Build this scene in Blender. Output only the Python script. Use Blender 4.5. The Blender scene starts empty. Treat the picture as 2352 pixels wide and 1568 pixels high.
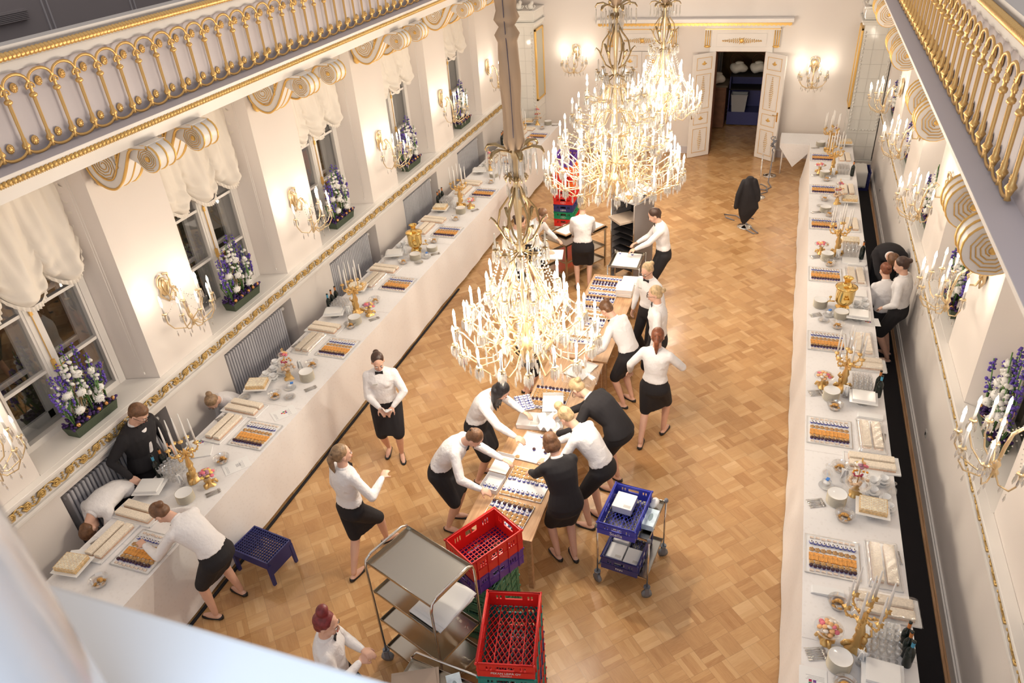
import bpy, math, random
from math import sin, cos, pi, radians
from mathutils import Vector, Matrix
SC = bpy.context.scene
COL = SC.collection
rnd = random.Random(7)

# ---------------------------------------------------------------- camera
cam = bpy.data.cameras.new('camera'); camo = bpy.data.objects.new('camera', cam); COL.objects.link(camo)
cam.sensor_width = 36.0; cam.lens = 1712.36 / 2352 * 36.0
Rw = Matrix(((0.9454112533, -0.1221859148, 0.3021062541), (0.3197689399, 0.5265127735, -0.7877386142), (-0.0628123172, 0.8413411472, 0.5368423296)))
camo.matrix_world = Matrix.Translation((0, 0, 6.5)) @ Rw.to_4x4()
cam.clip_start = 0.05; cam.clip_end = 100
cam.dof.use_dof = True; cam.dof.focus_distance = 8.5; cam.dof.aperture_fstop = 3.5
SC.camera = camo
# ---------------------------------------------------------------- world, exposure
SC.view_settings.view_transform = 'Standard'; SC.view_settings.look = 'None'
SC.view_settings.exposure = 0.35; SC.view_settings.gamma = 1.0
W = bpy.data.worlds.new('world'); SC.world = W; W.use_nodes = True
W.node_tree.nodes['Background'].inputs[0].default_value = (1.0, 0.93, 0.89, 1)
W.node_tree.nodes['Background'].inputs[1].default_value = 0.50
try:
    SC.cycles.max_bounces = 6; SC.cycles.diffuse_bounces = 3; SC.cycles.glossy_bounces = 3
    SC.cycles.transmission_bounces = 4; SC.cycles.transparent_max_bounces = 16
    SC.cycles.sample_clamp_indirect = 4.0; SC.cycles.caustics_reflective = False; SC.cycles.caustics_refractive = False
except Exception: pass
WARM = (1.0, 0.87, 0.70)

def lamp(name, loc, power, radius=0.03, color=WARM, parent=None):
    l = bpy.data.lights.new(name, 'POINT'); l.energy = power; l.shadow_soft_size = radius; l.color = color
    o = bpy.data.objects.new(name, l); COL.objects.link(o); o.location = loc
    if parent: o.parent = parent
    return o
# unseen cool light added above and behind the camera, for bluish rail and column
al = bpy.data.lights.new('added_cool_light', 'AREA'); al.energy = 60; al.size = 1.2; al.color = (0.50, 0.72, 1.0)
alo = bpy.data.objects.new('added_cool_light', al); COL.objects.link(alo); alo.location = (0.3, -0.8, 7.3); alo.rotation_euler = (radians(26), 0, radians(35))

# ---------------------------------------------------------------- materials
MATS = {}
def nt(m): return m.node_tree.nodes, m.node_tree.links
def mat(name, col, rough=0.5, metal=0.0, bump=0.0, bscale=40.0, vary=0.0, vscale=6.0, emit=0.0, spec=None, coat=0.0, sheen=0.0, sss=0.0, bdist=0.01):
    if name in MATS: return MATS[name]
    m = bpy.data.materials.new(name); m.use_nodes = True; N, L = nt(m)
    b = N['Principled BSDF']; b.inputs['Base Color'].default_value = (*col, 1)
    b.inputs['Roughness'].default_value = rough; b.inputs['Metallic'].default_value = metal
    if spec is not None: b.inputs['Specular IOR Level'].default_value = spec
    if coat: b.inputs['Coat Weight'].default_value = coat; b.inputs['Coat Roughness'].default_value = 0.12
    if emit: b.inputs['Emission Color'].default_value = (*col, 1); b.inputs['Emission Strength'].default_value = emit
    if bump or vary:
        tc = N.new('ShaderNodeTexCoord')
        if bump:
            t = N.new('ShaderNodeTexNoise'); t.inputs['Scale'].default_value = bscale; t.inputs['Detail'].default_value = 4
            L.new(tc.outputs['Object'], t.inputs['Vector'])
            bp = N.new('ShaderNodeBump'); bp.inputs['Strength'].default_value = bump; bp.inputs['Distance'].default_value = bdist
            L.new(t.outputs['Fac'], bp.inputs['Height']); L.new(bp.outputs['Normal'], b.inputs['Normal'])
        if vary:
            t = N.new('ShaderNodeTexNoise'); t.inputs['Scale'].default_value = vscale; t.inputs['Detail'].default_value = 5
            L.new(tc.outputs['Object'], t.inputs['Vector'])
            r = N.new('ShaderNodeValToRGB'); r.color_ramp.elements[0].position = 0.3; r.color_ramp.elements[1].position = 0.7
            lo = [max(0, c * (1 - vary)) for c in col]; hi = [min(1, c * (1 + vary)) for c in col]
            r.color_ramp.elements[0].color = (*lo, 1); r.color_ramp.elements[1].color = (*hi, 1)
            L.new(t.outputs['Fac'], r.inputs['Fac']); L.new(r.outputs['Color'], b.inputs['Base Color'])
    MATS[name] = m; return m
def mix_transparent(name, fac, col, rough=0.05, glossy=True, tint=(1, 1, 1)):
    """thin clear stuff: part see-through, part shiny"""
    m = bpy.data.materials.new(name); m.use_nodes = True; N, L = nt(m); N.remove(N['Principled BSDF'])
    t = N.new('ShaderNodeBsdfTransparent'); t.inputs[0].default_value = (*tint, 1)
    g = N.new('ShaderNodeBsdfGlossy') if glossy else N.new('ShaderNodeBsdfDiffuse')
    g.inputs[0].default_value = (*col, 1)
    if glossy: g.inputs['Roughness'].default_value = rough
    x = N.new('ShaderNodeMixShader'); x.inputs[0].default_value = fac
    L.new(t.outputs[0], x.inputs[1]); L.new(g.outputs[0], x.inputs[2]); L.new(x.outputs[0], N['Material Output'].inputs[0])
    MATS[name] = m; return m

wall = mat('wall_paint', (0.80, 0.735, 0.685), 0.7, bump=0.05, bscale=60)
white = mat('white_paint', (0.84, 0.80, 0.76), 0.42)
sillm = mat('sill_paint', (0.84, 0.80, 0.755), 0.35)
lilac = mat('gallery_paint', (0.64, 0.585, 0.60), 0.6, bump=0.04, bscale=50)
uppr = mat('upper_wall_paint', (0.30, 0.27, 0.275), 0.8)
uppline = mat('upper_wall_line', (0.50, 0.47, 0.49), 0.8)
gold = mat('gilding', (0.80, 0.52, 0.20), 0.38, metal=0.7, bump=0.25, bscale=90, bdist=0.004)
goldd = mat('old_gilding', (0.66, 0.45, 0.17), 0.42, metal=0.65, bump=0.5, bscale=120, bdist=0.004)
goldp = mat('gold_paint', (0.80, 0.50, 0.15), 0.4, metal=0.45)
brass = mat('polished_brass', (0.90, 0.62, 0.22), 0.14, metal=1.0)
bronze = mat('gilt_bronze', (0.86, 0.68, 0.42), 0.3, metal=0.8, bump=0.2, bscale=80, bdist=0.003)
darkbr = mat('aged_bronze', (0.42, 0.30, 0.15), 0.35, metal=0.9)
steel = mat('brushed_steel', (0.52, 0.47, 0.40), 0.22, metal=1.0, bump=0.03, bscale=150)
chrome = mat('chrome_tube', (0.72, 0.70, 0.67), 0.12, metal=1.0)
greyp = mat('grey_plastic', (0.16, 0.17, 0.20), 0.5)
rubber = mat('grey_rubber', (0.22, 0.23, 0.25), 0.6)
radm = mat('radiator_enamel', (0.62, 0.61, 0.64), 0.35)
radback = mat('niche_paint', (0.62, 0.59, 0.60), 0.8)
nightg = mat('night_window_glass', (0.030, 0.028, 0.018), 0.05, spec=0.3)
boxbrd = mat('grey_frame_paint', (0.52, 0.51, 0.49), 0.5)
silk = mat('cream_silk', (0.84, 0.78, 0.70), 0.55, bump=0.15, bscale=14)
cream_cake = mat('cream_cake', (0.88, 0.77, 0.63), 0.75, bump=0.6, bscale=70, vary=0.12, vscale=60)
cakeb = mat('sponge_side', (0.72, 0.47, 0.33), 0.8, bump=0.6, bscale=80, vary=0.2, vscale=50)
crumb = mat('crumb_cake', (0.80, 0.54, 0.27), 0.75, bump=0.8, bscale=60, vary=0.3, vscale=40)
sugarm = mat('powdered_crumb', (0.88, 0.76, 0.60), 0.8, bump=0.8, bscale=60, vary=0.22, vscale=30)
caramel = mat('caramel_slice', (0.74, 0.33, 0.07), 0.4, bump=0.6, bscale=90, vary=0.3, vscale=60)
pinkw = mat('pink_white_slice', (0.86, 0.66, 0.55), 0.6, vary=0.3, vscale=60)
tan = mat('tan_biscuit', (0.62, 0.38, 0.16), 0.6, bump=0.6, bscale=140, vary=0.3, vscale=70)
walnut = mat('walnut_swirl', (0.47, 0.24, 0.10), 0.55, bump=0.5, bscale=120, vary=0.45, vscale=60)
choc = mat('dark_chocolate', (0.065, 0.025, 0.03), 0.3)
creamw = mat('white_cream', (0.88, 0.86, 0.84), 0.45)
bluep = mat('blue_paper_cup', (0.06, 0.08, 0.42), 0.5)
purpp = mat('violet_paper_cup', (0.09, 0.05, 0.30), 0.5)
cookie = mat('golden_cookie', (0.68, 0.36, 0.10), 0.55, bump=0.5, bscale=60, vary=0.3, vscale=30)
china = mat('white_china', (0.88, 0.87, 0.86), 0.12, coat=0.3)
chinaedge = mat('china_edge', (0.60, 0.58, 0.54), 0.3)
paper = mat('white_paper', (0.88, 0.87, 0.86), 0.7)
card = mat('white_card_box', (0.85, 0.83, 0.82), 0.6)
cardb = mat('brown_cardboard', (0.52, 0.41, 0.32), 0.8)
silver = mat('table_silver', (0.62, 0.58, 0.54), 0.22, metal=1.0)
wax = mat('white_wax', (0.90, 0.88, 0.85), 0.4)
bottle = mat('dark_bottle_glass', (0.006, 0.012, 0.010), 0.08, spec=0.6)
blab = mat('bottle_label', (0.62, 0.22, 0.06), 0.5); blab2 = mat('bottle_neck_label', (0.07, 0.32, 0.50), 0.5)
red = mat('red_plastic', (0.72, 0.022, 0.018), 0.36); redd = mat('red_plastic_inner', (0.62, 0.03, 0.025), 0.4)
orange = mat('orange_plastic', (0.86, 0.16, 0.02), 0.4)
blue = mat('blue_plastic', (0.045, 0.055, 0.42), 0.38)
navy = mat('navy_plastic', (0.03, 0.035, 0.17), 0.4)
teal = mat('teal_plastic', (0.01, 0.24, 0.22), 0.4)
green = mat('green_plastic', (0.09, 0.24, 0.13), 0.5)
violet = mat('violet_plastic', (0.12, 0.04, 0.30), 0.4)
ink = mat('white_print', (0.80, 0.78, 0.76), 0.5)
blk = mat('black_cloth', (0.014, 0.012, 0.015), 0.85, bump=0.15, bscale=30)
blkp = mat('black_carpet', (0.010, 0.008, 0.010), 0.95, bump=0.2, bscale=200)
shoem = mat('black_leather', (0.012, 0.011, 0.013), 0.3)
shirtm = mat('white_cotton', (0.86, 0.83, 0.83), 0.65, bump=0.9, bscale=9, bdist=0.03)
skin = mat('skin', (0.74, 0.44, 0.32), 0.5, vary=0.06, vscale=8)
glove = mat('clear_glove_skin', (0.76, 0.50, 0.42), 0.35)
stock = mat('stockinged_skin', (0.50, 0.30, 0.23), 0.45)
lipm = mat('lips', (0.52, 0.14, 0.12), 0.4); browm = mat('brows', (0.10, 0.05, 0.03), 0.7)
eyew = mat('eye_white', (0.80, 0.78, 0.76), 0.2); eyed = mat('iris', (0.03, 0.03, 0.04), 0.2)
def hairmat(n, c): return mat('hair_' + n, c, 0.42, bump=0.7, bscale=55, vary=0.35, vscale=30, bdist=0.006)
HAIR = dict(dark=hairmat('dark', (0.05, 0.022, 0.014)), brown=hairmat('brown', (0.16, 0.075, 0.035)), black=hairmat('black', (0.012, 0.010, 0.012)),
            blonde=hairmat('blonde', (0.50, 0.35, 0.19)), ash=hairmat('ash', (0.30, 0.19, 0.105)), red=hairmat('red', (0.20, 0.025, 0.03)), auburn=hairmat('auburn', (0.20, 0.06, 0.025)), pale=hairmat('pale', (0.66, 0.52, 0.36)))
dwood = mat('brown_cabinet_wood', (0.20, 0.09, 0.045), 0.5, vary=0.2)
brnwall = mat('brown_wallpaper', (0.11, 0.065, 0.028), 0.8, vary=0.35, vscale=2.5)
greybin = mat('pale_grey_plastic', (0.42, 0.42, 0.44), 0.5)
moss = mat('green_planter', (0.055, 0.075, 0.045), 0.7, bump=0.3)
stemg = mat('green_stems', (0.11, 0.25, 0.06), 0.6); leafg = mat('green_leaves', (0.08, 0.19, 0.05), 0.6)
purple = mat('purple_petals', (0.14, 0.08, 0.46), 0.6); dpurple = mat('dark_purple_petals', (0.05, 0.018, 0.12), 0.7)
petal = mat('white_petals', (0.88, 0.86, 0.82), 0.6); twigm = mat('curly_twigs', (0.46, 0.28, 0.12), 0.7)
copper = mat('copper_baubles', (0.72, 0.36, 0.13), 0.25, metal=0.9)
sleeve_m = mat('taupe_cloth_sleeve', (0.56, 0.39, 0.25), 0.5, bump=0.3, bscale=10)
darkblue = mat('blue_seam', (0.10, 0.09, 0.14), 0.7)
flame = mat('lit_bulb', (1.0, 0.90, 0.72), 0.5, emit=14.0)
tile = None
def crystal():
    m = bpy.data.materials.new('crystal'); m.use_nodes = True; N, L = nt(m); N.remove(N['Principled BSDF'])
    t = N.new('ShaderNodeBsdfTransparent'); g = N.new('ShaderNodeBsdfGlossy'); g.inputs['Roughness'].default_value = 0.08; d = N.new('ShaderNodeBsdfTranslucent'); d.inputs[0].default_value = (1, 0.97, 0.93, 1)
    a = N.new('ShaderNodeMixShader'); a.inputs[0].default_value = 0.35; L.new(g.outputs[0], a.inputs[1]); L.new(d.outputs[0], a.inputs[2])
    x = N.new('ShaderNodeMixShader'); x.inputs[0].default_value = 0.62; L.new(t.outputs[0], x.inputs[1]); L.new(a.outputs[0], x.inputs[2]); L.new(x.outputs[0], N['Material Output'].inputs[0])
    MATS['crystal'] = m; return m
CRYS = crystal()
GLASS = mix_transparent('clear_glass', 0.30, (0.95, 0.96, 0.97), 0.06)
PANE = mix_transparent('window_pane', 0.07, (1, 1, 1), 0.01)
PLASTIC = mix_transparent('clear_wrap', 0.22, (1.0, 1.0, 1.0), 0.18)

def cloth_mat(name, col):
    m = mat(name, col, 0.7); N, L = nt(m); b = N['Principled BSDF']
    tc = N.new('ShaderNodeTexCoord'); v = N.new('ShaderNodeTexVoronoi'); v.inputs['Scale'].default_value = 22
    L.new(tc.outputs['Object'], v.inputs['Vector'])
    r = N.new('ShaderNodeValToRGB'); r.color_ramp.elements[0].position = 0.25; r.color_ramp.elements[1].position = 0.32
    r.color_ramp.elements[0].color = (col[0] * 0.965, col[1] * 0.96, col[2] * 0.955, 1); r.color_ramp.elements[1].color = (*col, 1)
    L.new(v.outputs['Distance'], r.inputs['Fac']); L.new(r.outputs['Color'], b.inputs['Base Color'])
    n = N.new('ShaderNodeTexNoise'); n.inputs['Scale'].default_value = 3; L.new(tc.outputs['Object'], n.inputs['Vector'])
    bp = N.new('ShaderNodeBump'); bp.inputs['Strength'].default_value = 0.25; bp.inputs['Distance'].default_value = 0.03
    L.new(n.outputs['Fac'], bp.inputs['Height']); L.new(bp.outputs['Normal'], b.inputs['Normal'])
    return m
cloth = cloth_mat('damask_cloth', (0.87, 0.84, 0.83))

def parquet():
    m = bpy.data.materials.new('oak_parquet'); m.use_nodes = True; N, L = nt(m); b = N['Principled BSDF']
    def math_(op, a, c=None):
        n = N.new('ShaderNodeMath'); n.operation = op
        for i, x in enumerate((a, c)):
            if x is None: continue
            if isinstance(x, (int, float)): n.inputs[i].default_value = x
            else: L.new(x, n.inputs[i])
        return n.outputs[0]
    tc = N.new('ShaderNodeTexCoord'); mp = N.new('ShaderNodeMapping'); mp.inputs['Rotation'].default_value = (0, 0, radians(45)); s = 1 / 0.213
    mp.inputs['Scale'].default_value = (s, s, s); L.new(tc.outputs['Object'], mp.inputs['Vector'])
    sep = N.new('ShaderNodeSeparateXYZ'); L.new(mp.outputs[0], sep.inputs[0]); x, y = sep.outputs[0], sep.outputs[1]
    fx, fy = math_('FLOOR', x), math_('FLOOR', y); par = math_('PINGPONG', math_('ADD', fx, fy), 1.0)
    ux, uy = math_('FRACT', x), math_('FRACT', y)
    inv = math_('SUBTRACT', 1.0, par)
    across = math_('ADD', math_('MULTIPLY', ux, par), math_('MULTIPLY', uy, inv))
    along = math_('ADD', math_('MULTIPLY', uy, par), math_('MULTIPLY', ux, inv))
    st = math_('MULTIPLY', across, 4.0); si = math_('FLOOR', st); sf = math_('FRACT', st)
    cv = N.new('ShaderNodeCombineXYZ'); L.new(fx, cv.inputs[0]); L.new(fy, cv.inputs[1]); wn = N.new('ShaderNodeTexWhiteNoise'); L.new(cv.outputs[0], wn.inputs['Vector'])
    cv2 = N.new('ShaderNodeCombineXYZ'); L.new(fx, cv2.inputs[0]); L.new(fy, cv2.inputs[1]); L.new(math_('ADD', si, 7.3), cv2.inputs[2]); wn2 = N.new('ShaderNodeTexWhiteNoise'); L.new(cv2.outputs[0], wn2.inputs['Vector'])
    g = N.new('ShaderNodeCombineXYZ'); L.new(math_('MULTIPLY', across, 14.0), g.inputs[0]); L.new(math_('MULTIPLY', along, 1.6), g.inputs[1]); L.new(math_('MULTIPLY', wn.outputs['Value'], 50.0), g.inputs[2])
    gn = N.new('ShaderNodeTexNoise'); gn.inputs['Scale'].default_value = 1.5; gn.inputs['Detail'].default_value = 4; L.new(g.outputs[0], gn.inputs['Vector'])
    big = N.new('ShaderNodeTexNoise'); big.inputs['Scale'].default_value = 0.5; L.new(tc.outputs['Object'], big.inputs['Vector'])
    v = math_('ADD', math_('MULTIPLY', wn.outputs['Value'], 0.30), math_('ADD', math_('MULTIPLY', math_('POWER', wn2.outputs['Value'], 3.5), 0.36), math_('MULTIPLY', gn.outputs['Fac'], 0.34)))
    r = N.new('ShaderNodeValToRGB'); e = r.color_ramp.elements; e[0].position = 0.08; e[0].color = (0.40, 0.195, 0.075, 1); e[1].position = 0.95; e[1].color = (0.74, 0.49, 0.255, 1)
    k = e.new(0.42); k.color = (0.57, 0.325, 0.14, 1)
    L.new(v, r.inputs['Fac'])
    edge = math_('MINIMUM', math_('MINIMUM', ux, math_('SUBTRACT', 1.0, ux)), math_('MINIMUM', uy, math_('SUBTRACT', 1.0, uy)))
    ln = math_('GREATER_THAN', edge, 0.012); lv = math_('ADD', math_('MULTIPLY', ln, 0.18), 0.82)
    mx = N.new('ShaderNodeVectorMath'); mx.operation = 'SCALE'; L.new(r.outputs['Color'], mx.inputs[0]); L.new(lv, mx.inputs['Scale'])
    L.new(mx.outputs[0], b.inputs['Base Color'])
    rr = math_('ADD', math_('MULTIPLY', wn.outputs['Value'], 0.10), math_('ADD', math_('MULTIPLY', big.outputs['Fac'], 0.12), 0.16))
    L.new(rr, b.inputs['Roughness']); b.inputs['Specular IOR Level'].default_value = 0.45
    bp = N.new('ShaderNodeBump'); bp.inputs['Strength'].default_value = 0.15; bp.inputs['Distance'].default_value = 0.002
    L.new(wn.outputs['Value'], bp.inputs['Height']); L.new(bp.outputs['Normal'], b.inputs['Normal'])
    return m
floorm = parquet()
def woodmat(name, c0, c1, sc=(1, 12, 12), rough=0.4):
    m = bpy.data.materials.new(name); m.use_nodes = True; N, L = nt(m); b = N['Principled BSDF']
    tc = N.new('ShaderNodeTexCoord'); mp = N.new('ShaderNodeMapping'); mp.inputs['Scale'].default_value = sc; L.new(tc.outputs['Object'], mp.inputs['Vector'])
    n = N.new('ShaderNodeTexNoise'); n.inputs['Scale'].default_value = 3; n.inputs['Detail'].default_value = 5; n.inputs['Distortion'].default_value = 0.6; L.new(mp.outputs[0], n.inputs['Vector'])
    r = N.new('ShaderNodeValToRGB'); r.color_ramp.elements[0].position = 0.3; r.color_ramp.elements[1].position = 0.75
    r.color_ramp.elements[0].color = (*c0, 1); r.color_ramp.elements[1].color = (*c1, 1)
    L.new(n.outputs['Fac'], r.inputs['Fac']); L.new(r.outputs['Color'], b.inputs['Base Color']); b.inputs['Roughness'].default_value = rough
    return m
oak = woodmat('pale_oak', (0.42, 0.23, 0.11), (0.60, 0.37, 0.20), (12, 1, 12))
tilem = mat('glazed_stove_tile', (0.80, 0.78, 0.73), 0.12, coat=0.4)
mirror = mat('greyish_mirror', (0.62, 0.62, 0.52), 0.08, metal=0.8)

# ---------------------------------------------------------------- mesh builder
class MB:
    def __init__(s): s.v = []; s.f = []; s.m = []; s.s = []; s.mi = 0; s.T = None
    def add(s, vs, fs, smooth=False):
        b = len(s.v)
        if s.T is not None: vs = [tuple(s.T @ Vector(p)) for p in vs]
        s.v.extend(vs)
        for f in fs: s.f.append(tuple(i + b for i in f)); s.m.append(s.mi); s.s.append(smooth)
        return s
    def b(s, x0, x1, y0, y1, z0, z1):
        return s.add([(x0, y0, z0), (x1, y0, z0), (x1, y1, z0), (x0, y1, z0), (x0, y0, z1), (x1, y0, z1), (x1, y1, z1), (x0, y1, z1)],
                     [(0, 3, 2, 1), (4, 5, 6, 7), (0, 1, 5, 4), (1, 2, 6, 5), (2, 3, 7, 6), (3, 0, 4, 7)])
    def box(s, c, d, rz=0.0, rx=0.0, ry=0.0):
        M = Matrix.Translation(c) @ Matrix.Rotation(rz, 4, 'Z') @ Matrix.Rotation(ry, 4, 'Y') @ Matrix.Rotation(rx, 4, 'X')
        vs = [tuple(M @ Vector((sx * d[0] / 2, sy * d[1] / 2, sz * d[2] / 2))) for sz in (-1, 1) for sx, sy in ((-1, -1), (1, -1), (1, 1), (-1, 1))]
        return s.add(vs, [(0, 3, 2, 1), (4, 5, 6, 7), (0, 1, 5, 4), (1, 2, 6, 5), (2, 3, 7, 6), (3, 0, 4, 7)])
    def lathe(s, prof, c=(0, 0, 0), n=16, sx=1.0, sy=1.0, wob=None):
        vs = []; fs = []; m = len(prof)
        for i in range(n):
            a = 2 * pi * i / n
            for j, (r, z) in enumerate(prof):
                rr = r * (wob(a, j) if wob else 1)
                vs.append((c[0] + rr * cos(a) * sx, c[1] + rr * sin(a) * sy, c[2] + z))
        for i in range(n):
            k = (i + 1) % n
            for j in range(m - 1): fs.append((i * m + j, k * m + j, k * m + j + 1, i * m + j + 1))
        s.add(vs, fs, True)
        if prof[0][0] > 1e-5: s.add([vs[i * m] for i in range(n)], [tuple(range(n - 1, -1, -1))]) if s.T is None else s.add([vs[i * m] for i in range(n)], [tuple(range(n - 1, -1, -1))])
        if prof[-1][0] > 1e-5: s.add([vs[i * m + m - 1] for i in range(n)], [tuple(range(n))])
        return s
    def shell(s, prof, c=(0, 0, 0), n=16, sx=1.0, sy=1.0, wob=None):   # open lathe, no caps
        vs = []; fs = []; m = len(prof)
        for i in range(n):
            a = 2 * pi * i / n
            for j, (r, z) in enumerate(prof):
                rr = r * (wob(a, j) if wob else 1); vs.append((c[0] + rr * cos(a) * sx, c[1] + rr * sin(a) * sy, c[2] + z))
        for i in range(n):
            k = (i + 1) % n
            for j in range(m - 1): fs.append((i * m + j, k * m + j, k * m + j + 1, i * m + j + 1))
        return s.add(vs, fs, True)
    def tube(s, pts, r, n=6, closed=False, flat=1.0):
        P = [Vector(p) for p in pts]; k = len(P); R = r if isinstance(r, (list, tuple)) else [r] * k
        vs = []; fs = []; up = Vector((0, 0, 1)); side = None
        for i, p in enumerate(P):
            if closed: t = (P[(i + 1) % k] - P[i - 1])
            else: t = P[min(i + 1, k - 1)] - P[max(i - 1, 0)]
            if t.length < 1e-9: t = Vector((0, 0, 1))
            t.normalize()
            if side is None:
                side = t.cross(up)
                if side.length < 0.1: side = t.cross(Vector((1, 0, 0)))
            side = (side - t * side.dot(t))
            if side.length < 1e-6: side = t.orthogonal()
            side.normalize(); q = t.cross(side)
            for j in range(n):
                a = 2 * pi * j / n; vs.append(tuple(p + side * (cos(a) * R[i]) + q * (sin(a) * R[i] * flat)))
        for i in range(k if closed else k - 1):
            i2 = (i + 1) % k
            for j in range(n):
                j2 = (j + 1) % n; fs.append((i * n + j, i * n + j2, i2 * n + j2, i2 * n + j))
        if not closed: fs.append(tuple(range(n - 1, -1, -1))); fs.append(tuple((k - 1) * n + j for j in range(n)))
        return s.add(vs, fs, True)
    def ell(s, c, r, n=10, m=7, M=None):
        if not isinstance(r, (tuple, list)): r = (r, r, r)
        vs = []; fs = []
        for i in range(1, m):
            th = pi * i / m
            for j in range(n):
                a = 2 * pi * j / n; vs.append((r[0] * sin(th) * cos(a), r[1] * sin(th) * sin(a), r[2] * cos(th)))
        vs.append((0, 0, r[2])); vs.append((0, 0, -r[2])); t = len(vs) - 2; bt = t + 1
        for i in range(m - 2):
            for j in range(n):
                j2 = (j + 1) % n; fs.append((i * n + j, (i + 1) * n + j, (i + 1) * n + j2, i * n + j2))
        for j in range(n):
            j2 = (j + 1) % n; fs.append((t, j, j2)); fs.append((bt, (m - 2) * n + j2, (m - 2) * n + j))
        c = Vector(c)
        if M is not None: vs = [tuple(c + M @ Vector(p)) for p in vs]
        else: vs = [(p[0] + c[0], p[1] + c[1], p[2] + c[2]) for p in vs]
        return s.add(vs, fs, True)
    def prism(s, poly, ax, a0, a1, smooth=False):
        n = len(poly)
        def P(u, v, w): return (w, u, v) if ax == 'x' else ((u, w, v) if ax == 'y' else (u, v, w))
        vs = [P(u, v, a0) for u, v in poly] + [P(u, v, a1) for u, v in poly]
        s.add(vs, [(i, (i + 1) % n, n + (i + 1) % n, n + i) for i in range(n)], smooth)
        s.add([P(u, v, a0) for u, v in poly] + [P(u, v, a1) for u, v in poly], [tuple(range(n - 1, -1, -1)), tuple(range(n, 2 * n))])
        return s
    def grid(s, fn, nu, nv, smooth=True):
        vs = [fn(i / nu, j / nv) for i in range(nu + 1) for j in range(nv + 1)]
        fs = [(i * (nv + 1) + j, (i + 1) * (nv + 1) + j, (i + 1) * (nv + 1) + j + 1, i * (nv + 1) + j + 1) for i in range(nu) for j in range(nv)]
        return s.add(vs, fs, smooth)
    def mesh(s, name, mats):
        me = bpy.data.meshes.new(name); me.from_pydata(s.v, [], s.f)
        for m in (mats if isinstance(mats, (list, tuple)) else [mats]): me.materials.append(m)
        me.polygons.foreach_set('material_index', s.m); me.polygons.foreach_set('use_smooth', s.s); me.update()
        return me

def link(name, data, parent=None, loc=(0, 0, 0), rz=0.0, bevel=0.0, solid=0.0):
    o = bpy.data.objects.new(name, data); COL.objects.link(o); o.location = loc; o.rotation_euler = (0, 0, rz)
    if parent is not None: o.parent = parent
    if solid:
        md = o.modifiers.new('solid', 'SOLIDIFY'); md.thickness = solid; md.offset = 0
    if bevel:
        md = o.modifiers.new('bevel', 'BEVEL'); md.width = bevel; md.segments = 2; md.limit_method = 'ANGLE'; md.angle_limit = radians(40)
    return o
def obj(name, mb, mats, parent=None, loc=(0, 0, 0), rz=0.0, bevel=0.0, solid=0.0):
    return link(name, mb.mesh(name, mats), parent, loc, rz, bevel, solid)
def tag(o, label=None, cat=None, group=None, kind=None):
    if label: o['label'] = label
    if cat: o['category'] = cat
    if group: o['group'] = group
    if kind: o['kind'] = kind
    return o
def empty(name, loc, rz, label, cat, group=None):
    o = bpy.data.objects.new(name, None); o.empty_display_size = 0.1; COL.objects.link(o); o.location = loc; o.rotation_euler = (0, 0, rz)
    return tag(o, label, cat, group)
def struct(name, mb, mats, parent=None, **k):
    o = obj(name, mb, mats, parent, **k)
    if parent is None: o['kind'] = 'structure'
    return o
KIDS = {}
def kids(o):
    return [c for c in KIDS.get(o.name, ())]
def remember(o):
    """store the part tree of a finished prototype"""
    for c in bpy.data.objects:
        if c.parent is o:
            KIDS.setdefault(o.name, []).append(c); remember(c)
def dup(o, loc=None, rz=None, label=None, group=None, parent=None, scale=None):
    c = o.copy(); COL.objects.link(c)
    if parent is not None: c.parent = parent
    if loc is not None: c.location = loc
    if rz is not None: c.rotation_euler = (0, 0, rz)
    if scale is not None: c.scale = (scale, scale, scale)
    if label: c['label'] = label
    if group: c['group'] = group
    for k in kids(o): dup(k, parent=c)
    return c
class Kind:
    """a prototype placed once, then copied with its parts"""
    def __init__(s, make): s.make = make; s.p = None
    def __call__(s, loc, rz, label, group=None, scale=None):
        if s.p is None:
            s.p = s.make(); remember(s.p); o = s.p; o.location = loc; o.rotation_euler = (0, 0, rz)
            if scale: o.scale = (scale,) * 3
            o['label'] = label
            if group: o['group'] = group
            return o
        o = dup(s.p, loc, rz, label, None, None, scale)
        if group: o['group'] = group
        elif 'group' in o: del o['group']
        return o
def lerp(a, b, t): return a + (b - a) * t
def circ(c, r, n, ax='z', a0=0.0, a1=2 * pi, end=False):
    out = []
    for i in range(n + (1 if end else 0)):
        a = a0 + (a1 - a0) * i / n
        u, v = r * cos(a), r * sin(a)
        out.append((c[0], c[1] + u, c[2] + v) if ax == 'x' else ((c[0] + u, c[1], c[2] + v) if ax == 'y' else (c[0] + u, c[1] + v, c[2])))
    return out
# ================================================================= the room
XL, XR, YF, YN = -6.6, 2.13, 19.1, -1.6
fl = MB(); fl.b(XL - 0.3, XR + 0.3, YN, YF, -0.1, 0.0); struct('floor', fl, floorm)
fb = MB(); fb.b(-4.5, 1.5, YF, 24.0, -0.1, 0.0); struct('floor', fb, floorm)
WY = [4.56 + 2.735 * k for k in range(-1, 5)]          # window centres, left side
GX = -7.02                                             # inner sash plane
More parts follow.
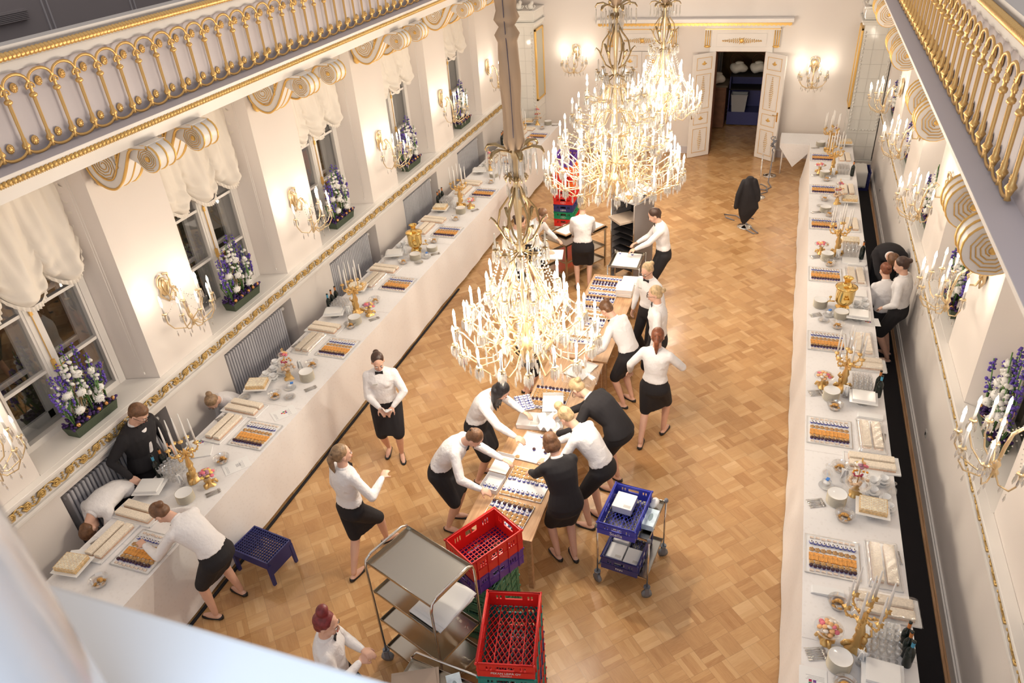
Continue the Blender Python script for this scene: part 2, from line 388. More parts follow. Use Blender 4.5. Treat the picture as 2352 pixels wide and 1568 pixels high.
# ---- left wall
wl = MB()
nich = [(y - 0.80, y + 0.80) for y in WY]
wl.b(-7.35, -6.88, YN, YF, 0, 1.56); wl.b(-6.88, XL, YN, YF, 1.26, 1.56)
ys = YN
for a, b in nich + [(YF, YF)]:
    wl.b(-6.88, XL, ys, a, 0, 1.26); ys = b
def pier(mb, x0, xg, x1, y0, y1, z0, z1, s=0.145):
    mb.prism([(x0, y0), (x0, y1), (xg, y1 + s), (x1, y1 + s), (x1, y0 - s), (xg, y0 - s)], 'z', z0, z1)
edges = [YN + 0.2] + sum([[y - 0.875, y + 0.875] for y in WY], []) + [YF - 0.16]
for i in range(0, len(edges), 2): pier(wl, XL, GX - 0.02, -7.35, edges[i], edges[i + 1], 1.56, 4.30)
wl.b(-7.35, XL, YN, YF, 4.30, 4.60)
struct('wall_left', wl, wall)
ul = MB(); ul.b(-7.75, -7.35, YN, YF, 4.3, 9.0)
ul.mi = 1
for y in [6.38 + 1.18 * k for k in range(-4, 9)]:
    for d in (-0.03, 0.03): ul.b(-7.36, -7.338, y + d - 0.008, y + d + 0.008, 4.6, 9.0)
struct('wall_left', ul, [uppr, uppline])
ve = MB(); ve.b(-7.35, -7.30, 5.55, 6.12, 5.50, 5.60)
for k in range(6): ve.b(-7.31, -7.285, 5.56, 6.11, 5.505 + k * 0.015, 5.512 + k * 0.015)
struct('wall_left', ve, uppr)
nb = MB()
for a, b in nich: nb.b(-6.885, -6.875, a + 0.005, b - 0.005, 0.0, 1.26)
struct('trim_1', nb, radback)
# ---- ledge, mouldings
def ledge(x, s, name, y0, y1):
    m = MB()
    def bb(a, b, z0, z1, t=0): m.mi = t; m.b(min(x + s * a, x + s * b), max(x + s * a, x + s * b), y0, y1, z0, z1)
    bb(0.0, 0.10, 1.59, 1.63); bb(0.0, 0.075, 1.555, 1.59); bb(0.0, 0.03, 1.40, 1.555); bb(0.0, 0.055, 1.36, 1.40); bb(0.0, 0.04, 1.33, 1.36)
    return struct(name, m, [sillm], bevel=0.006)
ledge(XL, 1, 'trim_2', YN, 18.0); ledge(XR, -1, 'trim_3', YN, 18.0)
def frieze(x, s, name, y0, y1):
    m = MB(); u = 0.182; k = 0; y = y0
    while y < y1:
        fz = 1 if k % 2 == 0 else -1; zc = 1.478
        pts = [(x + s * 0.045, y + u * 0.5 + (0.052 - 0.045 * t) * cos(fz * (pi + 4.2 * pi * t)), zc + (0.052 - 0.045 * t) * sin(fz * (pi + 4.2 * pi * t))) for t in [i / 13 for i in range(14)]]
        m.tube(pts, [0.013 - 0.006 * i / 13 for i in range(14)], 5)
        m.ell((x + s * 0.045, y + u * 0.5, zc), (0.012, 0.016, 0.016), 6, 4)
        pts = [(x + s * 0.04, y + u * t, zc + fz * 0.055 * cos(pi * t)) for t in (0, 0.2, 0.4, 0.6, 0.8, 1.0)]
        m.tube(pts, [0.008, 0.012, 0.013, 0.013, 0.012, 0.008], 5)
        for q in range(3):
            m.ell((x + s * 0.04, y + u * (0.96 + 0.03 * q), zc + fz * (-0.02 + 0.028 * q)), (0.012, 0.018, 0.011), 5, 4)
        y += u; k += 1
    return struct(name, m, goldd)
frieze(XL, 1, 'trim_4', 1.5, 17.9); frieze(XR, -1, 'trim_5', 3.0, 17.9)
# ---- windows and their sills, frames, panes
si = MB()
for y in WY: si.prism([(XL + 0.02, y - 0.875), (XL + 0.02, y + 0.875), (GX, y + 0.73), (GX, y - 0.73)], 'z', 1.57, 1.632)
struct('trim_6', si, sillm)
def make_window(n, y, parts=True):
    w = bpy.data.objects.new('window_%d' % n, None); COL.objects.link(w); w.location = (GX, y, 1.63); w['kind'] = 'structure'; w.empty_display_size = 0.1
    f = MB(); hw, top = 0.74, 2.65
    f.b(-0.05, 0.03, -hw, -hw + 0.09, 0, top); f.b(-0.05, 0.03, hw - 0.09, hw, 0, top); f.b(-0.047, 0.026, -hw + 0.003, hw - 0.003, 0.001, 0.07); f.b(-0.047, 0.026, -hw + 0.003, hw - 0.003, top - 0.08, top - 0.001)
    f.b(-0.048, 0.045, -0.06, 0.06, 0.002, top - 0.002)
    for s in (-1, 1): f.b(-0.02, 0.035, s * 0.35 - 0.29, s * 0.35 - 0.26, 0.07, top); f.b(-0.02, 0.035, s * 0.35 + 0.26, s * 0.35 + 0.29, 0.07, top)
    for z in (0.66, 1.34, 2.02): f.b(-0.035, 0.02, -hw + 0.06, hw - 0.06, z, z + 0.035)
    obj('frame', f, white, w)
    b = MB(); b.b(-0.24, -0.05, -hw, -hw + 0.05, 0, top); b.b(-0.24, -0.05, hw - 0.05, hw, 0, top); b.b(-0.24, -0.05, -0.05, 0.05, 0, top); b.b(-0.24, -0.05, -hw, hw, -0.02, 0.03)
    b.b(-0.27, -0.22, -hw, -hw + 0.16, 0, top); b.b(-0.27, -0.22, hw - 0.16, hw, 0, top); b.b(-0.27, -0.22, -0.12, 0.12, 0, top); b.b(-0.27, -0.22, -hw, hw, 0, 0.12)
    for z in (0.64, 1.32, 2.0): b.b(-0.265, -0.225, -hw + 0.1, hw - 0.1, z, z + 0.06)
    obj('outer_frame', b, boxbrd, w)
    for s in (-1, 1):
        g = MB(); g.b(-0.012, -0.008, s * 0.35 - 0.26, s * 0.35 + 0.26, 0.07, top - 0.08); obj('pane', g, PANE, w)
        g = MB(); g.b(-0.262, -0.255, s * 0.36 - 0.27, s * 0.36 + 0.27, 0.1, top); obj('outer_pane', g, nightg, w)
    e = MB(); e.tube([(0.055, 0, 0.1), (0.055, 0, 2.5)], 0.006, 6); e.box((0.06, 0, 0.72), (0.03, 0.035, 0.12)); e.box((0.06, 0, 1.35), (0.02, 0.03, 0.06)); e.tube([(0.07, 0, 0.70), (0.10, 0.03, 0.69), (0.10, 0.10, 0.70)], 0.007, 6)
    obj('handle_rod', e, goldp, w)
    c = MB(); c.tube([(0.30, hw + 0.02, 2.6), (0.30, hw + 0.02, 0.35)], 0.003, 4); c.tube([(0.30, hw + 0.05, 2.6), (0.30, hw + 0.05, 0.12)], 0.003, 4); c.ell((0.30, hw + 0.05, 0.10), (0.01, 0.01, 0.02), 6, 4)
    if parts: obj('blind_cord', c, white, w)
for i, y in enumerate(WY[1:]): make_window(i + 1, y)
# ---- balloon blinds
def make_blind():
    r = random.Random(3); hw = 0.78; top = 2.70
    def fn(u, v):
        y = -hw + 2 * hw * u
        sc = abs(sin(pi * (u * 3.0)))          # three festoons, gathered at the tapes
        edge = 0.06 if (u < 0.02 or u > 0.98) else 0
        drop = 1.02 + 0.24 * sc ** 0.7 - 0.16 * (abs(u - 0.5) * 2) ** 3
        z = top - drop * v
        bel = v ** 1.6 * sc ** 0.7 * 0.17
        fold = sin(v * 46 + 6 * sc + 2.5 * sin(u * 9)) * 0.020 * (v ** 4) * (0.35 + 1.1 * (1 - sc)) + sin(u * 75) * 0.007 * (1 - v * 0.5) + 0.02 * v * sin(u * 31 + v * 7)
        tuck = -0.05 * max(0, v - 0.93) / 0.07
        return (0.06 + bel + fold * (1 + v) + tuck * 2, y * (1 + 0.02 * v), z + 0.01 * sin(u * 60) * v)
    m = MB(); m.grid(fn, 72, 60); m2 = MB()
    def fr(u, v):
        y = -hw * 1.02 + 2 * hw * 1.02 * u; sc = abs(sin(pi * u * 3)); drop = 1.02 + 0.24 * sc ** 0.7 - 0.16 * (abs(u - 0.5) * 2) ** 3
        return (0.05 + 0.12 * sc ** 0.7 + 0.015 * sin(u * 260) * v, y, top - drop + 0.02 - 0.05 * v)
    m2.grid(fr, 240, 2)
    def side(u, v):
        return (0.07 + 0.05 * u + 0.02 * sin(v * 40), hw + 0.0 + 0.05 * u * v + 0.02 * sin(v * 55) * u, top - (1.02 - 0.16 + 0.02) * v)
    m2.grid(side, 4, 70)
    o = obj('balloon_blind', m, silk, solid=0.008); tag(o, 'x', 'blind'); obj('ruffle', m2, silk, o); return o
blind = Kind(make_blind)
OR = ['nearest', 'second', 'third', 'fourth', 'farthest']
for i, y in enumerate(WY[1:]):
    blind((GX + 0.05, y, 1.63), 0, 'gathered cream silk balloon blind in the %s left window%s' % (OR[i], '' if i in (0, 4) else ' from the camera'), 'balloon blinds of the left windows')
# ---- radiators
def make_rad():
    o = empty('radiator', (0, 0, 0), 0, 'x', 'radiator')
    for i in range(26):
        y = -0.65 + i * 0.052; m = MB(); m.box((0, y, 0.62), (0.13, 0.034, 1.04))
        if i == 0: m0 = obj('section', m, radm, o, bevel=0.012)
        else:
            c = m0.copy(); COL.objects.link(c); c.location = (0, i * 0.052, 0); c.parent = o
    for z in (0.16, 1.08): m = MB(); m.tube([(0, -0.68, z), (0, 0.70, z)], 0.025, 8); obj('header_pipe', m, radm, o)
    m = MB(); m.tube([(0, 0.68, 1.08), (0.02, 0.76, 1.08)], 0.022, 10); m.ell((0.02, 0.73, 1.08), (0.03, 0.035, 0.03), 8, 6); obj('valve_knob', m, white, o)
    for y in (-0.5, 0.5): m = MB(); m.box((0, y, 0.06), (0.10, 0.03, 0.13)); obj('foot', m, radm, o)
    return o
rad = Kind(make_rad)
for i, y in enumerate(WY[1:]): rad((-6.77, y, 0), 0, 'grey ribbed radiator in the niche under the %s left window%s' % (OR[i], '' if i in (0, 4) else ' from the camera'), 'radiators of the left wall')
# ---- right wall : same rhythm
RY = [6.31 + 2.73 * k for k in range(-2, 5)]
wr = MB(); wr.b(XR, XR + 0.7, YN, YF, 0, 1.56)
ed = [YN + 0.2] + sum([[y - 0.80, y + 0.80] for y in RY], []) + [YF - 0.16]
for i in range(0, len(ed), 2):
    a, b = ed[i], ed[i + 1]
    if b - a < 0.05: continue
    wr.prism([(XR, a), (XR, b), (XR + 0.36, b + 0.2), (XR + 0.7, b + 0.2), (XR + 0.7, a - 0.2), (XR + 0.36, a - 0.2)], 'z', 1.56, 4.30)
wr.b(XR, XR + 0.7, YN, YF, 4.30, 4.60)
struct('wall_right', wr, wall)
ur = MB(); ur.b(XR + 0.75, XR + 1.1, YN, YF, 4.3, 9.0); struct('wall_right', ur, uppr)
si = MB(); bk = MB()
for y in RY:
    si.prism([(XR - 0.02, y - 0.80), (XR - 0.02, y + 0.80), (XR + 0.38, y + 0.6), (XR + 0.38, y - 0.6)], 'z', 1.57, 1.632)
struct('trim_7', si, sillm)
for i, y in enumerate(RY):
    w = bpy.data.objects.new('window_%d' % (6 + i), None); COL.objects.link(w); w.location = (XR + 0.36, y, 1.63); w['kind'] = 'structure'; w.empty_display_size = 0.1
    f = MB(); hw = 0.6
    for a, b in ((-hw, -hw + 0.09), (hw - 0.09, hw), (-0.06, 0.06)): f.b(-0.03, 0.05, a, b, 0, 2.65)
    for z in (0, 0.66, 1.34, 2.02, 2.6): f.b(-0.02, 0.04, -hw, hw, z, z + 0.05)
    obj('frame', f, white, w)
    g = MB(); g.b(0.02, 0.03, -hw + 0.05, hw - 0.05, 0.03, 2.6); obj('pane', g, nightg, w)
bb = MB(); bb.b(XR - 0.035, XR, YN, 18.0, 0.0, 0.17); bb.b(XR - 0.022, XR, YN, 18.0, 0.17, 0.20); struct('baseboard_right', bb, white, bevel=0.006)
bb = MB(); bb.b(XR - 0.05, XR - 0.034, YN, 18.0, 0.0, 0.03); bb.b(XR - 0.075, XR - 0.05, YN, 18.0, 0.0, 0.015); struct('trim_8', bb, oak)
bb = MB()
for a, b in zip([YN] + [b for a, b in nich], [a for a, b in nich] + [18.0]): bb.b(XL, XL + 0.035, a, b, 0, 0.17)
struct('baseboard_left', bb, white)
cp = MB(); cp.b(1.28, XR - 0.08, 2.0, 17.9, 0.001, 0.012); tag(obj('floor_runner', cp, blkp), 'long black carpet runner on the floor between the right buffet and the right wall', 'carpet')
for i, y in enumerate((12.6, 8.05, 16.0)):
    k = MB(); k.b(XR - 0.01, XR, y - 0.04, y + 0.04, 0.42, 0.50); k.mi = 1; k.tube([(XR - 0.012, y, 0.46), (XR - 0.010, y, 0.46)], 0.022, 10)
    tag(obj('wall_socket', k, [chinaedge, blk]), ['small wall socket low on the right wall just beyond the bending man', 'small wall socket low on the right wall, the nearest one to the camera', 'small wall socket low on the right wall beside the white stove'][i], 'socket', 'wall sockets')
# ---- far wall with two doors
def outlet(x0, x1): pass
wf = MB(); D2 = (-1.61, -0.47); D1 = (-3.93, -2.79); DT = 2.50
xs = [XL - 0.7, D1[0], D1[1], D2[0], D2[1], XR + 0.7]
wf.b(xs[0], D2[0], YF, YF + 0.5, 0, DT); wf.b(xs[4], xs[5], YF, YF + 0.5, 0, DT)
wf.b(xs[0], xs[5], YF, YF + 0.5, DT, 9.0)
struct('wall_far', wf, wall)
bb = MB()
for a, b in ((XL, -4.0), (-2.55, -1.82), (-0.36, XR)): bb.b(a, b, YF - 0.03, YF, 0, 0.17)
struct('baseboard_far', bb, lilac)
dt = MB()   # casings, lintels, cornice
for a, b in (D1, D2):
    dt.mi = 0
    dt.b(a - 0.14, a, YF - 0.05, YF, 0, 2.98); dt.b(b, b + 0.14, YF - 0.05, YF, 0, 2.98); dt.b(a - 0.14, b + 0.14, YF - 0.04, YF, DT, 2.98)
    dt.b(a - 0.10, b + 0.10, YF - 0.055, YF, DT, DT + 0.10); dt.b(a + 0.02, b - 0.02, YF - 0.06, YF, DT + 0.16, 2.90)
    dt.b(a - 0.26, b + 0.26, YF - 0.12, YF, 2.98, 3.06)
    dt.mi = 1; dt.b(a - 0.27, b + 0.27, YF - 0.135, YF - 0.12, 3.0, 3.018)
    for s in (a - 0.20, b + 0.20):
        dt.mi = 0; dt.b(s - 0.075, s + 0.075, YF - 0.10, YF, 2.60, 3.0)
        dt.mi = 1
        for q in (-0.05, 0.0, 0.05): dt.tube([(s + q, YF - 0.105, 2.98), (s + q, YF - 0.115, 2.8), (s + q, YF - 0.12, 2.66), (s + q, YF - 0.10, 2.62)], 0.013, 5)
        dt.ell((s, YF - 0.10, 2.62), (0.08, 0.03, 0.03), 8, 5)
    cxm = (a + b) / 2
    for t in range(-9, 10):       # gilt scrollwork over the door
        zz = 2.74; xx = cxm + t * 0.047
        hgt = 0.075 * (1 - abs(t) / 11) * (0.6 + 0.4 * abs(sin(t * 1.3)))
        dt.tube([(xx, YF - 0.065, zz - hgt), (xx + 0.02, YF - 0.075, zz - hgt / 2), (xx - 0.018, YF - 0.075, zz + hgt / 2), (xx + 0.004, YF - 0.065, zz + hgt)], 0.010, 5)
    dt.lathe([(0.0, 0), (0.05, 0), (0.06, 0.01), (0.03, 0.02), (0, 0.02)], (cxm, YF - 0.07, 2.74), 10) if False else dt.ell((cxm, YF - 0.07, 2.74), (0.055, 0.02, 0.055), 10, 6)
dt.mi = 0; dt.b(-4.45, 0.05, YF - 0.22, YF, 3.16, 3.24); dt.b(-4.40, 0.0, YF - 0.15, YF, 3.06, 3.16)
dt.mi = 1; dt.b(-4.42, 0.02, YF - 0.19, YF - 0.15, 3.10, 3.15)
for k in range(46): dt.box((-4.37 + k * 0.0965, YF - 0.195, 3.115), (0.05, 0.02, 0.05))
struct('trim_9', dt, [white, goldp], bevel=0.0)
def door_leaf(parent, w, h, sgn, handle=True):
    f = MB(); f.b(0 if sgn > 0 else -w, w if sgn > 0 else 0, -0.022, 0.022, 0.01, h)
    d = obj('door_panel', f, white, parent, bevel=0.004)
    g = MB(); x0, x1 = (0.10, w - 0.10) if sgn > 0 else (-w + 0.10, -0.10)
    for z0, z1 in ((0.12, 0.72), (0.82, 1.10), (1.20, 2.02), (2.12, 2.40)):
        for ys_ in (-0.024, 0.024):
            for i, ins in enumerate((0, 0.035)):
                g.mi = 1 if i == 0 else 0; t = 0.008
                a0, a1, b0, b1 = x0 + ins, x1 - ins, z0 + ins, z1 - ins
                for p, q, r_, s_ in ((a0, a1, b0, b0 + t), (a0, a1, b1 - t, b1), (a0, a0 + t, b0, b1), (a1 - t, a1, b0, b1)): g.b(p, q, ys_ - 0.006, ys_ + 0.006, r_, s_)
            g.mi = 1; cx, cz = (x0 + x1) / 2, (z0 + z1) / 2; hh = (z1 - z0) / 2 - 0.07
            if hh > 0.2:
                nn = int(hh * 26)
                for k in range(-nn, nn + 1):
                    zz = cz + k * hh / nn; ww = 0.05 * (1 - abs(k) / (nn + 1)) + 0.008
                    g.tube([(cx - ww, ys_ * 1.15, zz), (cx, ys_ * 1.25, zz + 0.015), (cx + ww, ys_ * 1.15, zz)], 0.008, 4)
            else:
                g.ell((cx, ys_ * 1.1, cz), (0.07, 0.008, 0.022), 8, 5); g.ell((cx, ys_ * 1.1, cz + 0.02), (0.025, 0.008, 0.04), 8, 5); g.ell((cx, ys_ * 1.1, cz - 0.015), (0.04, 0.008, 0.02), 8, 5)
    obj('gilt_mouldings', g, [white, goldp], d)
    if handle:
        hx = (w - 0.05) * sgn; k = MB(); k.b(hx - 0.018, hx + 0.018, -0.03, 0.03, 0.98, 1.20)
        for s in (-1, 1): k.tube([(hx, s * 0.03, 1.13), (hx, s * 0.06, 1.13), (hx - sgn * 0.11, s * 0.06, 1.13)], 0.009, 6)
        obj('door_handle', k, brass, d)
    return d
for n, (hx, ang, sg) in enumerate([(D2[0], 180 + 38, 1), (D2[1], -38, 1)]):
    dr = bpy.data.objects.new('door_%d' % (n + 1), None); COL.objects.link(dr); dr['kind'] = 'structure'; dr.empty_display_size = 0.1
    dr.location = (hx, YF - 0.03, 0); dr.rotation_euler = (0, 0, radians(ang)); door_leaf(dr, 0.60, DT - 0.01, 1)
for n, (hx, sg) in enumerate([(D1[0], 1), (D1[1], -1)]):
    dr = bpy.data.objects.new('door_%d' % (n + 3), None); COL.objects.link(dr); dr['kind'] = 'structure'; dr.empty_display_size = 0.1
    dr.location = (hx, YF - 0.04, 0); door_leaf(dr, 0.568, DT - 0.01, sg, handle=(sg > 0))
# ---- room behind the open door
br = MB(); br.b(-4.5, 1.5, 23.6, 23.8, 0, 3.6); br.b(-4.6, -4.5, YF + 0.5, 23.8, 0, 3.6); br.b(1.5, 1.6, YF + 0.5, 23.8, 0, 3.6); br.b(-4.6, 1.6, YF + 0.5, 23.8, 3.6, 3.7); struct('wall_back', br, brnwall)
bp_ = MB()
for i in range(7):
    for j in range(4):
        cx, cz = -2.6 + i * 0.62, 1.3 + j * 0.6
        bp_.tube(circ((cx, 23.585, cz), 0.2, 14, 'y'), 0.02, 4, True); bp_.tube(circ((cx, 23.585, cz), 0.1, 10, 'y'), 0.015, 4, True)
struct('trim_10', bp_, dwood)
jb = MB(); jb.b(D2[0] - 0.005, D2[0] + 0.02, YF, YF + 0.5, 0, DT); jb.b(D2[1] - 0.02, D2[1] + 0.005, YF, YF + 0.5, 0, DT); jb.b(D2[0], D2[1], YF, YF + 0.5, DT - 0.02, DT + 0.005); struct('trim_11', jb, dwood)
cu = MB(); cu.grid(lambda u, v: (-2.05 + 0.30 * u, 23.3 + 0.04 * sin(u * 26), 3.3 * v), 40, 1); tag(obj('curtain', cu, boxbrd, solid=0.01), 'grey green curtain hanging in the dark back room', 'curtain')
cb = empty('cabinet', (-1.72, 21.6, 0), 0, 'brown wooden cabinet at the left inside the dark back room', 'cabinet')
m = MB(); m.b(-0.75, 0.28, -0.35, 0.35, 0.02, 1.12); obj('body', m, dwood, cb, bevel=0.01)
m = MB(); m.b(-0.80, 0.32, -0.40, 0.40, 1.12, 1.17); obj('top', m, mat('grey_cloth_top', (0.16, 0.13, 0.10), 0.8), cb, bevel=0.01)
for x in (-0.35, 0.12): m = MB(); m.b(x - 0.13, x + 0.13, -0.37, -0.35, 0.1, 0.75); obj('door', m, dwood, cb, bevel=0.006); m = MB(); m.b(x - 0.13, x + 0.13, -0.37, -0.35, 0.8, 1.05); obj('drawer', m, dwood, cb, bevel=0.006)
tr = empty('shelf_trolley', (-0.97, 21.95, 0), 0, 'black open shelf trolley inside the dark back room', 'trolley')
m = MB(); m.b(-0.42, 0.46, -0.38, 0.3, 0.03, 0.38); m.b(-0.42, -0.39, -0.3, 0.3, 0.38, 1.32); m.b(0.43, 0.46, -0.3, 0.3, 0.38, 1.32); m.b(-0.42, 0.46, 0.27, 0.3, 0.38, 1.32); obj('body', m, navy, tr)
for z in (0.95, 1.30): m = MB(); m.b(-0.42, 0.46, -0.3, 0.3, z, z + 0.03); obj('shelf', m, blk, tr)
m = MB(); m.add([(-0.17, -0.14, 0), (0.17, -0.14, 0), (0.17, 0.14, 0), (-0.17, 0.14, 0), (-0.21, -0.17, 0.45), (0.21, -0.17, 0.45), (0.21, 0.17, 0.45), (-0.21, 0.17, 0.45)], [(0, 3, 2, 1), (0, 1, 5, 4), (1, 2, 6, 5), (2, 3, 7, 6), (3, 0, 4, 7)])
m.tube([(-0.21, -0.17, 0.45), (0.21, -0.17, 0.45), (0.21, 0.17, 0.45), (-0.21, 0.17, 0.45)], 0.012, 5, True)
tag(obj('waste_bin', m, greybin, loc=(-1.10, 21.72, 0.385), solid=0.012), 'pale grey plastic bin standing on the black trolley', 'bin')
for i, (x, y, z, s, lb) in enumerate([(-1.22, 21.93, 1.335, 0.9, 'white tied linen bundle at left on top of the black trolley'), (-0.71, 21.98, 1.335, 0.85, 'white tied linen bundle at right on top of the black trolley'), (-1.72, 21.38, 1.175, 0.8, 'crumpled white bundle on the brown cabinet in the back room'), (-1.95, 21.83, 1.175, 0.75, 'pale folded bundle behind the crumpled one on the brown cabinet')]):
    m = MB(); m.ell((0, 0, 0.14), (0.27 * s, 0.2, 0.14), 16, 10)
    m.v = [(a + 0.018 * sin(9 * b + 13 * c), b, max(0.0, c + 0.02 * sin(23 * a))) for a, b, c in m.v]
    m.ell((0.02, 0, 0.27), (0.12, 0.09, 0.04), 10, 6); tag(obj('linen_bundle', m, petal, loc=(x, y, z)), lb, 'bundle', 'bundles in the back room')
lamp('back_room_lamp', (-0.6, 20.6, 3.3), 7, 0.1, (1.0, 0.75, 0.45))

# ================================================================= galleries
GP = -5.85                                   # parapet panel plane (left); right is mirrored about MX
def mx(x): return -4.54 - x
def gallery(side):
    f = (lambda x: x) if side < 0 else mx
    def bb(m, a, b, y0, y1, z0, z1): a, b = f(a), f(b); m.b(min(a, b), max(a, b), y0, y1, z0, z1)
    m = MB()
    prof = [(GP, 4.46), (GP + 0.02, 4.46), (GP + 0.03, 4.585), (GP + 0.09, 4.595), (GP + 0.135, 4.66), (GP + 0.178, 4.675), (GP + 0.18, 4.705), (GP, 4.725)]
    m.mi = 1; m.prism([(f(a), z) for a, z in ([(GP - 1.5, 4.46), (GP - 1.5, 4.60)] + [(GP, 4.60), (GP, 4.46)])], 'y', YN, YF)
    m.mi = 1; m.prism([(f(a), z) for a, z in prof], 'y', YN, YF)
    m.mi = 0; bb(m, GP - 0.06, GP, YN, YF, 4.72, 5.37); m.prism([(f(a), z) for a, z in [(GP, 4.73), (GP + 0.176, 4.7065), (GP + 0.176, 4.70), (GP, 4.70)]], 'y', YN, YF)
    m.mi = 1; bb(m, GP - 0.06, GP + 0.012, YN, YF, 5.37, 5.44); bb(m, GP - 0.16, GP + 0.015, YN, YF, 5.53, 5.56); bb(m, GP - 0.06, GP + 0.01, YN, YF, 5.44, 5.53)
    m.mi = 0; bb(m, GP - 0.16, GP - 0.06, YN, YF, 4.6, 5.53)
    struct('trim_%d' % (12 if side < 0 else 13), m, [lilac, white])
    g = MB(); yy = 3.2
    while yy < 17.5:      # rope-like gilt handrail roll
        g.ell((f(GP + 0.035), yy, 5.485), (0.030, 0.036, 0.036), 7, 5, Matrix.Rotation(0.6, 3, 'X')); yy += 0.042
    struct('trim_%d' % (14 if side < 0 else 15), g, gold)
    if side < 0:
        g = MB(); yy = 3.2; k = 0
        while yy < 18.6:
            g.ell((GP + 0.128, yy, 4.632), (0.020, 0.028, 0.026), 6, 4, Matrix.Rotation(0.5 * (1 if k % 2 else -1), 3, 'X'))
            if k % 4: g.ell((GP + 0.118, yy + 0.02, 4.618), (0.014, 0.022, 0.016), 5, 4)
            g.ell((GP + 0.10, yy, 4.598), (0.008, 0.010, 0.008), 5, 3); g.ell((GP + 0.10, yy + 0.0225, 4.598), (0.008, 0.010, 0.008), 5, 3)
            yy += 0.045; k += 1
        struct('trim_16', g, goldd)
    # balusters, arches, rosettes as one balustrade with parts
    xo = f(GP + 0.045); sg = 1 if side < 0 else -1
    y0, n = (3.66, 44) if side < 0 else (4.60, 50)
    bal = empty('balustrade', (f(GP), y0, 4.727), 0, 'gilded balustrade of slim columns along the %s gallery parapet' % ('left' if side < 0 else 'right'), 'balustrade', 'gallery balustrades')
    dx = sg * 0.045
    s = MB(); s.lathe([(0.0, -0.045), (0.020, -0.04), (0.012, -0.02), (0.026, 0.02), (0.034, 0.035), (0.018, 0.06), (0.018, 0.09), (0.013, 0.10), (0.015, 0.38), (0.012, 0.39), (0.012, 0.40)], (0, 0, 0.06), 8)
    s.ell((0, 0, 0.44 + 0.0), (0.028, 0.037, 0.024), 8, 6); s.lathe([(0.013, 0.46), (0.013, 0.49), (0.022, 0.50), (0.012, 0.52), (0.010, 0.54)], (0, 0, 0), 8)
    for q in (-1, 1): s.tube([(0, 0, 0.54), (0, q * 0.02, 0.535), (0, q * 0.040, 0.515), (0, q * 0.038, 0.495), (0, q * 0.024, 0.50)], 0.009, 5); s.ell((0, q * 0.022, 0.085), (0.018, 0.014, 0.02), 6, 4)
    a = MB(); a.tube([(0, -0.121, 0.52)] + [(0, -0.121 * cos(pi * t), 0.52 + 0.105 * sin(pi * t) ** 0.8) for t in [i / 10 for i in range(1, 10)]] + [(0, 0.121, 0.52)], 0.009, 5, flat=1.5)
    b = MB(); b.tube([(0, -0.121, 0.09)] + [(0, -0.121 * cos(pi * t), 0.09 - 0.08 * sin(pi * t) ** 0.8) for t in [i / 10 for i in range(1, 10)]] + [(0, 0.121, 0.09)], 0.009, 5, flat=1.5)
    r = MB(); r.ell((0, 0, 0), (0.014, 0.036, 0.040), 10, 6)
    for q in range(6): r.ell((sg * 0.010, 0.017 * cos(q * pi / 3), 0.020 * sin(q * pi / 3)), (0.010, 0.010, 0.011), 5, 4)
    me = [x.mesh(nm, gold) for x, nm in ((s, 'baluster'), (a, 'upper_arch'), (b, 'lower_arch'), (r, 'rosette'))]
    for k in range(n):
        y = k * 0.2415
        link('baluster', me[0], bal, (dx, y, 0)); link('upper_arch', me[1], bal, (dx, y + 0.121, 0)); link('lower_arch', me[2], bal, (dx, y + 0.121, 0))
        link('rosette', me[3], bal, (sg * 0.012, y + 0.121, 0.523)); link('rosette', me[3], bal, (sg * 0.012, y + 0.121, 0.10))
gallery(-1); gallery(1)
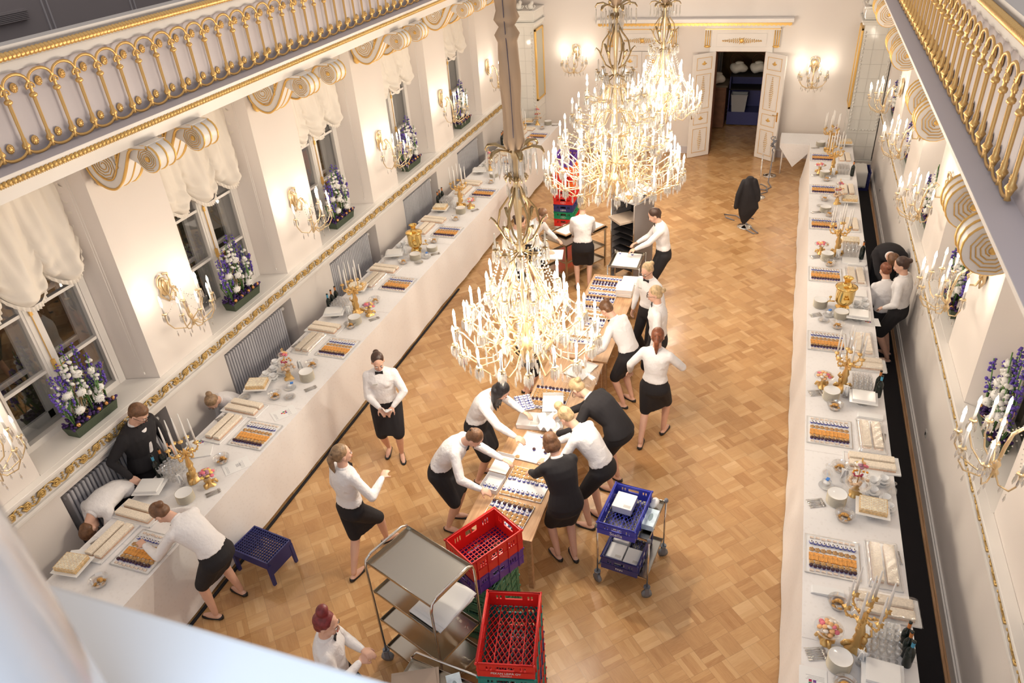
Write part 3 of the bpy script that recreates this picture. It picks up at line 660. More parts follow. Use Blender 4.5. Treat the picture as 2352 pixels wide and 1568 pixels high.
# ---- scroll consoles under the galleries
def spl(P, n=4):
    out = []
    for i in range(len(P) - 1):
        a, b, c, d = P[max(i - 1, 0)], P[i], P[i + 1], P[min(i + 2, len(P) - 1)]
        for k in range(n):
            t = k / n; out.append(tuple(0.5 * (2 * b[j] + (c[j] - a[j]) * t + (2 * a[j] - 5 * b[j] + 4 * c[j] - d[j]) * t * t + (3 * b[j] - a[j] - 3 * c[j] + d[j]) * t ** 3) for j in (0, 1)))
    return out + [P[-1]]
def make_console(sg, fc=(0.85, -0.13), fr=0.13):
    # profile in x-z, origin at wall face / soffit ; x grows into the room
    w = 0.25; m = MB(); m.mi = 0; S = sg
    def P(x, z): return (S * x, z)
    bc = (0.26, -0.22)
    def disc(c, r, y0, y1, n=26): m.prism([P(c[0] + r * cos(2 * pi * i / n), c[1] + r * sin(2 * pi * i / n)) for i in range(n)][::S], 'y', y0, y1, True)
    # S band as thick polyline strip
    kx = fc[0] / 0.89; top = [(0.02, -0.16), (0.05, -0.32), (0.16, -0.44), (0.30, -0.47), (0.42, -0.40), (0.52, -0.27), (0.60, -0.14), (0.70 * kx, -0.05), (fc[0] - 0.03, -0.004), (fc[0] + 0.04, -0.01)]
    bot = [(0.10, -0.14), (0.13, -0.28), (0.21, -0.36), (0.30, -0.37), (0.37, -0.32), (0.45, -0.20), (0.53, -0.07), (0.62 * kx, -0.004), (0.72 * kx, -0.004), (fc[0] + 0.02, -0.004)]
    top, bot = spl(top), spl(bot)
    for i in range(len(top) - 1):
        q = [top[i], top[i + 1], bot[i + 1], bot[i]]
        m.prism([P(*p) for p in q][::S], 'y', 0, w)
    m.prism([P(*p) for p in [(0.0, 0.0), (0.0, -0.2), (0.12, -0.36), (0.3, -0.40), (0.45, -0.2), (0.6, 0)]][::S], 'y', 0.02, w - 0.02)
    m.prism([P(*p) for p in [(0.6 * kx, -0.004), (0.62 * kx, -0.13), (0.76 * kx, -0.2), (fc[0] + 0.06, -0.13), (fc[0] + 0.03, -0.03)]][::S], 'y', 0.02, w - 0.02)
    disc(fc, fr, 0, w); disc(bc, 0.155, 0.0, w)
    m.b(min(S * 0.66, S * (fc[0] + 0.03)), max(S * 0.66, S * (fc[0] + 0.03)), -0.02, w + 0.02, -0.035, 0.006) if S > 0 else None
    m.mi = 1
    for yy in (-0.004, w + 0.004):
        m.tube([(S * (fc[0] + (fr * 0.9 - fr * 0.15 * t) * cos(-1.2 - t * 5.6)), yy, fc[1] + (fr * 0.9 - fr * 0.15 * t) * sin(-1.2 - t * 5.6)) for t in [i / 8 for i in range(0, 37)]], 0.0042, 4)
        m.tube([(S * (bc[0] + (0.15 - 0.028 * t) * cos(2.4 + t * 5.6)), yy, bc[1] + (0.15 - 0.028 * t) * sin(2.4 + t * 5.6)) for t in [i / 8 for i in range(0, 37)]], 0.0050, 4)
        m.tube([(S * p[0], yy, p[1]) for p in top], 0.013, 5); m.tube([(S * p[0], yy, p[1]) for p in bot[:int(len(bot) * 0.8)]], 0.010, 5)
        m.ell((S * fc[0], yy, fc[1]), (0.028, 0.010, 0.028), 10, 6)
        for i in range(6): m.ell((S * (0.50 - 0.012 * i), yy, -0.02 - 0.04 * i), (0.022 - 0.002 * i, 0.014, 0.026), 6, 4)
    for yy in (0.012, w / 2, w - 0.012):
        m.tube([(S * (fc[0] + (fr + 0.002) * cos(a)), yy, fc[1] + (fr + 0.002) * sin(a)) for a in [1.2 - i * 0.33 for i in range(13)]], 0.011, 5)
        m.tube([(S * p[0], yy, p[1]) for p in top[4:int(len(top) * 0.8)]], 0.010, 5)
    m.ell((S * 0.03, w / 2, -0.40), (0.05, 0.09, 0.10), 8, 6)
    m.b(min(S * 0.65, S * (fc[0] + 0.04)), max(S * 0.65, S * (fc[0] + 0.04)), -0.026, w + 0.026, -0.030, -0.022) if S > 0 else None
    o = obj('scroll_console', m, [white, goldp]); tag(o, 'x', 'bracket'); return o
cl, cr_ = Kind(lambda: make_console(1)), Kind(lambda: make_console(-1, (0.73, -0.22), 0.175))
PO = ['first', 'second', 'third', 'fourth', 'fifth', 'sixth']
for i in range(5):
    y = 5.96 + 2.735 * i
    for j, d in enumerate((-0.46, 0.21)):
        cl((XL, y + d, 4.452), 0, 'gilt scroll console under the left gallery, %s of the %s pair from the camera' % (('nearer', 'farther')[j], PO[i]), 'scroll consoles under the left gallery')
for i in range(5):
    y = 5.05 + 2.78 * i
    for j, d in enumerate((0.0, 0.72)):
        cr_((XR, y + d, 4.452), 0, 'gilt scroll console under the right gallery, %s of the %s pair from the camera' % (('nearer', 'farther')[j], PO[i]), 'scroll consoles under the right gallery')
# ---- near gallery rail and column beside the camera
ng = MB(); ng.b(-3.2, 0.9, 0.40, 0.545, 5.44, 5.50); ng.b(-3.2, 0.9, 0.42, 0.50, 4.5, 5.44)
tag(obj('parapet_rail', ng, mat('smooth_white_rail', (0.84, 0.83, 0.82), 0.25), bevel=0.01), 'white gallery rail right in front of the camera, out of focus', 'rail'); bpy.data.objects['parapet_rail']['kind'] = 'structure'
co = MB(); co.lathe([(0.205, 4.5), (0.205, 8.6)], (-0.80, 0.165, 0), 48)
co_o = obj('column', co, mat('polished_white_column', (0.85, 0.84, 0.83), 0.15, coat=0.3)); tag(co_o, 'polished white column at the camera end of the gallery', 'column'); co_o['kind'] = 'structure'
# ---- tiled stoves in the far corners
def stove(x0, x1, sidex, lb):
    o = empty('tiled_stove', ((x0 + x1) / 2, 18.70, 0), 0, lb, 'stove'); c = (x0 + x1) / 2; h = (x1 - x0) / 2
    s = 1 if sidex > c else -1
    m = MB(); m.b(-h, h, -0.41, 0.39, 0, 0.28); m.b(-h + 0.02, h - 0.02, -0.38, 0.39, 0.28, 3.22); obj('body', m, tilem, o, bevel=0.008)
    g = MB()
    for z in [0.3 + 0.3 * k for k in range(10)]: g.b(-h + 0.014, h - 0.014, -0.386, 0.37, z, z + 0.006)
    for x in [-h + 0.02 + 0.23 * k for k in range(4)]: g.b(x, x + 0.005, -0.385, -0.38, 0.3, 3.2)
    obj('tile_joints', g, chinaedge, o)
    p = MB()
    for k in range(26):
        for x in (-h + 0.06, h - 0.06): p.ell((x, -0.39, 1.0 + k * 0.082), (0.022, 0.014, 0.03), 6, 4)
    for k in range(8): p.ell((-h + 0.1 + k * (2 * h - 0.2) / 7, -0.39, 0.98), (0.03, 0.014, 0.016), 6, 4)
    obj('relief_border', p, tilem, o)
    m = MB()
    for i, (d, z0, z1) in enumerate([(0.03, 3.20, 3.26), (0.06, 3.26, 3.30), (0.0, 3.30, 3.34), (0.02, 3.34, 3.52), (0.05, 3.52, 3.57)]): m.b(-h - d, h + d, -0.40 - d, 0.39, z0, z1)
    obj('cornice', m, tilem, o, bevel=0.01)
    m = MB()
    for (a, zz, sc) in ((-h + 0.08, 3.57, 1), (0, 3.57, 1.1), (h - 0.08, 3.57, 1)):
        m.ell((a, -0.33, zz + 0.07 * sc), (0.07 * sc, 0.05, 0.08 * sc), 9, 6); m.ell((a + 0.04, -0.33, zz + 0.15 * sc), (0.045, 0.04, 0.05), 8, 6)
        for q in (-1, 1): m.tube([(a, -0.33, zz + 0.05), (a + q * 0.08, -0.33, zz + 0.03), (a + q * 0.12, -0.33, zz + 0.08), (a + q * 0.09, -0.33, zz + 0.10)], 0.016, 5)
    obj('crest', m, tilem, o)
    xs_ = s * (h + 0.0); m = MB(); xx0, xx1 = (h - 0.02, h + 0.025) if s > 0 else (-h - 0.025, -h + 0.02)
    for a0, a1, b0, b1 in ((-0.33, -0.28, 1.42, 3.12), (0.27, 0.32, 1.42, 3.12), (-0.33, 0.32, 1.42, 1.47), (-0.33, 0.32, 3.07, 3.12)): m.b(xx0, xx1, a0, a1, b0, b1)
    f = obj('gilt_frame', m, goldp, o, bevel=0.006)
    m = MB(); m.b(xx0 + (0.0 if s > 0 else 0.012), xx1 - (0.012 if s > 0 else 0.0), -0.28, 0.27, 1.47, 3.07); obj('mirror_panel', m, mirror, f)
    return o
stove(-6.6, -5.86, 0, 'tall white tiled stove with gilt framed mirror in the far left corner')
stove(1.46, 2.13, -9, 'tall white tiled stove with gilt framed mirror in the far right corner')
# ================================================================= chandeliers
def candle_mesh(h=0.15, cup=0.030, r=0.0135):
    m = MB(); m.mi = 0; m.lathe([(0.004, -0.05), (0.010, -0.035), (0.006, -0.025), (cup, -0.012), (cup * 1.15, 0.0), (0.012, 0.004)], (0, 0, 0), 8, wob=lambda a, j: 1 + 0.12 * cos(5 * a) * (j in (3, 4)))
    m.mi = 1; m.tube([(0, 0, 0), (0, 0, h)], r, 7)
    m.mi = 2; m.lathe([(r * 0.8, h), (r * 1.15, h + 0.014), (r * 0.9, h + 0.045), (0.001, h + 0.075)], (0, 0, 0), 7)
    return m.mesh('candle', [bronze, wax, flame])
def pendant_mesh(L=0.10, r=0.0095):
    m = MB(); m.lathe([(0.0, 0.0), (r * 0.5, -0.006), (r * 0.5, -0.012), (0.001, -0.016)], (0, 0, 0), 5)
    m.lathe([(0.001, -0.016), (r * 0.7, -0.030), (r, -L * 0.72), (0.001, -L)], (0, 0, 0), 6); m.s = [False] * len(m.s)
    return m.mesh('crystal_pendant', CRYS)
CM, CMS = candle_mesh(), candle_mesh(0.155, 0.026, 0.0115)
PM, PL, PS = pendant_mesh(0.135, 0.0125), pendant_mesh(0.21, 0.0125), pendant_mesh(0.085, 0.0085)
PM2 = pendant_mesh(0.10, 0.009)
def arm_curve(r0, z0, r1, z1, sag):
    return [(r0, z0), (lerp(r0, r1, 0.18), z0 + sag * 0.3), (lerp(r0, r1, 0.42), min(z0, z1) - sag * 0.9), (lerp(r0, r1, 0.68), min(z0, z1) - sag), (lerp(r0, r1, 0.9), z1 - sag * 0.75), (r1 * 1.03, z1 - sag * 0.35), (r1, z1 - 0.045)]
def chandelier(x, y, label, tiers, zt, ring_z, crown_z, sleeve_r, power):
    root = empty('chandelier', (x, y, 0), 0, label, 'chandelier', 'hall chandeliers')
    r = random.Random(int(y * 10))
    zb = tiers[0][1]
    st = MB(); st.lathe([(0.0, zb - 0.42), (0.02, zb - 0.40), (0.03, zb - 0.36), (0.012, zb - 0.33), (0.05, zb - 0.24), (0.10, zb - 0.16), (0.05, zb - 0.05), (0.03, zb), (0.025, zb + 0.4), (0.045, zb + 0.5), (0.02, zb + 0.6), (0.018, ring_z - 0.1), (0.05, ring_z), (0.02, ring_z + 0.08), (0.03, ring_z + 0.3), (0.05, ring_z + 0.55), (0.025, ring_z + 0.65), (0.035, crown_z - 0.05), (0.05, crown_z), (0.03, crown_z + 0.08)], (0, 0, 0), 12, wob=lambda a, j: 1 + 0.08 * cos(6 * a))
    obj('stem', st, bronze, root)
    bowl = MB(); R0 = tiers[0][0] * 0.42       # basket of gilt leaves round the lower bowl
    for k in range(18):
        a = 2 * pi * k / 18
        bowl.tube([(rr * cos(a), rr * sin(a), zz) for rr, zz in ((0.03, zb - 0.36), (R0 * 0.45, zb - 0.28), (R0 * 0.8, zb - 0.14), (R0, zb - 0.02), (R0 * 1.12, zb + 0.02))], [0.006, 0.012, 0.02, 0.018, 0.006], 5, flat=0.4)
    obj('leaf_basket', bowl, bronze, root)
    cg = MB(); zc0, zc1 = zb + 0.02, ring_z - 0.06; Rc = tiers[0][0] * 0.40
    for k in range(10):
        a = 2 * pi * k / 10
        cg.tube([(rr * cos(a), rr * sin(a), zz) for rr, zz in ((Rc * 0.3, zc0), (Rc * 0.9, lerp(zc0, zc1, 0.18)), (Rc, lerp(zc0, zc1, 0.38)), (Rc * 0.62, lerp(zc0, zc1, 0.66)), (Rc * 0.34, lerp(zc0, zc1, 0.85)), (Rc * 0.42, zc1))], 0.009, 5)
        cg.ell((Rc * 1.02 * cos(a), Rc * 1.02 * sin(a), lerp(zc0, zc1, 0.40)), 0.020, 6, 4)
    obj('openwork_cage', cg, bronze, root)
    up = MB()       # pear shaped upper cage with leaves
    for k in range(6):
        a = 2 * pi * k / 6 + 0.3
        up.tube([(rr * cos(a), rr * sin(a), zz) for rr, zz in ((0.05, ring_z + 0.03), (0.13, ring_z + 0.08), (0.20, ring_z + 0.22), (0.17, ring_z + 0.38), (0.08, ring_z + 0.50), (0.035, ring_z + 0.60))], 0.011, 5)
        up.tube([(rr * cos(a), rr * sin(a), zz) for rr, zz in ((0.19, ring_z + 0.18), (0.22, ring_z + 0.27), (0.26, ring_z + 0.31), (0.28, ring_z + 0.28))], [0.01, 0.028, 0.018, 0.004], 5, flat=0.35)
        for q in (0, 1):
            a2 = a + q * 0.52
            up.tube([(rr * cos(a2), rr * sin(a2), zz) for rr, zz in ((0.03, ring_z + 0.66), (0.08, ring_z + 0.72), (0.11, ring_z + 0.70), (0.10, ring_z + 0.66))], [0.01, 0.016, 0.014, 0.006], 5, flat=0.5)
    obj('upper_cage', up, darkbr, root)
    pend = []
    def hang(px_, py_, pz_, n=1, me=PM): pend.append((px_, py_, pz_, me))
    for k in range(10):      # small unlit tier
        a = 2 * pi * k / 10
        m = MB(); m.tube([(rr * cos(a), rr * sin(a), zz) for rr, zz in ((0.03, ring_z - 0.05), (0.12, ring_z - 0.09), (0.20, ring_z - 0.10), (0.25, ring_z - 0.04), (0.25, ring_z))], 0.007, 5)
        m.lathe([(0.004, 0), (0.028, 0.008), (0.030, 0.014), (0.004, 0.02)], (0.25 * cos(a), 0.25 * sin(a), ring_z), 8)
        if k == 0: am = m.mesh('upper_arm', darkbr); link('upper_arm', am, root)
        else: link('upper_arm', am, root, rz=a)
        for q in range(5): hang(0.25 * cos(a) + 0.03 * cos(q * 1.26), 0.25 * sin(a) + 0.03 * sin(q * 1.26), ring_z, me=PM)
        if k % 2 == 0: hang(0.25 * cos(a), 0.25 * sin(a), ring_z + 0.19, me=PL)
    cr = MB()
    for k in range(6):       # crown of six leaves with long drops
        a = 2 * pi * k / 6
        cr.tube([(rr * cos(a), rr * sin(a), zz) for rr, zz in ((0.03, crown_z - 0.02), (0.10, crown_z + 0.02), (0.18, crown_z + 0.05), (0.25, crown_z + 0.04), (0.28, crown_z), (0.265, crown_z - 0.02))], [0.012, 0.024, 0.032, 0.030, 0.018, 0.006], 6, flat=0.35)
        for rr in (0.14, 0.20, 0.265): hang(rr * cos(a + 0.05), rr * sin(a + 0.05), crown_z - 0.01, me=PL)
        hang(0.08 * cos(a + 0.5), 0.08 * sin(a + 0.5), crown_z - 0.04, me=PL); hang(0.09 * cos(a), 0.09 * sin(a), ring_z + 0.63, me=PM)
    obj('leaf_crown', cr, darkbr, root)
    for t, (R, z, n) in enumerate(tiers):
        pts = arm_curve(0.06 if t else 0.10, z - 0.14 + 0.05 * t, R, z, 0.10)
        m = MB(); m.tube([(a_, 0.02 * sin(i * 1.3), b_) for i, (a_, b_) in enumerate(pts)], 0.0085, 5)
        m.tube([(R * 0.55, 0, z - 0.16), (R * 0.62, 0, z - 0.09), (R * 0.57, 0, z - 0.06), (R * 0.53, 0, z - 0.09)], 0.007, 5)
        am = m.mesh('arm', bronze)
        off = r.random()
        for k in range(n):
            a = 2 * pi * (k + off) / n
            zz = z + (0.0 if k % 2 == 0 or t else 0.035); link('arm', am, root, (0, 0, zz - z), a)
            c = link('candle', CM, root, (R * cos(a), R * sin(a), zz)); c.rotation_euler = (r.uniform(-.03, .03), r.uniform(-.03, .03), 0)
            for q in range(7): hang(R * cos(a) + 0.036 * cos(q * 0.9), R * sin(a) + 0.036 * sin(q * 0.9), zz - 0.01)
            hang(R * cos(a), R * sin(a), zz - 0.06, me=PM)
            if t == 0:
                a2 = a + pi / n
                for q in (0.45, 0.6, 0.72, 0.86, 1.0): hang(R * q * cos(a2), R * q * sin(a2), z - 0.03, me=PM)
    for k in range(170):
        a = r.random() * 2 * pi; q = r.uniform(0.3, 1.0); t = r.randrange(len(tiers)); hang(tiers[t][0] * q * cos(a), tiers[t][0] * q * sin(a), tiers[t][1] - 0.02 - 0.05 * r.random(), me=PM)
    for k in range(14): hang(0.06 * cos(k), 0.06 * sin(k), zb - 0.3, me=PM)
    pend.sort(key=lambda p: (p[1] - abs(p[2] - zb) * 0.2))          # nearest to the camera first
    mb = MB(); base = {}
    for i, (px_, py_, pz_, me) in enumerate(pend):
        if i < 96: link('crystal_pendant', me, root, (px_, py_, pz_), r.random() * 3)
        else:
            L, rr = (0.21, 0.0125) if me is PL else (0.135, 0.0125)
            mb.lathe([(0.001, -0.004), (rr * 0.75, -0.025), (rr, -L * 0.72), (0.001, -L)], (px_, py_, pz_), 5)
    mb.s = [False] * len(mb.s)
    tag(obj('crystal_pendants', mb, CRYS, root), kind='stuff')
    ch = MB()      # bead chains from the small tier down to the cups
    for k in range(16):
        a = 2 * pi * (k + 0.5) / 16; R = tiers[1][0]
        for t in [i / 26 for i in range(27)]:
            rr = lerp(0.2, R, t); ch.ell((rr * cos(a), rr * sin(a), lerp(ring_z - 0.06, tiers[1][1] - 0.05, t) - 0.12 * sin(pi * t)), 0.011, 5, 3)
    tag(obj('bead_chain', ch, CRYS, root), kind='stuff')
    sl = MB(); zs = [crown_z + 0.02 + 0.06 * i for i in range(int((7.6 - crown_z) / 0.06))]
    rs = []
    for i, z in enumerate(zs):
        v = sleeve_r * (1 + 0.08 * sin(z * 9)) * (0.75 if i < 1 else 1)
        if abs(z - (crown_z + 1.05)) < 0.10: v *= 1.35 - 0.5 * (abs(z - (crown_z + 1.05)) < 0.02)
        rs.append(v)
    sl.lathe(list(zip(rs, zs)), (0, 0, 0), 22, wob=lambda a, j: 1 + 0.07 * sin(4 * a + j * 0.25) + 0.05 * sin(9 * a - j * 0.5))
    sv = obj('cable_sleeve', sl, sleeve_m, root)
    se = MB(); se.tube([(0.02 + 0.012 * sin(z * 3), -sleeve_r * 1.03 - 0.004 * sin(z * 7), z) for z in zs[2:]], 0.0035, 5); obj('seam', se, darkblue, sv)
    for k in range(6):       # the chandelier's own light, at its bulbs
        a = 2 * pi * (k + 0.25) / 6; R, z = tiers[0][0], tiers[0][1]
        lamp('bulb_light', (R * cos(a), R * sin(a), z + 0.18), power / 9, 0.018, parent=root)
    for k in range(3):
        a = 2 * pi * (k + 0.1) / 3; R, z = tiers[1][0], tiers[1][1]; lamp('bulb_light', (R * cos(a), R * sin(a), z + 0.18), power / 9, 0.018, parent=root)
    return root
chandelier(-2.2, 6.15, 'crystal chandelier nearest the camera, hung on a taupe cloth sleeve, candles lit', [(0.74, 2.44, 18), (0.57, 2.70, 12), (0.36, 3.00, 8)], 0, 3.42, 4.36, 0.085, 300)
chandelier(-2.2, 10.45, 'largest crystal chandelier, hanging in the middle of the hall with five candle tiers', [(1.0, 2.62, 24), (0.90, 2.84, 16), (0.78, 3.18, 14), (0.60, 3.48, 12), (0.42, 3.76, 8)], 0, 4.05, 4.86, 0.07, 480)
chandelier(-2.2, 14.75, 'crystal chandelier farthest from the camera, near the double doors, candles lit', [(0.74, 2.44, 18), (0.57, 2.70, 12), (0.36, 3.00, 8)], 0, 3.50, 4.22, 0.06, 280)

# ================================================================= wall lights
def make_sconce():
    root = empty('wall_light', (0, 0, 0), 0, 'x', 'wall light')          # origin on the wall, +x into the room
    m = MB(); m.ell((0.015, 0, 0.0), (0.02, 0.075, 0.12), 12, 8)
    for s in (-1, 1):
        m.tube([(0.03, s * 0.02, 0.16), (0.035, s * 0.08, 0.14), (0.03, s * 0.10, 0.06), (0.03, s * 0.07, 0.0), (0.03, s * 0.10, -0.07), (0.03, s * 0.05, -0.13), (0.03, 0, -0.19)], [0.012, 0.016, 0.012, 0.018, 0.014, 0.012, 0.008], 5)
        m.tube([(0.04, s * 0.01, 0.10), (0.05, s * 0.045, 0.05), (0.045, s * 0.03, -0.03), (0.05, 0, -0.08)], 0.010, 5)
    obj('backplate', m, bronze, root)
    m = MB(); m.tube([(0.03, 0, -0.06), (0.07, 0, -0.16), (0.13, 0, -0.16), (0.16, 0, -0.05), (0.12, 0, 0.0), (0.16, 0, 0.03), (0.24, 0, -0.06), (0.26, 0, -0.2), (0.27, 0, -0.40)], [0.012, 0.014, 0.013, 0.013, 0.010, 0.012, 0.014, 0.014, 0.012], 6)
    m.lathe([(0.0, -0.50), (0.02, -0.48), (0.035, -0.44), (0.015, -0.40), (0.03, -0.36), (0.012, -0.32)], (0.27, 0, 0), 10)
    obj('bracket', m, bronze, root)
    cups = [(0.27 + 0.30 * cos(a), 0.31 * sin(a), -0.17) for a in [radians(d) for d in (-100, -58, -19, 19, 58, 100)]] + [(0.27 + 0.10, 0.13, -0.06), (0.27 + 0.10, -0.13, -0.06)]
    for i, (x, y, z) in enumerate(cups):
        m = MB(); m.tube([(0.27, 0, -0.42), (lerp(0.27, x, 0.35), y * 0.35, -0.47 if z < -0.1 else -0.36), (lerp(0.27, x, 0.8), y * 0.8, -0.40 if z < -0.1 else -0.3), (x, y, z - 0.13), (x, y, z - 0.04)], 0.007, 5); obj('arm', m, bronze, root)
        link('candle', CMS, root, (x, y, z))
        for q in range(5): link('crystal_pendant', PM2, root, (x + 0.030 * cos(q * 1.26), y + 0.030 * sin(q * 1.26), z - 0.012), q)
        for t in (0.45, 0.75): link('crystal_pendant', PS, root, (lerp(0.27, x, t), y * t, (-0.44 if z < -0.1 else -0.34)), 1)
    m = MB()
    for i, (x, y, z) in enumerate(cups[:6]):
        for t in [k / 12 for k in range(13)]: m.ell((lerp(0.16, x, t), lerp(0, y, t), lerp(0.06, z - 0.02, t) - 0.10 * sin(pi * t)), 0.0065, 5, 3)
    tag(obj('bead_chain', m, CRYS, root), kind='stuff')
    for (x, y, z) in (cups[0], cups[2], cups[5]): lamp('bulb_light', (x, y, z + 0.185), 11.0, 0.016, parent=root)
    return root
def dup_lights(o):   # lights copy with their parent through the part tree
    pass
sconce = Kind(make_sconce)
for i in range(6):
    y = 3.19 + 2.735 * i
    sconce((XL, y, 2.60), 0, 'lit crystal wall light on the left wall, %s' % ['cut by the left edge of the photo', 'on the first full pier', 'on the second full pier', 'on the third full pier', 'on the fourth full pier', 'half behind the cloth sleeve'][i], 'crystal wall lights')
for i in range(5):
    y, z = [(5.08, 2.86), (7.65, 2.84), (10.15, 2.78), (12.78, 2.70), (15.8, 2.56)][i]
    sconce((XR, y, z), pi, 'lit crystal wall light on the right wall, %s from the camera' % PO[i], 'crystal wall lights')
sconce((-5.02, YF, 2.48), -pi / 2, 'lit crystal wall light on the far wall between stove and closed door', 'crystal wall lights')
sconce((0.62, YF, 2.22), -pi / 2, 'lit crystal wall light on the far wall right of the open door', 'crystal wall lights')

# ================================================================= window flower boxes
def make_flowers(seed=5):
    r = random.Random(seed); root = empty('flower_arrangement', (0, 0, 0), 0, 'x', 'flowers')
    m = MB(); m.add([(-0.07, -0.24, 0), (0.07, -0.24, 0), (0.07, 0.24, 0), (-0.07, 0.24, 0), (-0.085, -0.26, 0.10), (0.085, -0.26, 0.10), (0.085, 0.26, 0.10), (-0.085, 0.26, 0.10)], [(0, 3, 2, 1), (4, 5, 6, 7), (0, 1, 5, 4), (1, 2, 6, 5), (2, 3, 7, 6), (3, 0, 4, 7)])
    obj('planter', m, moss, root, bevel=0.006)
    m = MB()
    for k in range(120): m.ell((r.uniform(-0.09, 0.09), r.uniform(-0.26, 0.26), 0.10 + r.uniform(0, 0.05)), (0.02, 0.02, 0.012), 5, 3, Matrix.Rotation(r.random() * 3, 3, 'X'))
    tag(obj('dark_blossom', m, dpurple, root), kind='stuff')
    spk = []; m = MB(); lf = MB()
    for k in range(13):
        y = -0.21 + 0.42 * k / 12 + r.uniform(-.02, .02); x = r.uniform(-0.05, 0.05); h = (0.38 + 0.36 * (1 - abs(y) / 0.3)) * r.uniform(0.85, 1.1); lean = y * 0.35 + r.uniform(-.04, .04)
        m.tube([(x, y, 0.1), (x, y + lean * 0.4, 0.1 + h * 0.5), (x + 0.02, y + lean, 0.1 + h)], 0.005, 4); spk.append((x, y, h, lean, k))
        for q in range(2): lf.tube([(x, y, 0.1), (x + r.uniform(-.05, .05), y + r.uniform(-.08, .08), 0.1 + h * 0.4), (x + r.uniform(-.06, .06), y + r.uniform(-.1, .1), 0.1 + h * r.uniform(0.6, 0.8))], [0.006, 0.012, 0.002], 4, flat=0.3)
    obj('stems', m, stemg, root); tag(obj('leaves', lf, leafg, root), kind='stuff')
    for (x, y, h, lean, k) in spk:
        m = MB(); col_ = k % 3
        for q in range(34 if col_ != 1 else 16):
            t = r.uniform(0.35, 1.0) if col_ != 1 else r.uniform(0.3, 0.9); a = r.random() * 2 * pi; w = 0.035 * (1.15 - t * 0.7)
            sz = (0.015 if col_ != 1 else 0.026) * r.uniform(0.7, 1.2)
            m.ell((x + 0.02 * t + w * cos(a), y + lean * t + w * sin(a), 0.1 + h * t), (sz, sz, sz * 0.6), 5, 3, Matrix.Rotation(r.random() * 3, 3, 'X'))
        obj('flower_spike', m, purple if col_ != 1 else petal, root)
    for (y, z, x) in ((-0.12, 0.24, 0.07), (0.10, 0.22, 0.08), (0.16, 0.30, 0.05), (-0.03, 0.38, 0.06), (0.02, 0.55, 0.04), (-0.15, 0.42, 0.03)):
        m = MB(); m.ell((0, 0, 0), (0.036, 0.048, 0.036), 10, 7, None)
        for q in range(30):
            a, b = r.random() * 2 * pi, r.uniform(-1, 1); d = Vector((sin(acos_(b)) * cos(a), sin(acos_(b)) * sin(a), b)); m.tube([tuple(d * 0.03), tuple(d * 0.056)], [0.006, 0.002], 3)
        obj('white_chrysanthemum', m, petal, root, (x, y, z))
    for y in (-0.2, -0.08, 0.05, 0.14, 0.23): m = MB(); m.ell((0, 0, 0), 0.022, 10, 7); obj('bauble', m, copper, root, (0.075, y, 0.13))
    m = MB()
    for k in range(9):
        y = r.uniform(-0.2, 0.2); p = [(r.uniform(-.04, .04), y, 0.12)]; dy, dz = y * 0.5, 0.07; ph = r.random() * 6
        for q in range(11): p.append((p[-1][0] + 0.02 * sin(q * 1.9 + ph), p[-1][1] + dy * 0.12 + 0.03 * sin(q * 1.3 + ph), p[-1][2] + 0.055 * (0.6 + 0.5 * cos(q * 1.1 + ph))))
        m.tube(p, 0.0032, 4)
    tag(obj('curly_twigs', m, twigm, root), kind='stuff')
    return root
def acos_(b): return math.acos(max(-1, min(1, b)))
flowers = Kind(make_flowers)
for i in range(5): flowers((-6.74, 4.56 + 2.735 * i - 0.02, 1.632), 0, 'purple and white flower arrangement on the sill of the %s left window' % OR[i], 'window flower arrangements', 1.15)
for i, y in enumerate([6.62, 9.08, 11.62, 14.3, 17.2]): flowers((XR + 0.16, y, 1.632), pi, 'purple and white flower arrangement on the sill of the %s right window' % OR[i], 'window flower arrangements', 1.15)
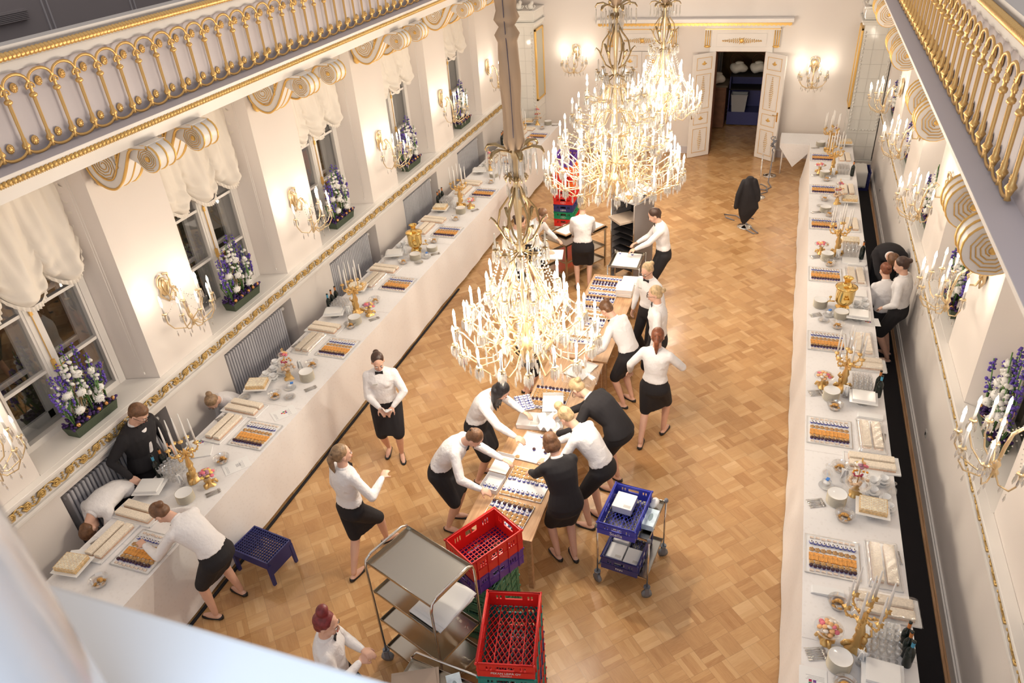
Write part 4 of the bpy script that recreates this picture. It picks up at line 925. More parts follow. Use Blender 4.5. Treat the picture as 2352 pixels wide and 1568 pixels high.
# ================================================================= buffet tables
TZ = 0.90
def buffet(x0, x1, y0, y1, name, lb, flare0, flare1, crease):
    o = empty('buffet_table', ((x0 + x1) / 2, (y0 + y1) / 2, 0), 0, lb, 'table', 'long buffet tables'); cx, cy = (x0 + x1) / 2, (y0 + y1) / 2
    m = MB(); m.b(x0 - cx + 0.02, x1 - cx - 0.02, y0 - cy + 0.02, y1 - cy - 0.02, TZ - 0.035, TZ - 0.008); obj('table_top', m, oak, o)
    ys_ = y0 + 0.3
    lm = None
    while ys_ < y1:
        for x in (x0 + 0.08, x1 - 0.08):
            if lm is None: m = MB(); m.tube([(0, 0, 0), (0, 0, TZ - 0.035)], 0.02, 8); lm = m.mesh('leg', chrome)
            link('leg', lm, o, (x - cx, ys_ - cy, 0))
        ys_ += 1.9
    # cloth : top with drops on the four sides
    r = random.Random(len(name)); m = MB(); n = int((y1 - y0) / 0.12)
    def drop(x, s, fl, zb):
        def fn(u, v):
            y = lerp(y0, y1, u); w = fl * v * v + 0.008 * v * sin(y * 2.3) + 0.005 * v * sin(y * 9)
            return (x + s * w, y, lerp(TZ + 0.004, zb, v))
        m.grid(fn, n, 10)
    drop(x0, -1, flare0, 0.012); drop(x1, 1, flare1, 0.05)
    for yy, s in ((y0, -1), (y1, 1)): m.grid(lambda u, v: (lerp(x0, x1, u), yy + s * 0.03 * v * v, lerp(TZ + 0.004, 0.02, v)), 8, 8)
    m.grid(lambda u, v: (lerp(x0, x1, u), lerp(y0, y1, v), TZ + 0.004), 6, n)
    c = obj('tablecloth', m, cloth); tag(c, 'white damask cloth covering the ' + name + ' to the floor', 'tablecloth', 'buffet tablecloths')
    k = MB()
    for i in range(int((y1 - y0) / 2.45)): k.b(x0 + 0.003, x1 - 0.003, y0 + 1.2 + i * 2.45, y0 + 1.204 + i * 2.45, TZ + 0.003, TZ + 0.0065)
    obj('cloth_seams', k, mat('cloth_fold', (0.78, 0.74, 0.72), 0.8), c)
buffet(-6.22, -5.24, 2.45, 18.25, 'left buffet table', 'long buffet table along the left wall under a white cloth', 0.02, 0.03, 1)
buffet(0.71, 1.585, 3.2, 17.5, 'right buffet table', 'long buffet table along the right wall under a white cloth', 0.09, 0.01, 1)
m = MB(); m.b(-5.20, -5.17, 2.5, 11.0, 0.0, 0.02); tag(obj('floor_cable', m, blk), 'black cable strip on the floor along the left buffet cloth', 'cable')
T = TZ + 0.006

# ---- things standing on the tables; every Kind is built once and copied
def K(fn): return Kind(fn)
def mk_platter():
    o = empty('platter', (0, 0, 0), 0, 'x', 'platter')
    m = MB(); m.b(-0.235, 0.235, -0.235, 0.235, 0, 0.006); obj('tray', m, paper, o, bevel=0.003)
    m = MB()
    for a, b, c, d in ((-0.24, 0.24, -0.24, -0.23), (-0.24, 0.24, 0.23, 0.24), (-0.24, -0.23, -0.24, 0.24), (0.23, 0.24, -0.24, 0.24)): m.b(a, b, c, d, 0.0, 0.014)
    obj('rim', m, GLASS, o); return o
platter = K(mk_platter)
def simple(name, cat, build, mats, bevel=0.0):
    def f():
        m = MB(); build(m); o = obj(name, m, mats, bevel=bevel); tag(o, 'x', cat); return o
    return Kind(f)
def b_ball(m):
    m.mi = 0; m.lathe([(0.012, 0), (0.019, 0.016)], (0, 0, 0), 8); m.mi = 1; m.ell((0, 0, 0.020), (0.0185, 0.0185, 0.015), 8, 6)
def b_creamcup(m):
    m.mi = 0; m.lathe([(0.013, 0), (0.021, 0.017)], (0, 0, 0), 8); m.mi = 1; m.ell((0, 0, 0.019), (0.017, 0.017, 0.013), 8, 5); m.mi = 2; m.ell((0.003, 0.0, 0.032), (0.006, 0.006, 0.005), 6, 4)
def b_swirl(m):
    m.lathe([(0.020, 0), (0.026, 0.006), (0.020, 0.014), (0.006, 0.016)], (0, 0, 0), 10, wob=lambda a, j: 1 + 0.12 * cos(5 * a))
    m.mi = 1
    for k in range(5): m.ell((0.013 * cos(k * 1.257), 0.013 * sin(k * 1.257), 0.015), (0.005, 0.005, 0.004), 5, 3)
    m.ell((0, 0, 0.017), (0.005, 0.005, 0.004), 5, 3)
class Many:
    """small pastries: the 300 nearest of a kind become objects, the rest one piece of stuff"""
    all = []
    def __init__(s, k, name, cat): s.k, s.name, s.cat, s.q = k, name, cat, []; Many.all.append(s)
    def __call__(s, loc, rz, label, group=None, scale=None): s.q.append((loc, rz, label, group, scale or 1.0))
    def flush(s, cap=290):
        s.q.sort(key=lambda e: (Vector(e[0]) - Vector((0, 0, 6.5))).length)
        for loc, rz, lb, g, sc in s.q[:cap]: s.k(loc, rz, lb, g, sc)
        rest = s.q[cap:]
        if not rest or s.k.p is None: return
        me = s.k.p.data; m = MB()
        for loc, rz, lb, g, sc in rest:
            m.T = Matrix.Translation(loc) @ Matrix.Rotation(rz, 4, 'Z') @ Matrix.Scale(sc, 4); b = len(m.v)
            m.v.extend([tuple(m.T @ v.co) for v in me.vertices])
            for p in me.polygons: m.f.append(tuple(i + b for i in p.vertices)); m.m.append(p.material_index); m.s.append(p.use_smooth)
        tag(obj(s.name, m, list(me.materials)), 'remaining %s on the farthest platters' % s.name.replace('_', ' '), s.cat, kind='stuff')
chocball = simple('chocolate_ball', 'pastry', b_ball, [purpp, choc]); chocblue = simple('chocolate_ball', 'pastry', b_ball, [bluep, choc])
creamcup = simple('cream_cup', 'pastry', b_creamcup, [bluep, creamw, choc])
swirl = simple('walnut_swirl', 'pastry', b_swirl, [tan, walnut]); biscuit = simple('tan_biscuit', 'pastry', b_swirl, [tan, cookie])
carslice = simple('caramel_slice', 'pastry', lambda m: m.b(-0.020, 0.020, -0.045, 0.045, 0, 0.013), caramel, 0.002)
pinkslice = simple('pink_wafer', 'pastry', lambda m: m.b(-0.018, 0.018, -0.011, 0.011, 0, 0.012), pinkw, 0.002)
COUNT = {}
chocball, chocblue, creamcup, swirl, biscuit, pinkslice = Many(chocball, 'chocolate_balls', 'pastry'), Many(chocblue, 'chocolate_cups', 'pastry'), Many(creamcup, 'cream_cups', 'pastry'), Many(swirl, 'walnut_swirls', 'pastry'), Many(biscuit, 'tan_biscuits', 'pastry'), Many(pinkslice, 'pink_wafers', 'pastry')
def fill_platter(x, y, where, rz=0.0, far=False):
    platter((x, y, T), rz, 'square pastry platter ' + where, 'pastry platters')
    M = Matrix.Translation((x, y, T + 0.0065)) @ Matrix.Rotation(rz, 4, 'Z'); j = random.Random(int(y * 100))
    rows = [('pink', -0.205), ('choc', -0.160), ('bisc', -0.112), ('car', -0.040), ('swirl', 0.050), ('cream', 0.125), ('pink', 0.195)]
    for kind, dy in rows:
        n = {'pink': 8, 'choc': 11, 'bisc': 8, 'car': 10, 'swirl': 8, 'cream': 11}[kind]
        K_, lb = {'pink': (pinkslice, 'pink and white wafer slices'), 'choc': (chocball, 'dark chocolate ball in violet paper cup'), 'bisc': (biscuit, 'round tan biscuit'), 'car': (carslice, 'golden caramel slice'), 'swirl': (swirl, 'brown walnut swirl'), 'cream': (creamcup, 'white cream cup in blue paper')}[kind]
        if kind == 'pink': lb = 'pink and white wafer in the %s row' % ('near' if dy < 0 else 'far')
        for k in range(n):
            p = M @ Vector((-0.205 + 0.41 * (k + 0.5) / n, dy + j.uniform(-.004, .004), 0))
            K_(tuple(p), rz + j.uniform(-0.06, 0.06), (lb + ', platter ' + where), '%s, platter %s' % ({'pink': 'wafers', 'choc': 'chocolate balls', 'bisc': 'tan biscuits', 'car': 'caramel slices', 'swirl': 'walnut swirls', 'cream': 'cream cups'}[kind] + ((' near' if dy < 0 else ' far') if kind == 'pink' else ''), where))
def mk_logs():
    o = empty('cake_plate', (0, 0, 0), 0, 'x', 'plate'); m = MB(); m.b(-0.27, 0.27, -0.135, 0.135, 0.002, 0.010); obj('plate', m, china, o, bevel=0.003)
    m = MB()
    for a, b, c, d in ((-0.275, 0.275, -0.14, -0.13), (-0.275, 0.275, 0.13, 0.14), (-0.275, -0.265, -0.14, 0.14), (0.265, 0.275, -0.14, 0.14)): m.b(a, b, c, d, 0.0, 0.018)
    obj('plate_rim', m, china, o, bevel=0.003); return o
logplate = K(mk_logs)
def b_log(m):
    m.mi = 1; m.b(-0.225, 0.225, -0.045, 0.045, 0, 0.02); m.mi = 0; m.b(-0.225, 0.225, -0.045, 0.045, 0.02, 0.052)
logk = simple('cream_log_cake', 'cake', b_log, [cream_cake, cakeb], 0.007)
def b_wrap(m):
    m.grid(lambda u, v: (-0.28 + 0.56 * u, -0.15 + 0.30 * v, 0.012 + 0.054 * min(1, 6 * u * (1 - u) * 2.6) * min(1, 4 * v * (1 - v) * 3.4) + 0.004 * sin(u * 33 + v * 21)), 22, 14)
wrapk = simple('plastic_wrap', 'wrap', b_wrap, PLASTIC)
def logs(x, y, rz, where, wrap=False):
    logplate((x, y, T), rz, 'long white plate of cream cakes ' + where, 'cream log plates'); M = Matrix.Rotation(rz, 3, 'Z')
    for s, w in ((-1, 'nearer'), (1, 'farther')):
        p = M @ Vector((0.0, s * 0.06, 0)); nearer = (p.y < -0.02) if abs(p.y) > 0.02 else None
        ww = ('nearer' if p.y < 0 else 'farther') if abs(p.y) > 0.02 else ('left' if p.x < 0 else 'right')
        logk((x + p.x, y + p.y, T + 0.0105), rz, 'long cream cake, the %s one on the plate %s' % (ww, where), 'cream log cakes')
    if wrap: wrapk((x, y, T + 0.008), rz, 'clear plastic wrap over the cream cakes ' + where, 'plastic wraps')
def mk_stand():
    o = empty('cake_stand', (0, 0, 0), 0, 'x', 'cake stand'); m = MB(); m.lathe([(0.075, 0), (0.07, 0.008), (0.014, 0.02), (0.012, 0.05), (0.05, 0.066), (0.09, 0.07)], (0, 0, 0), 20); obj('glass_foot', m, GLASS, o)
    m = MB(); m.b(-0.155, 0.155, -0.13, 0.13, 0.07, 0.078); obj('plate', m, china, o, bevel=0.003); return o
stand = K(mk_stand)
def b_cake(m):
    m.mi = 1; m.b(-0.125, 0.125, -0.10, 0.10, 0, 0.05); m.mi = 0; m.grid(lambda u, v: (-0.127 + 0.254 * u, -0.102 + 0.204 * v, 0.052 + 0.005 * sin(u * 41) * sin(v * 37) - 0.012 * (max(abs(u - .5), abs(v - .5)) > 0.46)), 24, 20)
cakek = simple('crumble_cake', 'cake', b_cake, [sugarm, crumb], 0.0)
def cake(x, y, where, rz=0.1):
    stand((x, y, T), rz, 'low glass stand under the crumble cake ' + where, 'cake stands'); cakek((x, y, T + 0.079), rz, 'square sugared crumble cake ' + where, 'crumble cakes')
def mk_bowl():
    m = MB(); m.shell([(0.0, 0.004), (0.055, 0.004), (0.075, 0.035), (0.092, 0.075), (0.095, 0.077), (0.077, 0.035), (0.056, 0.0), (0.0, 0.0)], (0, 0, 0), 24); o = obj('glass_bowl', m, GLASS); tag(o, 'x', 'bowl'); return o
bowlk = K(mk_bowl)
def b_cook(m): m.ell((0, 0, 0.008), (0.026, 0.017, 0.009), 8, 5); m.ell((0.004, 0.003, 0.014), (0.014, 0.010, 0.006), 6, 4)
cookk = simple('cookie', 'cookie', b_cook, cookie)
def bowl(x, y, where, n=7):
    bowlk((x, y, T), 0, 'round clear glass bowl of cookies ' + where, 'cookie bowls'); j = random.Random(int(x * 31 + y * 100))
    for k in range(n):
        lay = k // 5; a = k * 1.257 + lay * 0.7; rr = 0.043 if lay == 0 else 0.022
        o = cookk((x + rr * cos(a), y + rr * sin(a) * (1 if lay == 0 or k == 5 else 1), T + 0.012 + lay * 0.030), a + pi / 2, 'golden cookie in the glass bowl ' + where, 'cookies in the bowl ' + where, 0.95 if lay == 0 else 1.15); o.rotation_euler = (j.uniform(-.1, .1), j.uniform(-.1, .1), a + pi / 2)
def b_plate(m): m.shell([(0, 0.004), (0.05, 0.004), (0.092, 0.013)], (0, 0, 0), 24); m.mi = 1; m.shell([(0.092, 0.013), (0.096, 0.012), (0.093, 0.009)], (0, 0, 0), 24); m.mi = 2; m.shell([(0.093, 0.009), (0.055, 0.0), (0, 0)], (0, 0, 0), 24)
platek = simple('dessert_plate', 'plate', b_plate, [china, mat('plate_rim_gilt', (0.70, 0.62, 0.48), 0.3), chinaedge])
def plates(x, y, where, n=12):
    for k in range(n): platek((x, y, T + k * 0.0092), 0, 'round white dessert plate in the stack ' + where, 'plate stack ' + where)
def b_fork(m):
    m.tube([(-0.08, 0, 0.004), (0.02, 0, 0.007), (0.05, 0, 0.004)], [0.004, 0.0025, 0.003], 4, flat=0.5)
    for q in (-1, 0, 1): m.tube([(0.05, q * 0.004, 0.005), (0.08, q * 0.005, 0.008)], 0.0012, 3)
forkk = simple('fork', 'fork', b_fork, silver)
def forks(x, y, where, rz=0.5, n=7, kind='fork'):
    c, s = cos(rz + pi / 2), sin(rz + pi / 2)
    for k in range(n): d = (k - n / 2) * 0.011; forkk((x + c * d + 0.006 * (k % 2), y + s * d, T + 0.001 * (k % 3)), rz + 0.05 * sin(k), 'dessert fork in the silver fan ' + where, 'forks ' + where)
def b_tong(m):
    for s in (-1, 1): m.tube([(-0.09, 0, 0.012), (0.0, s * 0.014, 0.012), (0.08, s * 0.012, 0.008)], [0.006, 0.006, 0.012], 5, flat=0.4)
tongk = simple('serving_tongs', 'tongs', b_tong, silver)
def b_bottle(m):
    m.mi = 0; m.lathe([(0.036, 0), (0.037, 0.01), (0.037, 0.17), (0.030, 0.195), (0.0135, 0.225), (0.0125, 0.29), (0.015, 0.292), (0.015, 0.302), (0.0, 0.303)], (0, 0, 0), 16)
    m.mi = 1; m.shell([(0.0375, 0.07), (0.0378, 0.14)], (0, 0, 0), 16); m.mi = 2; m.shell([(0.0142, 0.235), (0.0142, 0.288)], (0, 0, 0), 12)
def mkbot(c):
    return simple('bottle', 'bottle', b_bottle, [bottle, bottle, c])
bot1, bot2 = mkbot(blab2), mkbot(blab)
def bottles(pts, where):
    for i, (x, y) in enumerate(pts):
        w = (['nearest', 'middle', 'farthest'][i] if len(pts) == 3 else ['nearer', 'farther'][i]) if len(pts) > 1 else 'single'
        (bot1 if i == 0 and y < 9 else bot2)((x, y, T), i, '%s of the dark wine bottles %s' % (w, where) if len(pts) > 1 else 'dark green wine bottle ' + where, 'wine bottles')
def b_glass(m): m.shell([(0.028, 0.001), (0.004, 0.004), (0.0035, 0.06), (0.02, 0.085), (0.028, 0.115), (0.027, 0.15), (0.0262, 0.15), (0.027, 0.115), (0.018, 0.087), (0.0, 0.07)], (0, 0, 0), 12)
glassk = simple('wine_glass', 'glass', b_glass, GLASS)
def glasses(x, y, nx, ny, where, dx=0.062, dy=0.062):
    for i in range(nx):
        for j in range(ny): glassk((x + (i - (nx - 1) / 2) * dx + 0.006 * (j % 2), y + (j - (ny - 1) / 2) * dy, T), 0, 'empty wine glass in the cluster ' + where, 'wine glasses ' + where)
def b_sq(m): m.b(-0.125, 0.125, -0.105, 0.105, 0, 0.007)
sqk = simple('square_plate', 'plate', b_sq, china, 0.003)
def sqstack(x, y, where, rz=0.15, n=4, foot=True):
    z = T
    if foot: stand((x, y, T), rz, 'glass footed stand under the square plates ' + where, 'plate stands'); z = T + 0.079
    for k in range(n): sqk((x, y, z + k * 0.0075), rz + 0.02 * sin(k * 3), 'white square plate in the pile ' + where, 'square plates ' + where)
def b_cup(m): m.shell([(0, 0.008), (0.028, 0.008), (0.042, 0.045), (0.0435, 0.045), (0.03, 0.004), (0, 0.004)], (0, 0, 0), 16); m.tube([(0.036, 0, 0.038), (0.058, 0, 0.034), (0.052, 0, 0.016), (0.034, 0, 0.014)], 0.004, 5); m.shell([(0, 0.001), (0.04, 0.0), (0.065, 0.008), (0.066, 0.006), (0.04, -0.001)], (0, 0, 0.001), 18)
cupk = simple('tea_cup', 'cup', b_cup, china)
def cups(pts, where):
    for i, (x, y) in enumerate(pts):
        for k in range(2): cupk((x, y, T + k * 0.047), i + k, 'white tea cup and saucer in the cluster ' + where, 'tea cups ' + where)
def b_sugar(m):
    m.mi = 1; m.shell([(0.0, 0.0), (0.05, 0.002), (0.075, 0.018)], (0, 0, 0), 18); m.mi = 0; m.shell([(0.03, 0.01), (0.045, 0.03), (0.05, 0.075), (0.048, 0.075), (0.04, 0.03)], (0, 0, 0), 16); m.mi = 2; m.ell((0, 0, 0.045), (0.042, 0.042, 0.025), 10, 6)
    m.mi = 3; m.box((0.02, 0.02, 0.082), (0.04, 0.03, 0.012), 0.6)
sugark = simple('sugar_jar', 'jar', b_sugar, [GLASS, china, creamw, mat('bright_blue_label', (0.06, 0.25, 0.75), 0.4)])
saucerk = simple('glass_saucer', 'dish', lambda m: (m.shell([(0, 0.003), (0.05, 0.004), (0.08, 0.016), (0.081, 0.014), (0.05, 0.001), (0, 0)], (0, 0, 0), 20), m.ell((0, 0, 0.012), (0.035, 0.03, 0.012), 8, 5)), GLASS)
carafek = simple('glass_carafe', 'carafe', lambda m: m.shell([(0.045, 0.0), (0.055, 0.03), (0.05, 0.07), (0.02, 0.10), (0.025, 0.14), (0.035, 0.15)], (0, 0, 0), 18), GLASS)
def mk_napk():
    o = empty('napkin_glass', (0, 0, 0), 0, 'x', 'napkins'); m = MB(); m.shell([(0.0, 0.001), (0.035, 0.003), (0.006, 0.015), (0.02, 0.04), (0.036, 0.10), (0.034, 0.10)], (0, 0, 0), 16); obj('glass', m, GLASS, o)
    m = MB()
    for k in range(5): a = k * 1.26; m.box((0.013 * cos(a), 0.013 * sin(a), 0.10), (0.045, 0.008, 0.13), a, 0.18 * cos(a), 0.12 * sin(a))
    obj('folded_napkins', m, paper, o, bevel=0.002); return o
napk = K(mk_napk)
def b_nap(m):
    for k in range(4): m.box((0.004 * k, 0.002 * k, 0.004 + 0.006 * k), (0.26, 0.085, 0.006), 0.03 * k)
napkink = simple('folded_napkins', 'napkins', b_nap, paper, 0.002)
def paper_sheet(x, y, rz, lb, colors=True, w=0.21, h=0.297):
    o = empty('printed_sheet', (x, y, T), rz, lb, 'paper', 'printed sheets'); m = MB(); m.b(-h / 2, h / 2, -w / 2, w / 2, 0, 0.0015); obj('sheet', m, paper, o)
    m = MB(); dk = mat('grey_print', (0.25, 0.25, 0.28), 0.7)
    cs = [dk, mat('print_green', (0.02, 0.22, 0.12), 0.6), mat('print_orange', (0.75, 0.20, 0.04), 0.6), mat('print_crimson', (0.45, 0.02, 0.08), 0.6), mat('print_violet', (0.18, 0.05, 0.30), 0.6)]
    if colors:
        for i, (a, b) in enumerate([(0.0, 0.02), (0.025, 0.02), (0.0, -0.012), (0.025, -0.012), (-0.025, 0.004)]): m.mi = [1, 3, 2, 4, 3][i]; m.b(a - 0.010, a + 0.012, b - 0.012, b + 0.012, 0.0016, 0.0020)
    else:
        m.mi = 0
        for k in range(6): m.b(-0.005 + k * 0.009, -0.001 + k * 0.009, -0.03, 0.03 - 0.008 * (k % 2), 0.0016, 0.0020)
    m.mi = 0
    for k in range(7): m.b(-h / 2 + 0.03 + (0.01 * k if k < 3 else 0.12 + 0.012 * k), -h / 2 + 0.032 + (0.01 * k if k < 3 else 0.12 + 0.012 * k), -w / 2 + 0.02, w / 2 - 0.05 - 0.01 * (k % 3), 0.0016, 0.0019)
    obj('print', m, cs, o)
# ---- gilt candelabra
def mk_candelabrum():
    o = empty('candelabrum', (0, 0, 0), 0, 'x', 'candelabrum'); r = random.Random(2)
    m = MB(); m.lathe([(0.09, 0), (0.085, 0.02), (0.05, 0.035), (0.045, 0.06), (0.03, 0.08), (0.038, 0.12), (0.028, 0.18), (0.04, 0.22), (0.022, 0.30), (0.03, 0.34), (0.018, 0.42), (0.0, 0.46)], (0, 0, 0), 14, wob=lambda a, j: 1 + 0.16 * cos(3 * a) + 0.07 * sin(7 * a + j))
    m.ell((0.04, 0.02, 0.13), (0.028, 0.026, 0.05), 8, 6); m.ell((0.045, 0.02, 0.20), (0.020, 0.020, 0.022), 8, 6); m.tube([(0.045, 0.03, 0.17), (0.07, 0.05, 0.21), (0.05, 0.05, 0.26)], 0.009, 5)
    for k in range(3): a = k * 2.09; m.tube([(0.05 * cos(a), 0.05 * sin(a), 0.05), (0.09 * cos(a), 0.09 * sin(a), 0.05), (0.11 * cos(a), 0.11 * sin(a), 0.015)], [0.02, 0.022, 0.018], 6)
    obj('stem', m, gold, o)
    for k in range(7):
        a = k * 2 * pi / 6; R, z = (0.145, 0.475 + 0.02 * (k % 2)) if k < 6 else (0.0, 0.55)
        x, y = R * cos(a), R * sin(a)
        if k < 6:
            m = MB(); m.tube([(0, 0, 0.40), (x * 0.4, y * 0.4, 0.36), (x * 0.85, y * 0.85, 0.38), (x * 1.05, y * 1.05, 0.42), (x, y, z - 0.02)], 0.009, 5)
            for q in range(4): m.ell((x * (0.3 + 0.2 * q), y * (0.3 + 0.2 * q), 0.37 + 0.012 * (q % 2)), (0.018, 0.018, 0.011), 5, 4, Matrix.Rotation(q, 3, 'X'))
            obj('arm', m, gold, o)
        m = MB(); m.lathe([(0.008, -0.03), (0.028, -0.008), (0.034, 0.0), (0.014, 0.002), (0.016, 0.02), (0.0, 0.02)], (x, y, z), 10, wob=lambda a, j: 1 + 0.2 * cos(5 * a) * (j in (1, 2))); obj('cup', m, gold, o)
        m = MB(); m.tube([(x, y, z + 0.015), (x, y, z + 0.20), (x, y, z + 0.315), (x, y, z + 0.33)], [0.0115, 0.0105, 0.006, 0.001], 8); obj('candle', m, wax, o)
    return o
candel = K(mk_candelabrum)
def mk_compote():
    o = empty('gilt_compote', (0, 0, 0), 0, 'x', 'dish')
    m = MB(); m.lathe([(0.065, 0), (0.055, 0.02), (0.03, 0.04), (0.038, 0.07), (0.02, 0.10), (0.028, 0.12), (0.04, 0.13)], (0, 0, 0), 12, wob=lambda a, j: 1 + 0.22 * cos(3 * a + 0.6 * j) + 0.10 * sin(7 * a + j))
    for k in range(3): a = k * 2.09 + 0.5; m.tube([(0.03 * cos(a), 0.03 * sin(a), 0.05), (0.07 * cos(a), 0.07 * sin(a), 0.05), (0.085 * cos(a), 0.085 * sin(a), 0.012)], [0.014, 0.018, 0.014], 6)
    obj('gilt_foot', m, gold, o)
    m = MB(); m.shell([(0.0, 0.13), (0.06, 0.135), (0.115, 0.165), (0.117, 0.163), (0.06, 0.128)], (0, 0, 0), 24); obj('glass_dish', m, GLASS, o); return o
compotek = K(mk_compote)
MC = {n: simple('macaron', 'macaron', lambda m: (m.ell((0, 0, 0.010), (0.0235, 0.0235, 0.0115), 9, 6)), mat('macaron_' + n, c, 0.55)) for n, c in dict(pink=(0.82, 0.20, 0.26), orange=(0.86, 0.48, 0.22), white=(0.86, 0.78, 0.70), yellow=(0.86, 0.62, 0.16), mauve=(0.42, 0.20, 0.27)).items()}
def macarons(x, y, z, R, where, pal, n=17, dish='dish'):
    j = random.Random(int(x * 77 + y * 13))
    for k in range(n):
        c = pal[k % len(pal)]; t = k / n; rr = R * (1 - t) ** 0.6; a = k * 2.4
        o = MC[c]((x + rr * cos(a), y + rr * sin(a), z + 0.040 * t + 0.004), 0, '%s macaron on the %s %s' % (c, dish, where), '%s macarons %s' % (c, where)); o.rotation_euler = (j.uniform(-.4, .4), j.uniform(-.4, .4), 0)
def compote(x, y, where, pal=('pink', 'orange', 'white')):
    compotek((x, y, T), 0.3, 'gilt footed glass dish of macarons ' + where, 'gilt compotes'); macarons(x, y, T + 0.148, 0.082, where, pal)
def mk_tier():
    o = empty('tiered_stand', (0, 0, 0), 0, 'x', 'tiered stand')
    m = MB(); m.lathe([(0.065, 0), (0.055, 0.02), (0.03, 0.04), (0.04, 0.07), (0.02, 0.10), (0.03, 0.12)], (0, 0, 0), 12, wob=lambda a, j: 1 + 0.22 * cos(3 * a + 0.6 * j) + 0.10 * sin(7 * a + j)); m.tube([(0, 0, 0.1), (0, 0, 0.43)], 0.006, 6); m.tube(circ((0, 0, 0.455), 0.02, 10, 'x'), 0.005, 5, True)
    obj('gilt_stem', m, gold, o)
    for z, R in ((0.13, 0.13), (0.25, 0.10), (0.36, 0.075)): m = MB(); m.shell([(0.0, z), (R * 0.6, z + 0.004), (R, z + 0.028), (R + 0.002, z + 0.026), (R * 0.6, z)], (0, 0, 0), 24); obj('glass_tier', m, GLASS, o)
    return o
tierk = K(mk_tier)
jelly = {n: simple('jelly_sweet', 'sweet', lambda m: m.ell((0, 0, 0.009), (0.0125, 0.015, 0.009), 6, 4), mat('jelly_' + n, c, 0.35)) for n, c in dict(orange=(0.85, 0.35, 0.02), crimson=(0.46, 0.05, 0.10), beige=(0.76, 0.52, 0.33)).items()}
def tier(x, y, where):
    tierk((x, y, T), 0, 'three tiered glass stand of sweets ' + where, 'tiered sweet stands'); macarons(x, y, T + 0.368, 0.045, where, ('pink', 'yellow', 'mauve', 'orange', 'white'), 10, 'top tier')
    for k in range(13):
        a = k * 2.4; rr = 0.025 + 0.055 * ((k * 0.618) % 1); c = 'orange' if rr * sin(a) > 0 else 'crimson'
        jelly[c]((x + rr * cos(a), y + rr * sin(a), T + 0.256 + 0.010 * (k % 3)), a, '%s jelly sweet on the middle tier %s' % (c, where), '%s jelly sweets %s' % (c, where))
    for k in range(15):
        a = k * 2.4; rr = 0.025 + 0.08 * ((k * 0.618) % 1); jelly['beige']((x + rr * cos(a), y + rr * sin(a), T + 0.138 + 0.012 * (k % 3)), a, 'beige meringue sweet on the bottom tier ' + where, 'beige sweets ' + where, 1.6)
def mk_samovar():
    o = empty('samovar', (0, 0, 0), 0, 'x', 'samovar')
    m = MB()
    m.b(-0.085, 0.085, -0.085, 0.085, 0.01, 0.03)
    for sx in (-1, 1):
        for sy in (-1, 1): m.ell((sx * 0.07, sy * 0.07, 0.012), (0.025, 0.025, 0.012), 8, 5)
    m.lathe([(0.05, 0.03), (0.035, 0.05), (0.045, 0.075), (0.065, 0.085)], (0, 0, 0), 20); obj('foot', m, brass, o)
    m = MB(); m.lathe([(0.05, 0.085), (0.09, 0.10), (0.118, 0.14), (0.122, 0.18), (0.128, 0.33), (0.132, 0.335), (0.132, 0.35), (0.126, 0.36)], (0, 0, 0), 32); m.b(-0.03, 0.03, -0.135, -0.12, 0.22, 0.23); obj('body', m, brass, o)
    m = MB(); m.tube([(-0.03, -0.12, 0.235), (-0.035, -0.15, 0.23), (0.035, -0.15, 0.23), (0.03, -0.12, 0.235)], 0.007, 6); m.tube([(-0.03, 0.12, 0.235), (-0.035, 0.15, 0.23), (0.035, 0.15, 0.23), (0.03, 0.12, 0.235)], 0.007, 6); obj('handle', m, brass, o)
    m = MB(); m.lathe([(0.145, 0.358), (0.148, 0.366), (0.13, 0.375), (0.09, 0.39), (0.06, 0.40), (0.052, 0.41)], (0, 0, 0), 32); obj('lid', m, brass, o)
    m = MB(); m.shell([(0.05, 0.405), (0.042, 0.42), (0.042, 0.46), (0.055, 0.485), (0.07, 0.50), (0.072, 0.504), (0.062, 0.503), (0.048, 0.485), (0.036, 0.46), (0.034, 0.42)], (0, 0, 0), 28); obj('chimney', m, brass, o)
    m = MB(); m.tube([(-0.12, 0, 0.125), (-0.20, 0, 0.125), (-0.215, 0, 0.105)], 0.009, 8); m.tube([(-0.185, 0, 0.12), (-0.185, 0, 0.17), (-0.185, 0.03, 0.185)], 0.006, 6); m.ell((-0.185, 0, 0.19), (0.02, 0.006, 0.02), 8, 5); obj('tap', m, brass, o)
    return o
samovark = K(mk_samovar)

